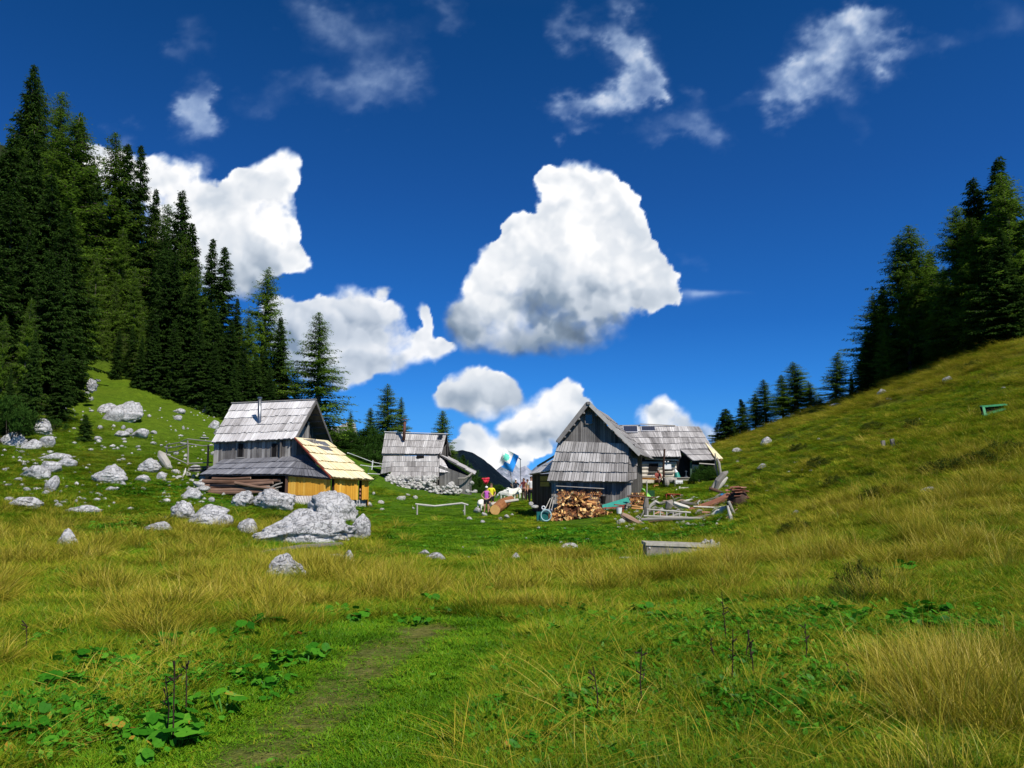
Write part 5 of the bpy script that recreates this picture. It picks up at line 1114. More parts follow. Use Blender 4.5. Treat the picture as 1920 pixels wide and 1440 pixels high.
# long pole on the ground
g1, g2 = G(470, 1044), G(640, 1027); tubeobj('pole', [g1 + Vector((0, 0, .06)), lerp(g1, g2, .5) + Vector((0, 0, .12)), g2 + Vector((0, 0, .1))], [.05, .09, .08], DRIFT, 'long grey pole lying in the grass before the outcrop', 'pole', None, 8, .25)
g1, g2 = G(430, 1038), G(520, 1034); tubeobj('pole', [g1 + Vector((0, 0, .05)), g2 + Vector((0, 0, .06))], [.04, .05], BROWN, 'short brown pole left of the long grey pole', 'pole', None, 8, .5)
# fallen trunk near the hikers
g1, g2 = G(928, 966), G(958, 947); tubeobj('log', [g1 + Vector((0, 0, .3)), lerp(g1, g2, .4) + Vector((0, 0, .42)), g2 + Vector((0, 0, .45))], [.34, .36, .24], SPLIT, 'thick sawn trunk lying beside the two hikers', 'log', None, 10, .42, .2, .8)
g1 = G(922, 960); tubeobj('log', [g1 + Vector((-.1, .4, .45)), g1 + Vector((1.7, 2.6, .7))], [.12, .10], DRIFT, 'thin pale trunk resting behind the thick sawn one', 'log', None, 8, .8)
# firewood: a stack against the barn, a heap before it, a stack right of it, a bark pile
def wedge(seed, L=.36):
    r = random.Random(seed); m = MB(); k = r.choice([3, 3, 4]); a0 = r.uniform(0, 6.28); A = []; B = []
    for i in range(k):
        an = a0 + i * 2 * math.pi / k + r.uniform(-.3, .3); rad = r.uniform(.055, .085); A.append(Vector((rad * math.cos(an), -L / 2, rad * math.sin(an)))); B.append(Vector((rad * math.cos(an) * .95, L / 2, rad * math.sin(an) * .95)))
    n = len(m.v); m.v += A + B; m.face(range(n, n + k), None, r.uniform(.65, .95)); m.face(range(n + 2 * k - 1, n + k - 1, -1), None, .8)
    for i in range(k):
        j = (i + 1) % k; m.face((n + i, n + k + i, n + k + j, n + j), [(0, 0), (0, .36), (.08, .36), (.08, 0)], r.choice([.12, .3, .6, .85]))
    return m.mesh('firewood', SPLIT)
WEDGE = [wedge(700 + i) for i in range(14)]
ROUND = []
for i in range(6):
    m = MB(); m.tube([Vector((0, -.17, 0)), Vector((0, .17, 0))], .055 + .012 * (i % 3), 7, .15 + .04 * i, .3, .34 + .05 * i); ROUND.append(m.mesh('firewood', SPLIT))
def stack(x0, x1, y0, y1, Y, label, group, keep, dark, jitter=.02):
    A, B = P(x0, y1, Y), P(x1, y1, Y); h = zof(y0, Y) - A.z; nr_ = int(h / .115); nc = int((B.x - A.x) / .125); inst = []
    for r in range(nr_):
        for c in range(nc + (r % 2)):
            x = A.x + (c + .5 - .5 * (r % 2)) * .125; z = A.z + (r + .5) * .115
            inst.append((x + rnd.uniform(-.012, .012), Y + rnd.uniform(-.06, .04), z + rnd.uniform(-.01, .01)))
    rnd.shuffle(inst); rest = MB()
    for i, p in enumerate(inst):
        me = rnd.choice(ROUND if rnd.random() < .55 else WEDGE)
        if i < keep:
            o = link('firewood', me, None, p); s = rnd.uniform(.85, 1.15); o.scale = (s, 1, s); o.rotation_euler = (0, rnd.uniform(0, 6), 0); tag(o, label, 'firewood', group)
        else:
            a = rnd.uniform(0, 6); k = rnd.choice([5, 6]); r_ = rnd.uniform(.05, .07); rest.tube([Vector(p) - Vector((0, .17, 0)), Vector(p) + Vector((0, .17, 0))], r_, k, rnd.uniform(.1, .3), .35, rnd.uniform(.15, .62))
    if rest.v: o = rest.build('firewood', SPLIT, None, 'stacked split firewood ends ' + dark, 'firewood', None); o['kind'] = 'stuff'
stack(1046, 1128, 916, 962, 47.0, 'split log of the neat stack against the barn wall', 'split logs stacked against the barn', 50, 'against the barn wall')
stack(1183, 1211, 921, 957, 47.2, 'split log of the narrow stack at the barn corner', 'split logs stacked at the barn corner', 20, 'at the barn corner')
m = MB(); m.beam(P(1042, 911, 46.9), P(1132, 916, 46.9), .5, .04, .7); m.build('board', DRIFT, None, 'thin grey board covering the firewood stack at the barn', 'board')
c0 = G(1084, 972, 38); N_HEAP = 200
for i in range(N_HEAP):
    a = rnd.uniform(0, 6.283); q = math.sqrt(rnd.random()) ** 1.15; x = q * 1.85 * math.cos(a); y = q * 1.05 * math.sin(a); top = 1.55 * (1 - q) ** 1.05 + .05; z = top * (.45 + .55 * rnd.random())
    o = link('firewood', rnd.choice(WEDGE), None, (c0.x + x, c0.y + y + .5, hz(c0.x + x, c0.y + y + .5) + z)); s = rnd.uniform(.8, 1.35); o.scale = (s * 1.1, rnd.uniform(.9, 1.35), s * 1.1); o.rotation_euler = (rnd.uniform(-.9, .9), rnd.uniform(0, 6.3), rnd.uniform(0, 6.3)); tag(o, 'freshly split log thrown on the heap before the barn', 'firewood', 'freshly split logs of the heap')
m = MB()
nr = np.random.RandomState(5)
for k in range(260):
    a = rnd.uniform(0, 6.283); q = math.sqrt(rnd.random()); x = q * 1.6 * math.cos(a); y = q * .95 * math.sin(a) + .5; z = hz(c0.x + x, c0.y + y) + 1.15 * (1 - q) * rnd.random() + .05; d = Vector((rnd.uniform(-1, 1), rnd.uniform(-1, 1), rnd.uniform(-.5, .5))).normalized() * .17; p = Vector((c0.x + x, c0.y + y, z)); m.tube([p - d, p + d], .06, 4, rnd.choice([.1, .3, .5, .7]))
o = m.build('wood_chips', SPLIT, None, 'loose chips and bark filling the firewood heap before the barn', 'wood chips'); o['kind'] = 'stuff'
# bark pile at the right end of the yard
c1 = G(1390, 958, 38); m = MB()
bp_ = empty('bark_pile', c1, 'rounded pile of red brown bark slabs at the right end of the yard', 'bark pile')
for k in range(95):
    lay = rnd.random(); x = rnd.uniform(-.40, .42) * (1.05 - .3 * lay); y = rnd.uniform(-.1, 1.0); z = lay * .98 * math.sqrt(max(.05, 1 - (x / .62) ** 2)); p = c1 + Vector((x - .02, y, z)); d = Vector((1, rnd.uniform(-.35, .35), rnd.uniform(-.12, .12) - x * .35)).normalized() * rnd.uniform(.12, .26); b = MB(); n_ = Vector((rnd.uniform(-.2, .2), rnd.uniform(-.5, .3), 1)).normalized(); m.beam(p - d, p + d, rnd.uniform(.12, .22), .025, rnd.uniform(.2, .95), up=n_)
m.build('bark_slabs', REDLOG, bp_)
m = MB(); m.ball(c1 + Vector((0, .45, .15)), (.56, .6, .72), .1, 12, 8); m.build('core', BROWN, bp_)
# yard things, left to right
def box_open(name, mat, px, base, Y, w, h, d, label, cat, wall=.03):
    g = P(px, base, Y); m = MB()
    for s in (-1, 1): m.slab(g + Vector((s * w / 2, -d / 2, 0)), g + Vector((s * w / 2, d / 2, 0)), g + Vector((s * w / 2, d / 2, h)), g + Vector((s * w / 2, -d / 2, h)), wall, .5, True); m.slab(g + Vector((-w / 2, s * d / 2, 0)), g + Vector((w / 2, s * d / 2, 0)), g + Vector((w / 2, s * d / 2, h)), g + Vector((-w / 2, s * d / 2, h)), wall, .5, True)
    m.slab(g + Vector((-w / 2, -d / 2, .02)), g + Vector((w / 2, -d / 2, .02)), g + Vector((w / 2, d / 2, .02)), g + Vector((-w / 2, d / 2, .02)), wall, .5)
    return m.build(name, mat, None, label, cat)
def pot(name, mat, px, base, Y, r0, r1, h, label, cat, group=None):
    g = P(px, base, Y); m = MB(); m.tube([g, g + Vector((0, 0, h)), g + Vector((0, 0, h)), g + Vector((0, 0, .04))], [r0, r1, r1 * .88, r0 * .85], 16, .5); return m.build(name, mat, None, label, cat, group, smooth=False)
m = MB(); q = [P(1130, 951, 46.4), P(1180, 936, 47.0)]; m.slab(q[0] + Vector((0, 0, -.08)), q[1] + Vector((0, 0, -.08)), q[1] + Vector((0, .25, .12)), q[0] + Vector((0, .25, .12)), .04); m.slab(q[0] + Vector((0, 0, -.08)), q[1] + Vector((0, 0, -.08)), q[1] + Vector((0, -.02, -.20)), q[0] + Vector((0, -.02, -.2)), .03); m.build('tarpaulin_board', TEAL, None, 'long turquoise board leaning along the barn foot', 'board')
m = MB(); m.beam(P(1152, 946, 46.2), P(1170, 948, 46.2), .5, .05, .5); m.beam(P(1130, 953, 46.0), P(1170, 951, 46.0), .3, .06, .3)
for px in (1135, 1168): m.beam(P(px, 962, 46.1), P(px, 951, 46.1), .07, .07, .3, up=(0, 1, 0))
m.build('low_bench', REDPAINT, None, 'low red brown bench with a grey lid behind the white bucket', 'bench')
pot('bucket', WHITE, 1161, 963, 45.2, .13, .17, .34, 'white bucket standing in the grass at the barn foot', 'bucket')
m = MB(); a = P(1131, 930, 46.8); m.tube([a, a + Vector((0, 0, -.45))], [.17, .11], 12, .2); m.build('bucket', DARK, None, 'black bucket hanging at the end of the firewood stack', 'bucket')
box_open('green_bin', TEALD, 1017, 977, 44.6, .62, .5, .5, 'dark teal bin standing left of the firewood heap', 'bin')
g = P(1024, 976, 44.2); m = MB(); pts = [g + Vector((.28 * math.cos(t), 0, .28 + .3 * math.sin(t))) for t in np.linspace(0, 6.283, 15)]; m.tube(pts, .03, 6, .6); m.build('hoop', plain('pale hoop', (.4, .6, .62), .5), None, 'pale turquoise hoop leaning on the dark teal bin', 'hoop')
for i, (a, b) in enumerate([((1022, 955), (1032, 934)), ((1029, 957), (1036, 930)), ((1034, 957), (1040, 931))]):
    r = empty('shovel', P(*a, 46.5), ['leftmost thin tool handle leaning at the dark shed wall', 'shovel with a pale handle leaning at the dark shed wall', 'rightmost tool handle leaning at the dark shed wall'][i], 'shovel'); m = MB(); m.tube([P(*a, 46.5), P(*b, 47.2)], .022, 6, .8); m.build('handle', DRIFT, r)
    m = MB(); g = P(a[0] - 1, a[1] + 7, 46.3); m.ball(g + Vector((0, 0, .12)), (.13, .04, .2), .3); m.build('blade', METAL, r)
for i, (px, b, w, h) in enumerate([(1019, 952, 6, 6)]):
    g = P(px, b, 45); m = MB(); m.tube([g + Vector((.09 * math.cos(t), 0, .09 * math.sin(t))) for t in np.linspace(0, 6.283, 11)], .03, 6, .6); m.build('ring', WHITE, None, 'white ring lying on the teal bin', 'ring')
# right side of the barn: pole with lime cloth, crate
m = MB(); m.tube([P(1213, 934, 50), P(1213, 904, 50)], .03, 6, .8); sp = m.build('stake', DRIFT, None, 'thin pale stake beside the lime cloth', 'stake')
m = MB(); a = [P(1203, 915, 50.2), P(1210, 917, 50.1), P(1214, 923, 50), P(1222, 932, 49.8), P(1213, 934, 49.8), P(1213, 925, 50)]
m.slab(a[0], a[5], a[2], a[1], .03); m.slab(a[5], a[4], a[3], a[2], .03); m.build('cloth', LIME, None, 'lime green cloth draped over the thin pale stake', 'cloth')
box_open('crate', GREEND, 1220, 932, 51.5, .42, .42, .4, 'dark green crate behind the lime cloth', 'crate')
tubeobj('post', [P(1245, 907, 56.5), P(1244, 875, 56.5), P(1246, 842, 56.5)], [.09, .08, .07], BROWN, 'dark upright post reaching above the cottage eave', 'post', None, 8, .1)
tubeobj('wire', [P(1246, 848, 56.5), P(1259, 842, 58.5)], .012, METAL, 'thin wire from the dark post to the roof', 'wire')
m = MB(); a = P(1252, 871, 58.4); m.slab(a + Vector((-.24, 0, -.33)), a + Vector((.26, 0, -.33)), a + Vector((.25, .03, .02)), a + Vector((-.24, .03, .02)), .02); m.build('towel', WHITE, None, 'white towel hanging right of the dark post', 'towel')
for px, lab in ((1247, 'left white lamp shade over the hanging towel'), (1252.5, 'right white lamp shade over the hanging towel')):
    m = MB(); m.ball(P(px, 866, 58.3), .06, .5, 8, 6); m.build('lamp_shade', WHITE, None, lab, 'lamp')
# folded parasol, white above green
par = empty('parasol', P(1270, 905, 56.8), 'folded parasol, white above and green below, by the yard table', 'parasol'); m = MB(); m.tube([P(1271, 905, 56.8), P(1265, 876, 57.2)], .025, 6, .6); m.build('pole', METAL, par)
m = MB(); m.tube([P(1265.5, 879, 57.1), P(1268, 886, 57.05)], [.04, .13], 9, .5, .3); m.build('upper_cloth', WHITE, par); m = MB(); m.tube([P(1268, 886, 57.05), P(1270, 896, 57.0)], [.14, .26], 9, .5, .35); m.build('lower_cloth', TEAL, par)
m = MB(); a = P(1278, 880, 56.6); m.tube([P(1286.5, 894, 56.4), P(1286.5, 882, 56.4)], .02, 6); m.beam(P(1284, 884, 56.4), P(1289, 884, 56.4), .02, .02); m.tube([P(1286.5, 894.5, 56.4), P(1286.5, 892, 56.4)], [.16, .05], 10); m.build('candle_stand', METAL, None, 'thin metal stand with a round foot on the yard table', 'stand')
def table(px0, px1, top, base, Y, label, mat=DRIFT, name='table', dep=.7, cat='table'):
    a, b = P(px0, top, Y), P(px1, top, Y); r = empty(name, P((px0 + px1) / 2, base, Y), label, cat); m = MB(); m.slab(a + Vector((0, -dep / 2, 0)), b + Vector((0, -dep / 2, 0)), b + Vector((0, dep / 2, 0)), a + Vector((0, dep / 2, 0)), .06, .7); m.build('tabletop' if cat == 'table' else 'seat', mat, r)
    zb = zof(base, Y)
    for s in (.06, .94):
        for e in (-1, 1): p = lerp(a, b, s) + Vector((0, e * dep * .4, -.03)); m = MB(); m.beam(Vector((p.x, p.y, zb - .15)), p, .09, .09, .5, up=(0, 1, 0)); m.build('leg', mat, r)
    return r
table(1243, 1300, 895, 917, 56.2, 'long grey table in the yard before the cottage')
table(1262, 1312, 899, 916, 55.2, 'narrow bench before the long grey table', DRIFT, 'bench', .3, 'bench')
table(1225, 1243, 909, 917, 56.5, 'low brown wooden bench under the seated person', SPLIT, 'bench', .4, 'bench')
m = MB(); a = P(1256, 900, 55.4); m.ball(a, (.42, .25, .22), .7, 9, 6); m.ball(P(1250, 905, 55.3), (.2, .2, .3), .6, 8, 6); m.build('sack', DRIFT, None, 'grey sack slumped on the left end of the yard table', 'sack')
m = MB(); a = P(1275, 904, 55); m.slab(a + Vector((-.3, 0, -.12)), a + Vector((.2, 0, -.12)), a + Vector((.2, .02, .12)), a + Vector((-.3, .02, .12)), .02); m.build('paper_bag', WHITE, None, 'white bag hanging from the bench before the long table', 'bag')
tubeobj('bottle', [P(1268, 922, 53.5), P(1268, 918.5, 53.5), P(1268, 916.5, 53.5)], [.09, .08, .03], WHITE, 'white bottle standing on the grass left of the driftwood', 'bottle')
tubeobj('driftwood', [P(1270, 922, 53.6), P(1280, 919, 53.8), P(1290, 918, 53.8), P(1304, 922, 53.4)], [.10, .2, .2, .07], DRIFT, 'pale pinkish driftwood lying before the yard bench', 'driftwood', None, 9, .8, .5)
tubeobj('driftwood', [P(1274, 919, 53.8), P(1274.5, 912, 53.8)], [.09, .04], DRIFT, 'little upright white snag on the left end of the driftwood', 'driftwood', None, 7, 1)
# red box table
r = empty('red_box', P(1262, 946, 49.5), 'red painted open box with a white diagonal stick in the yard', 'box'); m = MB()
A, B = P(1250, 925, 49.6), P(1275, 926, 49.6); m.slab(A + Vector((0, -.25, 0)), B + Vector((0, -.25, 0)), B + Vector((0, .3, 0)), A + Vector((0, .3, 0)), .05); zb = zof(944, 49.6)
for p in (A, lerp(A, B, .3), B): m.slab(Vector((p.x - .03, p.y - .22, zb)), Vector((p.x - .03, p.y + .28, zb)), Vector((p.x - .03, p.y + .28, A.z - .05)), Vector((p.x - .03, p.y - .22, A.z - .05)), .05)
m.build('panel', REDPAINT, r); m = MB(); m.slab(Vector((A.x, A.y + .3, zb)), Vector((B.x, B.y + .3, zb)), Vector((B.x, B.y + .3, B.z)), Vector((A.x, A.y + .3, A.z)), .03); m.build('inside', DARK, r)
m = MB(); m.tube([P(1258, 928, 49.2), P(1270, 943, 49.1)], .022, 6, .9); m.build('stick', DRIFT, r); 
for px in (1276, 1279.5): m = MB(); m.beam(P(px, 946, 49.5), P(px, 927, 49.5), .09, .09, .6, up=(0, 1, 0)); m.build('post', DRIFT, r)
# dead wood around the yard
DW = [([(1176, 930), (1230, 933)], 46.6, [.05, .04], BROWN, 'grey brown pole laid over the narrow firewood stack', .45), ([(1184, 948), (1210, 952)], 46.3, [.05, .05], SPLIT, 'fresh pole at the foot of the narrow firewood stack', .7), ([(1184, 953), (1210, 955)], 46.2, [.05, .05], SPLIT, 'lower fresh pole at the foot of the narrow firewood stack', .65),
 ([(1212, 966), (1211, 950), (1212, 933)], 45.2, [.12, .16, .08], DRIFT, 'stout grey stump post at the left end of the ladder', .35), ([(1212, 960), (1220, 948), (1229, 941), (1236, 943)], 45.0, [.05, .09, .10, .05], DRIFT, 'curved bleached limb leaning on the stump post', .8), ([(1201, 970), (1206, 962), (1207, 956)], 44.8, [.03, .04, .03], DRIFT, 'thin bent stick before the stump post', .6),
 ([(1226, 942), (1238, 945), (1248, 941)], 46.6, [.07, .1, .06], DRIFT, 'grey bent branch under the red box', .3), ([(1252, 955), (1255, 944), (1262, 941)], 45.8, [.16, .26, .12], DRIFT, 'ragged grey stump in the middle of the yard edge', .5), ([(1263, 943), (1275, 948), (1288, 951), (1297, 956)], 45.8, [.10, .13, .09, .04], DRIFT, 'bleached root running right from the ragged stump', .95), ([(1276, 942), (1306, 946)], 47.0, [.09, .08], DRIFT, 'dark grey log behind the bleached root', .15),
 ([(1292, 957), (1308, 953), (1335, 945), (1352, 938), (1368, 930)], 45.4, [.14, .15, .17, .18, .20], REDLOG, 'long red brown bark log rising to the bark pile', .55), ([(1300, 950), (1320, 951), (1345, 952), (1362, 948)], 45.0, [.04, .05, .05, .03], DRIFT, 'thin bleached branch under the long red log', .9),
 ([(1337, 968), (1344, 961), (1354, 955), (1364, 951)], 44.4, [.13, .16, .15, .08], DRIFT, 'thick white curved log under the bark pile', 1.0), ([(1364, 948), (1367, 960), (1371, 972)], 44.6, [.05, .06, .09], DRIFT, 'white curved branch hanging right of the thick white log', .9), ([(1316, 962), (1332, 962)], 44.8, [.09, .09], REDLOG, 'short red billet left of the thick white log', .8),
 ([(1311, 951), (1308, 943), (1312, 938)], 45.2, [.03, .03, .05], DRIFT, 'thin white hooked branch before the long red log', 1), ([(1165, 965), (1178, 972), (1195, 980), (1205, 981)], 44.6, [.12, .16, .14, .06], BROWN, 'grey brown log lying among white stones', .8), ([(1165, 966), (1176, 969)], 44.4, [.14, .16], REDLOG, 'reddish sawn end of wood among white stones', .8),
 ([(1202, 974), (1250, 972), (1300, 972), (1326, 971)], 44.3, [.06, .08, .09, .08], DRIFT, 'long grey pole lying along the front of the yard', .55), ([(1192, 970), (1197, 967), (1200, 971), (1198, 975)], 44.2, [.03, .04, .04, .03], DRIFT, 'curled pale root at the end of the long yard pole', .7), ([(1216, 979), (1240, 976), (1262, 976)], 44.4, [.04, .06, .05], BROWN, 'dark pole under the long yard pole', .3),
 ([(1341, 922), (1347, 903), (1358, 889), (1365, 884)], 50.5, [.10, .20, .18, .05], DRIFT, 'big bleached trunk leaning upright at the right of the yard', .45), ([(1346, 918), (1355, 905), (1364, 895)], 50.0, [.08, .12, .06], DRIFT, 'paler trunk leaning beside the big bleached one', .95), ([(1335, 918), (1341, 905), (1345, 895)], 50.8, [.10, .10, .05], DRIFT, 'pinkish trunk left of the big bleached one', .7),
 ([(1346, 892), (1342, 870), (1341, 850)], 55.0, [.07, .06, .04], DRIFT, 'left leaning pole at the right corner of the cottage', .5), ([(1351, 888), (1348, 868), (1344, 858)], 54.8, [.09, .09, .04], DRIFT, 'right leaning pole at the right corner of the cottage', .7), ([(1330, 915), (1345, 920), (1358, 925)], 49.0, [.08, .08, .06], BROWN, 'dark branch above the blue barrel', .3), ([(1311, 869), (1340, 871)], 57.4, [.04, .04], DRIFT, 'horizontal rail under the right eave of the cottage', .8),
 ([(1376, 962), (1366, 940)], 44.8, [.05, .06], DRIFT, 'short upright prop of the bark pile', .7)]
for pts, Y, rad, mat, lab, tn in DW:
    Y = min([Y] + [G(p[0], p[1] + 3, 30).y - .1 for p in pts])
    tubeobj('log' if rad[0] > .11 else 'branch', [P(*p, Y) for p in pts], rad, mat, lab, 'log' if rad[0] > .11 else 'branch', None, 8, tn, .35, .9)
DEB = ['grey splinter of old wood strewn over the yard edge']
for i in range(110):
    px = rnd.uniform(1195, 1378); b = rnd.uniform(936, 978); g = G(px, b, 30); an = rnd.uniform(-.5, .5); L = rnd.uniform(.25, .9); d = Vector((math.cos(an) * L, math.sin(an) * L, rnd.uniform(-.1, .25))); r_ = rnd.uniform(.02, .07)
    tubeobj('branch', [g + Vector((0, 0, r_)), g + d * .5 + Vector((0, 0, r_ + rnd.uniform(0, .12))), g + d + Vector((0, 0, r_ + .04))], [r_, r_ * 1.1, r_ * .5], rnd.choice([DRIFT, DRIFT, BROWN, WALL, REDLOG]), DEB[0], 'branch', 'broken branches strewn over the yard edge', 6, rnd.uniform(.2, 1), .4, .8)
# ladder lying on its side
LY = min(G(1207, 969, 30).y, G(1292, 971, 30).y) - .15
ld = empty('ladder', P(1250, 968, LY), 'pale wooden ladder lying on its side along the yard edge', 'ladder')
for a, b in (((1213, 955), (1295, 961)), ((1207, 967.5), (1290, 970))): m = MB(); m.tube([P(*a, LY), P(*b, LY)], .045, 7, .8); m.build('rail', DRIFT, ld)
for k in range(7):
    x = 1214 + k * 12; m = MB(); m.tube([P(x, 955 + k * .5, LY), P(x, 969, LY)], .03, 6, .9); m.build('rung', DRIFT, ld)
g = P(1246, 990, 42.6); m = MB(); m.tube([g + Vector((0, 0, -.1)), g + Vector((.02, 0, .38))], [.27, .25], 12, .35, .2, .75); m.build('tree_stump', BROWN, None, 'sawn stump standing in the grass before the long yard pole', 'stump')
m = MB(); m.ball(P(1355, 931, 46.5), (.24, .3, .22), .5, 14, 9); m.build('barrel', BLUE, None, 'blue plastic barrel half hidden behind the red log', 'barrel', smooth=True)
m = MB(); m.ball(P(1365, 927.5, 46.6), (.16, .2, .13), .5, 10, 7); m.build('barrel', plain('navy plastic', (.02, .03, .12), .4), None, 'small navy drum right of the blue barrel', 'barrel', smooth=True)
m = MB(); m.ball(P(1288, 938, 49), (.14, .14, .12), .5, 10, 7); m.ball(P(1288, 936, 49), (.08, .08, .12), .5, 8, 6); m.build('watering_can', TEALD, None, 'dark green watering can in the yard grass', 'can')
for i, (px, b, w, h) in enumerate([(1174,958,10,10),(1180,964,9,5),(1192,963,10,6),(1196,958,6,5),(1168,968,12,5),(1167,982,13,12),(1154,975,9,4),(1159,984,7,5),(1189,987,8,7),(1200,982,10,8),(1198,974,7,6),(1206,985,9,6),(1212,978,8,4),(1226,984,6,6),(1233,984,5,5),(1243,960,12,8),(1232,966,10,6),(1238,957,9,6),(1271,959,10,7),(1290,955,7,6),(1279,978,7,5),(1285,977,5,5),(1281,984,8,8),(1289,987,12,9),(1270,983,6,6),(1293,976,7,4),(1300,987,13,6),(1319,986,6,4),(1332,975,14,7),(1340,992,8,3),(1371,978,10,12),(1333,921,6,5),(1362,913,9,4),(1301,988,5,5),(1213,993,8,5),(1180,985,5,3),(1160,990,6,4),(1222,972,5,3)]):
    g = G(px, b, 30); m_ = g.y / F_PX; o = link('rock', SMALLW[i % 5], None, (g.x, g.y, g.z + h * m_ * .25)); o.scale = (w * m_ * .6, w * m_ * .5, h * m_ * .8); o.rotation_euler = (0, 0, i * 1.3); tag(o, 'white stone among the dead wood of the yard edge', 'rock', 'white stones of the yard edge')
for px, b, w, h, lab in ((996, 948, 8, 8, 'square white stone at the corner of the dark shed'), (1003, 953, 12, 7, 'low white stone before the dark shed wall')):
    g = P(px, b, 48.5); m_ = g.y / F_PX; o = link('rock', SMALLW[1], None, (g.x, g.y, g.z + .1)); o.scale = (w * m_ * .6, w * m_ * .5, h * m_ * .8); tag(o, lab, 'rock')
# green plants before the right part of the cottage
for i, (px, b, Y, w, top) in enumerate([(1318, 905, 56.8, .7, 872), (1332, 905, 56.6, .6, 874), (1325, 912, 55.6, .8, 884), (1312, 915, 55.4, .6, 893), (1338, 912, 56, .5, 880), (1303, 916, 54.8, .4, 903)]):
    bush(px, b, Y, w, top, 'leafy plant growing before the right part of the cottage', 'leafy plants before the cottage', 1)
# stone trough with its slab and stones
def trough():
    g = G(1214, 1050, 20); m_ = g.y / F_PX; g2 = G(1345, 1046, 20); Y = g.y; r = empty('water_trough', g, 'long grey concrete water trough standing in the grass', 'trough')
    x0, x1 = P(1211, 1050, Y).x, P(1350, 1050, Y).x; z0 = zof(1052, Y); z1 = zof(1017, Y); zs = zof(1022.5, Y); d = .7; tl = -.035
    def bx(m, xa, xb, ya, yb, za, zb, tone=.5):
        sl = lambda x: (x - x0) * tl; m.hexa([Vector((xa, ya, za + sl(xa))), Vector((xb, ya, za + sl(xb))), Vector((xb, ya, zb + sl(xb))), Vector((xa, ya, zb + sl(xa)))], [Vector((xa, yb, za + sl(xa))), Vector((xb, yb, za + sl(xb))), Vector((xb, yb, zb + sl(xb))), Vector((xa, yb, zb + sl(xa)))], tone)
    m = MB(); bx(m, x0 + .03, x1, Y, Y + .08, z0 - .3, zs); bx(m, x0 + .03, x1, Y + d - .08, Y + d, z0 - .3, zs); bx(m, x0 + .03, x0 + .11, Y + .08, Y + d - .08, z0 - .3, zs); bx(m, x1 - .08, x1 - .002, Y + .08, Y + d - .08, z0 - .3, zs); m.build('basin', CONC, r)
    m = MB(); e = .035; bx(m, x0, x1 + .02, Y - e, Y + .12, zs, z1); bx(m, x0, x1 + .02, Y + d - .12, Y + d + e, zs, z1); bx(m, x0, x0 + .14, Y + .12, Y + d - .12, zs, z1); bx(m, x1 - .12, x1 + .02, Y + .12, Y + d - .12, zs, z1); m.build('rim', CONC2, r)
    m = MB(); bx(m, x0 + .11, x1 - .08, Y + .08, Y + d - .08, z0 - .25, z1 - .14); m.build('water', glassy('trough water', (.01, .02, .015), .03), r)
    m = MB(); m.tube([Vector((x0 + .12, Y - .03, zs - .07)), Vector((x0 + .12, Y + .02, zs - .07))], .022, 10); m.build('spout', WHITE, r)
    for k in range(16):
        px = 1318 + rnd.random() * 44; o = link('rock', SMALLW[k % 5], None, (P(px, 1020, Y).x, Y + rnd.uniform(.05, .5), zof(1021 + rnd.uniform(-7, 3), Y) - (.02 if px < 1345 else .12))); s = rnd.uniform(.05, .10); o.scale = (s, s, s * .8); o.rotation_euler = (k, k * 2, k); tag(o, 'small pale stone heaped on the right end of the trough', 'rock', 'stones on the trough')
    m = MB(); a, b = G(1158, 1050, 20), G(1212, 1056, 20)
    pts = [P(1158, 1049, Y - .05), P(1180, 1048, Y + .1), P(1245, 1053.5, Y - .35), P(1200, 1055, Y - .5)]; m.hexa([p + Vector((0, 0, .07)) for p in pts], [p - Vector((0, 0, .1)) for p in pts], .5); m.build('stone_slab', ROCKW, None, 'flat pale slab in the grass at the left foot of the trough', 'slab')
CONC = plain('old concrete', (.26, .235, .20), .9, .35, 5, bump=.3); CONC2 = plain('concrete rim', (.44, .41, .34), .9, .25, 6, bump=.2)
trough()
# things on the right slope
def green_box():
    g = G(1850, 779, 20); r = empty('green_box', g, 'tipped green box with a dark inside lying on the right slope', 'box'); Y = g.y - .5; m = MB()
    a, b, c, d = P(1842, 764, Y), P(1889, 760, Y + .3), P(1886, 768, Y), P(1846, 780, Y - .1); bk = Vector((.05, .3, .06))
    m.slab(a, d, d + Vector((.12, 0, .02)), a + Vector((.12, 0, .02)), .04); m.hexa([a, b, b + Vector((0, 0, .05)), a + Vector((0, 0, .05))], [p + bk for p in (a, b, b + Vector((0, 0, .05)), a + Vector((0, 0, .05)))], .5); m.hexa([d, c, c + Vector((0, 0, .05)), d + Vector((0, 0, .05))], [p + bk for p in (d, c, c + Vector((0, 0, .05)), d + Vector((0, 0, .05)))]); m.build('rim', GREENP, r)
    m = MB(); m.slab(d + bk * .8, c + bk * .8, b + bk * .8, a + bk * .8, .04); m.build('inside', DARK, r)
green_box()
for px, b, t, lab in ((1659, 841, 826, 'left short weathered post on the right slope'), (1676, 836, 823, 'right short weathered post on the right slope')):
    g = G(px, b, 20); m = MB(); m.beam(g - Vector((0, 0, .2)), Vector((g.x - .08, g.y, zof(t, g.y))), .16, .12, .4, up=(0, 1, 0)); m.build('post', DRIFT, None, lab, 'post')
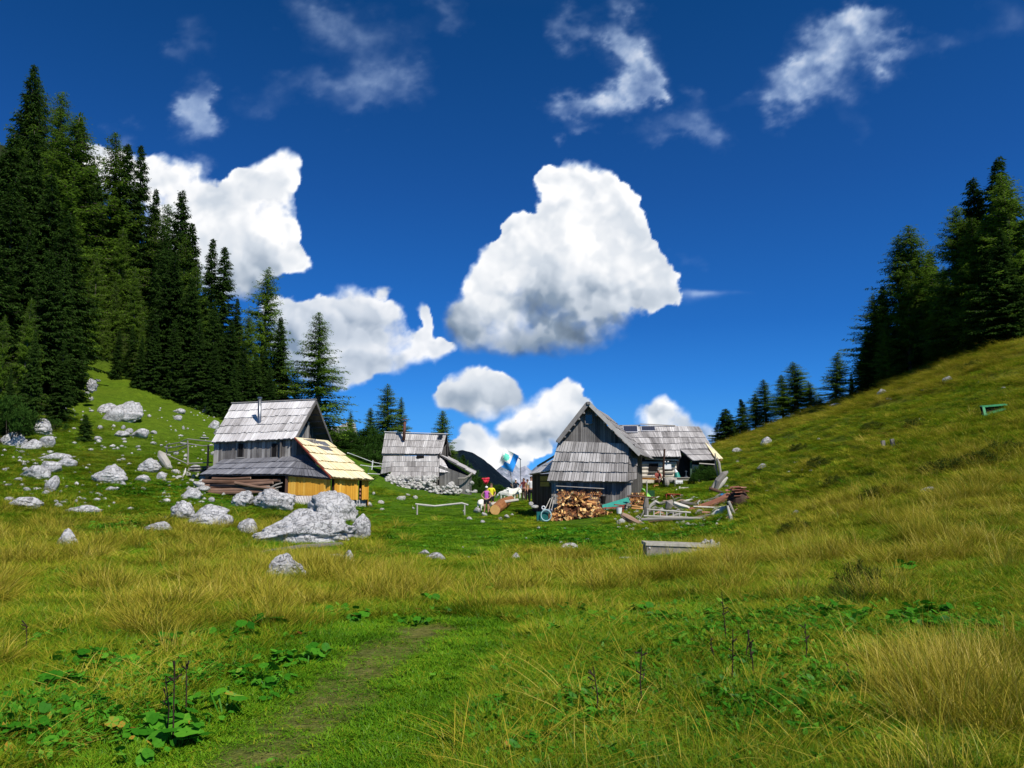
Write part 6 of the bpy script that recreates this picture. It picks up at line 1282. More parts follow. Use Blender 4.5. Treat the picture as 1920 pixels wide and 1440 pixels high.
# ---------------------------------------------------------------- people and sheep
def skin_body(name, joints, bones, mat, parent=None, label=None, cat=None, sub=1, root=0, origin=None):
    """one continuous surface grown round a skeleton; joints: name -> (x, y, z, radius)"""
    keys = list(joints); idx = {k: i for i, k in enumerate(keys)}; org = origin if origin is not None else Vector((0, 0, 0))
    me = bpy.data.meshes.new(name); me.from_pydata([tuple(Vector(joints[k][:3]) - org) for k in keys], [(idx[a], idx[b]) for a, b in bones], []); o = link(name, me, parent)
    o.modifiers.new('skin', 'SKIN'); me.skin_vertices.new() if hasattr(me.skin_vertices, 'new') and not me.skin_vertices else None
    if not me.skin_vertices:
        bpy.context.view_layer.objects.active = o; bpy.ops.mesh.customdata_skin_add()
    for i, k in enumerate(keys): sv = me.skin_vertices[0].data[i]; sv.radius = (joints[k][3], joints[k][3] if len(joints[k]) < 5 else joints[k][4]); sv.use_root = (i == root)
    s = o.modifiers.new('sub', 'SUBSURF'); s.levels = s.render_levels = sub; me.materials.append(mat); 
    if parent is None: o.location = org
    return tag(o, label, cat)
def person(base, h, face, pose, skin, clothes, label, hair=(.05, .03, .02), cap=None, hairlong=False):
    """pose: joints in body space (x right of the body, y forward, z up) for a figure of height 1.75"""
    s = h / 1.75; ca, sa = math.cos(face), math.sin(face)
    def W(v): x, y, z = v[0] * s, v[1] * s, v[2] * s; return Vector((x * ca - y * sa, x * sa + y * ca, z))
    J = dict(hip=(0, 0, .93, .135, .10), waist=(0, 0, 1.08, .125, .09), chest=(0, 0, 1.28, .15, .10), neck0=(0, 0, 1.45, .075), neck=(0, .005, 1.52, .055), head0=(0, .015, 1.60, .085), head1=(0, .02, 1.69, .088), head2=(0, .01, 1.745, .05), nose=(0, .115, 1.625, .014),
             shL=(-.17, 0, 1.42, .06), shR=(.17, 0, 1.42, .06), elL=(-.25, -.02, 1.14, .042), elR=(.25, -.02, 1.14, .042), wrL=(-.27, .06, .90, .028), wrR=(.27, .06, .90, .028), haL=(-.27, .08, .82, .032), haR=(.27, .08, .82, .032),
             thL=(-.095, 0, .86, .085), thR=(.095, 0, .86, .085), knL=(-.11, .02, .48, .058), knR=(.11, .02, .48, .058), caL=(-.115, -.01, .33, .055), caR=(.115, -.01, .33, .055), anL=(-.12, -.02, .08, .036), anR=(.12, -.02, .08, .036), toL=(-.14, .15, .03, .036), toR=(.14, .15, .03, .036))
    for k, v in pose.items(): J[k] = tuple(v) + tuple(J[k][3:]) if len(v) == 3 else v
    bones = [('hip', 'waist'), ('waist', 'chest'), ('chest', 'neck0'), ('neck0', 'neck'), ('neck', 'head0'), ('head0', 'head1'), ('head1', 'head2'), ('head0', 'nose')]
    for q in 'LR': bones += [('neck0', 'sh' + q), ('sh' + q, 'el' + q), ('el' + q, 'wr' + q), ('wr' + q, 'ha' + q), ('hip', 'th' + q), ('th' + q, 'kn' + q), ('kn' + q, 'ca' + q), ('ca' + q, 'an' + q), ('an' + q, 'to' + q)]
    for q, sg in (('L', -1), ('R', 1)):   # five fingers rooted in the palm
        ha = Vector(J['ha' + q][:3]); wr = Vector(J['wr' + q][:3]); d = (ha - wr).normalized(); side = d.cross(Vector((0, 0, 1)) if abs(d.z) < .9 else Vector((1, 0, 0))).normalized(); cv = d.cross(side)
        for f, (off, L) in enumerate(((-.03, .075), (-.01, .085), (.01, .08), (.028, .065))):
            a = ha + side * off + d * .03; b = a + d * L * .5; c = b + (d * .7 + cv * .5 * sg) * L * .5; J[f'f{q}{f}a'] = (*a, .010); J[f'f{q}{f}b'] = (*b, .009); J[f'f{q}{f}c'] = (*c, .008); bones += [('ha' + q, f'f{q}{f}a'), (f'f{q}{f}a', f'f{q}{f}b'), (f'f{q}{f}b', f'f{q}{f}c')]
        a = ha + side * -.045 - d * .01; b = a + (side * -.6 + d * .8) * .035; J[f't{q}a'] = (*a, .012); J[f't{q}b'] = (*b, .010); bones += [('ha' + q, f't{q}a'), (f't{q}a', f't{q}b')]
    root = empty('person', base, label, 'person')
    WJ = {k: (*W(v[:3]), *[x * s for x in v[3:]]) for k, v in J.items()}
    skin_body('body', WJ, bones, skin, root)
    def shell(nm, keys, bs, grow, mat, lab=None, over={}):
        jj = {k: over.get(k, J[k]) for k in keys}; jj = {k: (*W(v[:3]), *[(x + grow) * s for x in v[3:]]) for k, v in jj.items()}; skin_body(nm, jj, bs, mat, root, lab)
    for kind, mat in clothes.items():
        if kind in ('shirt', 'vest'):
            ks = ['hip', 'waist', 'chest', 'neck0', 'shL', 'shR']; b = [('hip', 'waist'), ('waist', 'chest'), ('chest', 'neck0'), ('neck0', 'shL'), ('neck0', 'shR')]; ov = {}
            if kind == 'shirt':
                for q in 'LR': m_ = lerp(Vector(J['sh' + q][:3]), Vector(J['el' + q][:3]), .75); J['sl' + q] = (*m_, .052); ks.append('sl' + q); b.append(('sh' + q, 'sl' + q))
            shell('shirt', ks, b, .018, mat)
        if kind in ('shorts', 'trousers'):
            ks = ['hip', 'thL', 'thR']; b = [('hip', 'thL'), ('hip', 'thR')]
            for q in 'LR':
                if kind == 'shorts': m_ = lerp(Vector(J['th' + q][:3]), Vector(J['kn' + q][:3]), .72); J['sh_' + q] = (*m_, .075); ks.append('sh_' + q); b.append(('th' + q, 'sh_' + q))
                else: ks += ['kn' + q, 'an' + q]; b += [('th' + q, 'kn' + q), ('kn' + q, 'an' + q)]
            shell(kind, ks, b, .018, mat)
        if kind == 'shoes':
            for q in 'LR': shell('shoe', ['an' + q, 'to' + q], [('an' + q, 'to' + q)], .016, mat)
    hp = W(J['head1'][:3]); m = MB(); bk = W((0, -.022, .012)); m.ball(hp + bk, (.098 * s, .104 * s, .10 * s), .5, 12, 9)
    if hairlong: m.ball(hp + W((0, -.07, -.12)), (.07 * s, .05 * s, .13 * s), .5, 10, 7)
    o = m.build('hair', plain('hair', hair, .7), None, smooth=True, origin=Vector((0, 0, 0))); o.parent = root
    if cap:
        m = MB(); m.ball(hp + W((0, -.01, .04)), (.108 * s, .112 * s, .085 * s), .5, 12, 7); m.ball(hp + W((0, .12, .02)), (.07 * s, .08 * s, .012 * s), .5, 10, 5); o = m.build('cap', cap, None, smooth=True, origin=Vector((0, 0, 0))); o.parent = root
    return root
PINK = plain('pink violet vest', (.55, .12, .50), .8, .25, 30); YEL = plain('yellow shirt', (.85, .78, .03), .8, .1); BLK = plain('black cloth', (.012, .012, .016), .8, .2); NAVY = plain('navy shirt', (.012, .018, .035), .8, .3); BLUES = plain('blue shorts', (.03, .08, .30), .8, .15); BRICK = plain('brick red shirt', (.36, .08, .06), .8, .15)
BRN = plain('brown trousers', (.10, .055, .04), .8, .2); MAROON = plain('maroon shirt', (.16, .03, .035), .8, .2); TAN = plain('tan shirt', (.35, .22, .10), .8, .2)
akimbo = dict(elL=(-.36, -.06, 1.20), wrL=(-.20, .02, 1.02), haL=(-.15, .04, .99), elR=(.34, -.06, 1.20), wrR=(.20, .02, 1.02), haR=(.15, .05, .99))
g = G(912, 963, 40); person(g, 1.68, math.pi * 1.02, {**akimbo, 'knR': (.13, .05, .48), 'anR': (.16, -.02, .08), 'toR': (.2, .14, .03)}, SKIN, {'vest': PINK, 'shorts': BLK, 'shoes': BLK}, 'person in a pink and violet vest and black shorts, hands on hips', cap=WHITE, hairlong=True)
g = G(921, 958, 42); person(g, 1.78, math.pi * 1.03, dict(elL=(-.27, -.04, 1.16), wrL=(-.22, .10, 1.02), haL=(-.17, .14, 1.0), elR=(.27, -.05, 1.16), wrR=(.25, .05, .92), haR=(.24, .08, .85)), SKIN, {'shirt': YEL, 'shorts': BLK, 'shoes': BLK}, 'person in a bright yellow shirt and black shorts behind the pink one', hair=(.10, .05, .03))
g = G(967, 937, 55); g = ground_pt(967, 70); g.z = zof(938, 70); person(g, 1.80, math.pi, {**akimbo, 'elR': (.30, .05, 1.15), 'wrR': (.38, .20, 1.25), 'haR': (.40, .24, 1.30)}, SKIN, {'shirt': NAVY, 'shorts': BLUES, 'shoes': BLK}, 'person with a white cap and blue shorts standing among the sheep', cap=WHITE)
FLAGY = 70
g = ground_pt(982, 66); g.z = zof(938, 66); person(g, 1.76, math.pi * .8, dict(elR=(.2, .2, 1.2), wrR=(.1, .38, 1.2), haR=(.08, .44, 1.2)), SKIN2, {'shirt': MAROON, 'trousers': BRN, 'shoes': BLK}, 'person in a maroon shirt left of the dark shed')
g = ground_pt(989, 64); g.z = zof(940, 64); person(g, 1.70, math.pi * 1.2, dict(elL=(-.2, .2, 1.2), wrL=(-.1, .36, 1.25), haL=(-.08, .42, 1.27)), SKIN2, {'shirt': TAN, 'trousers': BLK, 'shoes': BLK}, 'person in a tan shirt between the maroon and the white shirt')
g = ground_pt(996, 56.5); g.z = zof(944, 56.5); person(g, 1.84, math.pi * 1.05, {}, SKIN, {'shirt': WHITE, 'trousers': BLK, 'shoes': BLK}, 'person in a white shirt and black trousers at the corner of the dark shed')
sit = dict(hip=(0, 0, .50, .135, .10), waist=(0, .04, .66, .125, .09), chest=(0, .10, .86, .15, .10), neck0=(0, .14, 1.02, .075), neck=(0, .17, 1.08, .055), head0=(0, .21, 1.15, .085), head1=(0, .225, 1.24, .088), head2=(0, .22, 1.295, .05), nose=(0, .315, 1.15, .014), shL=(-.18, .12, .98, .06), shR=(.18, .12, .98, .06),
           elL=(-.22, .22, .72, .042), elR=(.22, .22, .72, .042), wrL=(-.10, .42, .60, .028), wrR=(.10, .42, .60, .028), haL=(-.05, .49, .57, .032), haR=(.05, .49, .57, .032), thL=(-.10, .10, .48, .085), thR=(.10, .10, .48, .085), knL=(-.13, .50, .50, .058), knR=(.13, .50, .50, .058), caL=(-.13, .50, .34, .055), caR=(.13, .52, .34, .055), anL=(-.13, .52, .08, .036), anR=(.13, .54, .08, .036), toL=(-.15, .68, .03, .036), toR=(.15, .70, .03, .036))
g = P(1232, 916, 57.0); person(g, 1.82, math.pi * 1.12, sit, SKIN2, {'shirt': BRICK, 'trousers': BRN, 'shoes': BLK}, 'person in a brick red shirt sitting bent forward before the cottage', hair=(.25, .24, .22))
g = P(1309, 917, 57.2); person(g, 1.7, math.pi * .75, sit, SKIN2, {'shirt': LIME, 'trousers': BLK, 'shoes': BLK}, 'person in a lime shirt sitting at the right end of the yard table', hair=(.3, .1, .07))
def sheep(px, base, Y, L, face, label, graze=False, tail=True):
    g = P(px, base, Y); s = L / 1.1; ca, sa = math.cos(face), math.sin(face)
    def W(x, y, z, r, r2=None): return (*(Vector((x * ca - y * sa, x * sa + y * ca, z)) * s), r * s, (r2 or r) * s)
    J = dict(rump=W(-.42, 0, .56, .17, .19), mid=W(-.1, 0, .56, .20, .23), chest=W(.25, 0, .57, .18, .22), nk=W(.42, 0, .70 if not graze else .58, .12), hd=W(.56, 0, .84 if not graze else .38, .085), mz=W(.72, 0, .77 if not graze else .24, .045), tl=W(-.56, 0, .48, .04), e1=W(.54, .12, .86 if not graze else .42, .02), e2=W(.54, -.12, .86 if not graze else .42, .02))
    B = [('mid', 'rump'), ('mid', 'chest'), ('chest', 'nk'), ('nk', 'hd'), ('hd', 'mz'), ('rump', 'tl'), ('hd', 'e1'), ('hd', 'e2')]
    for n_, x, y in (('a', .28, .11), ('b', .28, -.11), ('c', -.40, .11), ('d', -.40, -.11)):
        bend = .05 if x < 0 else -.01; J[n_ + '1'] = W(x, y, .40, .075); J[n_ + '2'] = W(x - bend, y, .22, .035); J[n_ + '3'] = W(x + .0, y, .03, .03); B += [('chest' if x > 0 else 'rump', n_ + '1'), (n_ + '1', n_ + '2'), (n_ + '2', n_ + '3')]
    r = empty('sheep', g, label, 'sheep'); skin_body('body', J, B, WOOL, r, root=1); return r
sheep(948, 940, 62, 1.25, math.pi * .88, 'leftmost white sheep grazing before the dark mountain', True); sheep(957, 938, 63.5, 1.25, math.pi * .06, 'second white sheep, back to back with the leftmost one'); sheep(965, 935, 67, 1.15, math.pi * .9, 'white sheep left behind the person with the white cap'); sheep(975, 935, 67, 1.2, math.pi * .1, 'white sheep right of the person with the white cap', True)
sheep(903, 959, 54, 1.15, math.pi * .42, 'white sheep standing left of the pink clad hiker', True)
# flag on its pole, red cloth on a stake, weather vane
fp = empty('flag', ground_pt(962, 68), 'blue and white flag with a green emblem patch hanging slanted from a pole', 'flag'); a, b = P(963, 938, 68), P(946, 842, 68)
m = MB(); m.tube([P(965, 935, 68), P(958, 893, 68), P(949, 846, 68)], .03, 6, .6); m.build('pole', DRIFT, fp)
def fpt(u, v):   # u along the long side, v along the short side of the slanted cloth
    o = Vector((934, 872)); U = Vector((13, -34)); Vv = Vector((27, 14)); q = o + U * u * .92 + Vv * v; w = math.sin(u * 7 + v * 4) * .12 + math.sin(v * 9) * .06
    return P(q.x, q.y, 67.8 + w)
parts_ = {'white_field': [], 'blue_field': [], 'green_emblem': []}
for i in range(14):
    for j in range(14):
        u, v = (i + .5) / 14, (j + .5) / 14
        k = 'blue_field' if (v > .62 and u > .25) or (u < .36 and v > .22 + u * .3) else 'white_field'
        if ((u - .62) / .2) ** 2 + ((v - .30) / .2) ** 2 < 1: k = 'green_emblem'
        parts_[k].append((i / 14, (i + 1) / 14, j / 14, (j + 1) / 14))
for k, mat in (('white_field', WHITE), ('blue_field', plain('flag blue', (.02, .26, .72), .8, .1)), ('green_emblem', plain('flag green', (.15, .68, .50), .8, .1))):
    m = MB()
    for (u0, u1, v0, v1) in parts_[k]: m.slab(fpt(u0, v0), fpt(u0, v1), fpt(u1, v1), fpt(u1, v0), .008)
    m.build(k, mat, fp)
rc = empty('red_cloth', ground_pt(912, 58), 'red cloth knotted on a stake behind the two hikers', 'cloth'); m = MB(); m.tube([P(911, 945, 58), P(912, 905, 58)], .03, 6, .5); m.build('stake', DRIFT, rc)
m = MB(); m.tube([P(904, 898, 58), P(910, 898.5, 57.9), P(917.5, 897, 58)], [.07, .1, .08], 8, .5, .3); m.tube([P(907, 900, 58), P(911, 904, 57.9), P(912, 908, 58)], [.12, .16, .05], 8, .5, .3); m.tube([P(916, 899, 58), P(913, 904, 58)], [.08, .1], 8); m.build('cloth', RED, rc)
vp = empty('weather_pole', ground_pt(975, 80), 'thin dark pole with a small vane above the horizon', 'pole'); m = MB(); m.tube([P(977, 925, 78), P(976, 882, 78), P(975.5, 861, 78)], .035, 6, .3); m.build('pole', METAL, vp)
m = MB(); m.beam(P(971.5, 858, 78), P(977, 862, 78), .05, .12, .3); m.build('vane', METAL, vp)
# ---------------------------------------------------------------- grass and ground cover
def grass_mat(name, stops, trans=.30, patch=.65):
    m, t, ns, ls = nodes(name); tn = attr(ns, 'tone'); oi = ns.new('ShaderNodeObjectInfo'); geo = ns.new('ShaderNodeNewGeometry')
    n = N(ns, 'ShaderNodeTexNoise', Scale=.55, Detail=4, Roughness=.6); ls.new(geo.outputs['Position'], n.inputs['Vector'])
    v = math_(ns, ls, 'MULTIPLY_ADD', n.outputs[0], patch * 1.6, math_(ns, ls, 'MULTIPLY', tn.outputs['Fac'], .55)); v = math_(ns, ls, 'MULTIPLY_ADD', oi.outputs['Random'], .3, v); v = math_(ns, ls, 'SUBTRACT', v, patch * .8 - .08)
    r = ramp(ns, stops); ls.new(v, r.inputs[0]); d = N(ns, 'ShaderNodeBsdfDiffuse', Roughness=.5); ls.new(r.outputs[0], d.inputs[0]); tr = ns.new('ShaderNodeBsdfTranslucent'); ls.new(r.outputs[0], tr.inputs[0])
    mx = N(ns, 'ShaderNodeMixShader', Fac=trans); ls.new(d.outputs[0], mx.inputs[1]); ls.new(tr.outputs[0], mx.inputs[2])
    gl = N(ns, 'ShaderNodeBsdfGlossy', Roughness=.45); gl.inputs[0].default_value = (1, 1, 1, 1); m2 = N(ns, 'ShaderNodeMixShader', Fac=.008); ls.new(mx.outputs[0], m2.inputs[1]); ls.new(gl.outputs[0], m2.inputs[2])
    o = ns.new('ShaderNodeOutputMaterial'); ls.new(m2.outputs[0], o.inputs[0]); return m
GG = grass_mat('green grass blades', [(0, (.018, .075, .002)), (.4, (.085, .225, .006)), (.8, (.20, .37, .014)), (1, (.36, .44, .03))])
GY = grass_mat('yellow green grass blades', [(0, (.04, .10, .003)), (.4, (.17, .24, .008)), (.75, (.37, .38, .022)), (1, (.58, .52, .06))])
GD = grass_mat('dry golden grass blades', [(0, (.07, .08, .006)), (.3, (.27, .24, .015)), (.65, (.50, .40, .045)), (1, (.74, .60, .14))])
GR = grass_mat('dark rush blades', [(0, (.008, .022, .004)), (.6, (.030, .060, .008)), (1, (.11, .11, .02))])
LF = grass_mat('broad leaves', [(0, (.014, .10, .003)), (.45, (.045, .20, .010)), (.8, (.11, .34, .02)), (.93, (.22, .38, .04)), (1, (.45, .25, .03))], .3)
def blade_mesh(name, n, rad, h0, h1, w, bend, seed, mat, lean=.25, seg=3, dead=0, mat2=None, heads=0):
    r = np.random.RandomState(seed); a = r.rand(n) * 6.283; q = np.sqrt(r.rand(n)) * rad; bx, by = q * np.cos(a), q * np.sin(a); h = r.uniform(h0, h1, n) * (1 - .35 * (q / rad) ** 2)
    az = a + r.normal(size=n) * .9; tilt = lean * (q / rad) * r.rand(n) + r.rand(n) * lean * .5; b = bend * r.uniform(.3, 1.3, n); side = np.stack([-np.sin(az), np.cos(az), 0 * az], 1); rot = r.uniform(-.8, .8, n)
    out = np.stack([np.cos(az), np.sin(az), 0 * az], 1); side = side * np.cos(rot)[:, None] + out * np.sin(rot)[:, None]; V = []; 
    for k in range(seg + 1):
        t = k / seg; p = np.stack([bx, by, 0 * bx - .02], 1) + out * ((tilt * t + b * t * t) * h)[:, None] + np.array([0, 0, 1.0])[None] * (h * (t - .38 * b * t * t))[:, None]
        if k < seg: ww = w * (1 - .55 * t) * r.uniform(.7, 1.3, n) * .5; V += [p - side * ww[:, None], p + side * ww[:, None]]
        else: V.append(p)
    V = np.stack(V, 1); c = V.shape[1]; base = (np.arange(n) * c)[:, None]
    F4 = np.concatenate([base + np.array([2 * k, 2 * k + 1, 2 * k + 3, 2 * k + 2]) for k in range(seg - 1)], 0); F3 = base + np.array([2 * seg - 2, 2 * seg - 1, 2 * seg]); tone = r.rand(n)
    T = np.concatenate([np.tile(tone, seg - 1), tone]); V = V.reshape(-1, 3)
    me = mesh_np(name, V, F4=F4, F3=F3, attrs={'tone': ('FACE', T)}, mat=mat)
    if mat2:
        me.materials.append(mat2); sel = r.rand(n) < dead; mi = np.concatenate([np.tile(sel, seg - 1), sel]).astype(np.int32); me.polygons.foreach_set('material_index', mi)
    return me
def leaf_mesh(name, n, rad, size, hgt, seed, mat, round_=True):
    r = np.random.RandomState(seed); V = []; F4 = []; F3 = []; T = []; 
    for i in range(n):
        a = r.rand() * 6.283; q = math.sqrt(r.rand()) * rad; c = np.array([q * math.cos(a), q * math.sin(a), hgt * r.uniform(.35, 1)]); s = size * r.uniform(.5, 1.15); nrm = np.array([r.normal() * .35 + .35 * math.cos(a), r.normal() * .35 + .35 * math.sin(a), 1]); nrm /= np.linalg.norm(nrm)
        u = np.cross(nrm, [math.sin(a), -math.cos(a), .1]); u /= np.linalg.norm(u); v = np.cross(nrm, u); b = len(V); K = 9 if round_ else 6; V.append(c - nrm * s * .10)
        for k in range(K):
            an = 2 * math.pi * k / K; rr_ = s * (1 - (.45 if k == 0 and round_ else 0)) * r.uniform(.88, 1.08) * (1 if round_ else (.45 + .55 * abs(math.cos(an)))); V.append(c + u * math.cos(an) * rr_ + v * math.sin(an) * rr_ * (.9 if round_ else .6) - nrm * s * .12 * abs(math.sin(an * 1.5 + i)) )
        tn = r.rand()
        for k in range(K): F3.append((b, b + 1 + k, b + 1 + (k + 1) % K)); T.append(tn + .12 * (k % 2))
        st = len(V); w = .006; V += [np.array([q * .3 * math.cos(a) - w, q * .3 * math.sin(a), -.02]), np.array([q * .3 * math.cos(a) + w, q * .3 * math.sin(a), -.02]), c + np.array([w, 0, 0]), c - np.array([w, 0, 0])]; F4.append((st, st + 1, st + 2, st + 3))
    Tn = np.concatenate([np.full(len(F4), .3), np.array(T)]); return mesh_np(name, np.array(V), F4=np.array(F4), F3=np.array(F3), attrs={'tone': ('FACE', Tn)}, mat=mat)
def proto_coll(name, meshes):
    c = bpy.data.collections.new(name)
    for i, me in enumerate(meshes): o = bpy.data.objects.new(f'{name} {i:02d}', me); c.objects.link(o)
    return c
def scatter(name, label, cat, coll, P3, idx, rot, scl, mat):
    me = bpy.data.meshes.new(name); me.vertices.add(len(P3)); me.vertices.foreach_set('co', np.asarray(P3, np.float32).ravel())
    a = me.attributes.new('idx', 'INT', 'POINT'); a.data.foreach_set('value', np.asarray(idx, np.int32)); a = me.attributes.new('rt', 'FLOAT_VECTOR', 'POINT'); a.data.foreach_set('vector', np.asarray(rot, np.float32).ravel()); a = me.attributes.new('sl', 'FLOAT_VECTOR', 'POINT'); a.data.foreach_set('vector', np.asarray(scl, np.float32).ravel())
    g = bpy.data.node_groups.new(name, 'GeometryNodeTree'); g.interface.new_socket('Geometry', in_out='INPUT', socket_type='NodeSocketGeometry'); g.interface.new_socket('Geometry', in_out='OUTPUT', socket_type='NodeSocketGeometry'); ns, ls = g.nodes, g.links
    gi = ns.new('NodeGroupInput'); go = ns.new('NodeGroupOutput'); ci = ns.new('GeometryNodeCollectionInfo'); ci.inputs['Collection'].default_value = coll; ci.inputs['Separate Children'].default_value = True; ci.inputs['Reset Children'].default_value = True
    ip = ns.new('GeometryNodeInstanceOnPoints'); ip.inputs['Pick Instance'].default_value = True; ls.new(gi.outputs[0], ip.inputs['Points']); ls.new(ci.outputs[0], ip.inputs['Instance'])
    for nm, ty, so in (('idx', 'INT', 'Instance Index'), ('rt', 'FLOAT_VECTOR', 'Rotation'), ('sl', 'FLOAT_VECTOR', 'Scale')):
        na = ns.new('GeometryNodeInputNamedAttribute'); na.data_type = ty; na.inputs['Name'].default_value = nm; ls.new(na.outputs['Attribute'], ip.inputs[so])
    ls.new(ip.outputs[0], go.inputs[0]); me.materials.append(mat); o = link(name, me); md = o.modifiers.new('scatter', 'NODES'); md.node_group = g; tag(o, label, cat, kind='stuff'); return o
LITTER = grass_mat('withered leaves', [(0, (.03, .012, .004)), (.5, (.16, .06, .015)), (1, (.42, .20, .04))], .2)
GRASS = proto_coll('grass clump', [
 blade_mesh('lawn', 70, .16, .05, .11, .007, .55, 1, GG), blade_mesh('lawn', 70, .16, .04, .10, .007, .7, 2, GG, mat2=GY, dead=.25),
 blade_mesh('mixed', 64, .17, .10, .24, .007, .6, 3, GG, mat2=GY, dead=.4), blade_mesh('mixed', 64, .17, .10, .28, .007, .7, 4, GY, mat2=GD, dead=.25),
 blade_mesh('golden', 90, .15, .20, .52, .0055, .55, 5, GD, .45, 4, .45, GY), blade_mesh('golden', 80, .18, .16, .42, .0055, .8, 6, GY, .6, 4, .35, GD), blade_mesh('golden', 46, .16, .25, .62, .005, .45, 7, GD, .35, 4, .1, GY),
 blade_mesh('rush', 90, .16, .25, .50, .006, .5, 8, GR, .6, 4, .4, GG),
 leaf_mesh('weeds', 26, .17, .030, .07, 9, LF, False), leaf_mesh('weeds', 20, .17, .042, .11, 10, LF, False),
 leaf_mesh('litter', 9, .20, .035, .05, 12, LITTER, False),
 blade_mesh('straw', 14, .22, .20, .45, .005, 1.3, 11, GD, 1.2, 4), 
])
LEAVES = proto_coll('leaf rosette', [leaf_mesh('broad leaf', 10, .24, .060, .15, 21, LF), leaf_mesh('broad leaf', 8, .20, .075, .12, 22, LF), leaf_mesh('broad leaf', 14, .26, .045, .11, 23, LF), leaf_mesh('broad leaf', 6, .16, .085, .17, 24, LF)])
LEAFB = [(40,1330,70,40,1),(110,1300,60,24,1),(190,1262,60,20,1),(330,1375,60,26,1),(395,1350,40,22,.9),(250,1395,60,30,.9),(560,1240,50,14,1),(470,1200,60,16,1),(420,1225,50,14,.9),(300,1225,50,14,.7),(640,1160,50,12,.7),(500,1290,40,26,.9),(230,1425,70,20,1),(440,1270,40,16,.7),(20,1380,60,40,1),
 (1400,1150,60,16,1),(1460,1172,50,16,1),(1560,1172,60,18,1),(1600,1160,40,18,1),(1720,1172,60,22,.9),(1790,1190,60,20,.8),(1640,1435,70,16,1),(1540,1425,50,16,.9),(1060,1172,50,12,.6),(1220,1168,60,12,.8),(1480,1250,40,16,.6),(1130,1400,60,20,.4),(1880,1180,50,30,.8),(60,850,60,12,.3),(230,985,60,16,1),(90,1010,30,12,.4),(660,1000,40,20,.5),(1350,925,30,12,.5),(820,1150,30,10,.5),(950,1260,60,20,.35),(1200,1420,80,26,.5),(1420,1330,120,60,.35)]
WEEDB = [(1480,1290,200,110,.9),(1150,1330,160,90,.7),(300,1300,220,60,.7),(1400,1180,260,40,.8),(120,1360,160,70,.8),(900,1380,160,60,.5),(1800,1200,140,60,.6),(480,930,120,18,.9),(650,960,50,30,.7),(300,915,100,16,.9),(1100,1010,200,24,.2),(1320,990,60,20,.7),(230,985,70,20,.9)]
LAWNB = [(300,1035,170,26,1),(120,1060,120,16,.8),(850,1010,220,60,.9),(1080,1010,160,50,.9),(820,960,160,40,1),(420,1370,90,60,1),(560,1290,80,60,1),(720,1230,90,50,1),(840,1280,120,60,.7),(640,1400,140,60,.9),(1080,1060,120,22,.8),(700,1040,90,20,.8),(400,860,60,60,1),(300,820,140,50,1),(420,950,60,20,.8),(1250,1010,110,18,.9)]
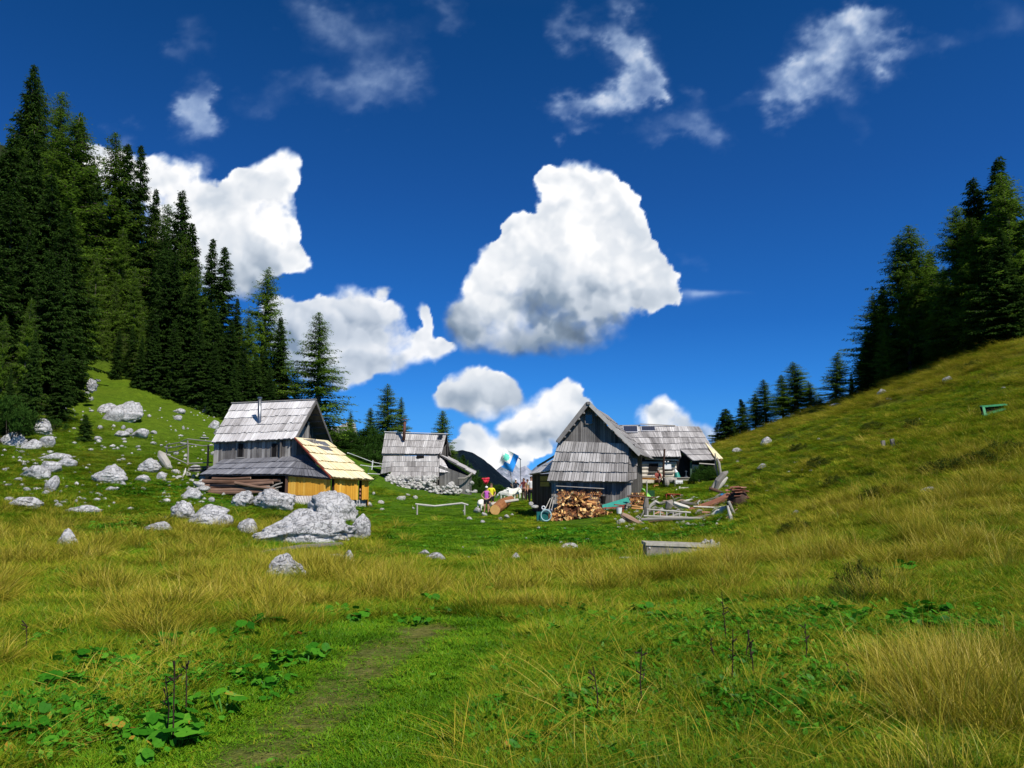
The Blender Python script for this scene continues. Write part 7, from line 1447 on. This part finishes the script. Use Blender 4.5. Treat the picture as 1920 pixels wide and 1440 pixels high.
def build_grass():
    r = np.random.RandomState(42)
    def pts(n, y0, y1, p=0.0):
        t = r.rand(n); Y = np.exp(lerp(math.log(y0), math.log(y1), t)); U = r.uniform(-.75, .75, n); return U * Y, Y
    X, Y = pts(96000, 2.5, 118); Z = H(X, Y); px, py = proj(X, Y, Z); jx = px + 40 * (fbm(X / 1.1, Y / 1.1, 3, 91) - .5); jy = py + 16 * (fbm(X / 1.1, Y / 1.1, 3, 92) - .5)
    dry, tr = masks(X, Y, Z); lawn = blobs(jx, jy, LAWNB); weed = blobs(jx, jy, WEEDB); hill = sstep(.22, .34, X / Y) * sstep(14, 26, Y); n = len(X); c = r.rand(n); c2 = r.rand(n)
    clump = fbm(X / .9, Y / .9, 3, 95); hump = sstep(.5, .62, clump)
    idx = np.where(c < .72, 2, 3); idx = np.where(lawn > .35 + .3 * c, np.where(c2 < .6, 0, 1), idx)
    crest = seg_d(px, py, CREST) < 1.0; gold = np.where(crest, .75, dry * (.05 + 1.05 * hump)); idx = np.where(c2 < gold, np.where(c < .38, 4, np.where(c < .8, 5, 6)), idx); idx = np.where((weed * .6 > c2) & (dry < .5), np.where(c < .5, 8, 9), idx)
    sparse = (r.rand(n) < .012) & (Y < 22); idx = np.where(sparse, 11, idx); idx = np.where((r.rand(n) < .02 + .05 * weed) & (Y < 16), 10, idx); rush = blobs(px, py, [(1600, 1130, 50, 30, 1), (1540, 1090, 40, 14, .6), (1490, 990, 30, 12, .6), (1790, 880, 60, 14, .7), (1870, 860, 60, 20, .7), (820, 1200, 30, 16, .7), (1000, 1160, 24, 12, .5), (520, 975, 60, 10, .9)]); idx = np.where(rush > .62 + .5 * c, 7, idx)
    idx = np.where((hill > .5) & (idx <= 2), np.where(r.rand(n) < .5, 2, 3), idx)
    side_ = np.exp(-seg_d(X, Y, [(a, b, w * 2.6) for a, b, w in TRACK]) ** 2); idx = np.where(side_ > .25, np.where(c < .6, 0, 1), idx)
    keep = (r.rand(n) > np.clip(tr * 1.75, 0, .91)) & ((Y < 64) | (X / Y > .22)) & (py < 1500) & (py > 640); keep &= ~((idx >= 4) & (idx <= 6) & (tr > .2))
    # nothing grows inside the huts, on the boulders or under the heaps
    for (x0, x1, y0, y1) in ((540, 695, 880, 936), (380, 540, 880, 926), (1000, 1195, 900, 955), (1196, 1350, 850, 906), (714, 890, 850, 912), (1030, 1135, 930, 985)): keep &= ~((px > x0) & (px < x1) & (py > y0) & (py < y1) & (Y > 38))
    k = (Y / 7.0); sxy = np.clip(k, .8, 9) ** .55 * r.uniform(.75, 1.25, n); sz = np.clip(k, .9, 9) ** .30 * r.uniform(.65, 1.2, n); sz = np.where(idx <= 1, sz * .75, sz); sz = np.where((idx == 2) | (idx == 3), sz * .72, sz); sz = np.where((idx >= 4) & (idx <= 6), sz * (.46 + .50 * hump), sz); sz = np.where(idx == 7, sz * .62, sz); sxy = np.where(idx == 7, sxy * .7, sxy); keep &= ~((idx >= 3) & (blobs(px, py, [(1240, 1056, 50, 14, 1), (1190, 1054, 40, 9, 1), (530, 1096, 50, 14, 1), (560, 1030, 110, 10, 1)]) > .4)); sz = sz * (.55 + .9 * fbm(X / 1.4, Y / 1.4, 3, 99)); far = sstep(26, 50, Y); sz = sz * (1 - .45 * far); sz = np.where((Y > 40) & (lawn > .3), sz * .6, sz)
    track_near = np.exp(-seg_d(X, Y, [(a, b, w * 1.9) for a, b, w in TRACK]) ** 2); sz = sz * (1 - .72 * track_near)
    rot = np.stack([r.normal(size=n) * .10, r.normal(size=n) * .10, r.rand(n) * 6.283], 1); scl = np.stack([sxy, sxy, sz], 1); P3 = np.stack([X, Y, Z], 1)
    scatter('grass', 'green and golden alpine grass with tall dry tussocks over the whole meadow', 'grass', GRASS, P3[keep], idx[keep], rot[keep], scl[keep], GG)
    X, Y = pts(16000, 2.6, 46); Z = H(X, Y); px, py = proj(X, Y, Z); lf = blobs(px + 30 * (fbm(X, Y, 2, 7) - .5), py, LEAFB); n = len(X); keep = (r.rand(n) < lf ** 1.5 * .48) & (lf > .2); keep |= (r.rand(n) < .006) & (Y < 16)
    dry, tr = masks(X, Y, Z); keep &= tr < .4; s = r.uniform(.6, 1.15, n) * np.clip(Y / 9, .45, 3) ** .45
    scatter('ground_cover', 'broad round green butterbur leaves in patches beside the track', 'leafy plants', LEAVES, np.stack([X, Y, Z], 1)[keep], r.randint(0, 4, n)[keep], np.stack([r.normal(size=n) * .12, r.normal(size=n) * .12, r.rand(n) * 6.28], 1)[keep], np.stack([s, s, s], 1)[keep], LF)
build_grass()
# dark dead stalks
STALK = plain('dead stalk', (.035, .018, .010), .8, .4, 30)
for i, (px, b, top, lean) in enumerate([(312, 1392, 1270, -2), (325, 1400, 1240, 3), (349, 1345, 1240, 0), (45, 1230, 1170, 4), (1363, 1215, 1110, -10), (1370, 1300, 1180, 4), (1415, 1290, 1180, -14), (1396, 1250, 1190, 8), (1118, 1360, 1250, -6), (1207, 1345, 1215, -4), (1508, 1255, 1170, 1), (1590, 1290, 1245, 0), (1340, 1255, 1200, -8)]):
    g = G(px, b); q = P(px + lean, top, g.y); m = MB(); mid = lerp(g, q, .5) + Vector((rnd.uniform(-.02, .02), 0, 0)); m.tube([g - Vector((0, 0, .04)), mid, q], [.0055, .0045, .003], 5, .5)
    for k in range(5): t = rnd.uniform(.5, 1); p = lerp(g, q, t); d = Vector((rnd.uniform(-1, 1), rnd.uniform(-1, 1), rnd.uniform(.2, 1))).normalized() * rnd.uniform(.02, .06); m.tube([p, p + d], [.004, .006], 4, .5)
    side = ['left of the three stalks beside the big leaves', 'tallest of the three stalks beside the big leaves at the left', 'right of the three stalks at the left', 'lone stalk at the far left in golden grass', 'thin stalk behind the leaf patch at the right', 'straight stalk in the dark weeds at the right', 'leaning stalk right of the straight one', 'short stalk between the straight and the leaning ones', 'lone stalk in the centre foreground', 'stalk right of the lone centre one', 'stalk before the big round leaves', 'stub in the weeds right of the leafy patch', 'bent stalk left of the straight one'][i]
    m.build('dead_stalk', STALK, None, 'dark dead plant stem, ' + side, 'plant stem')
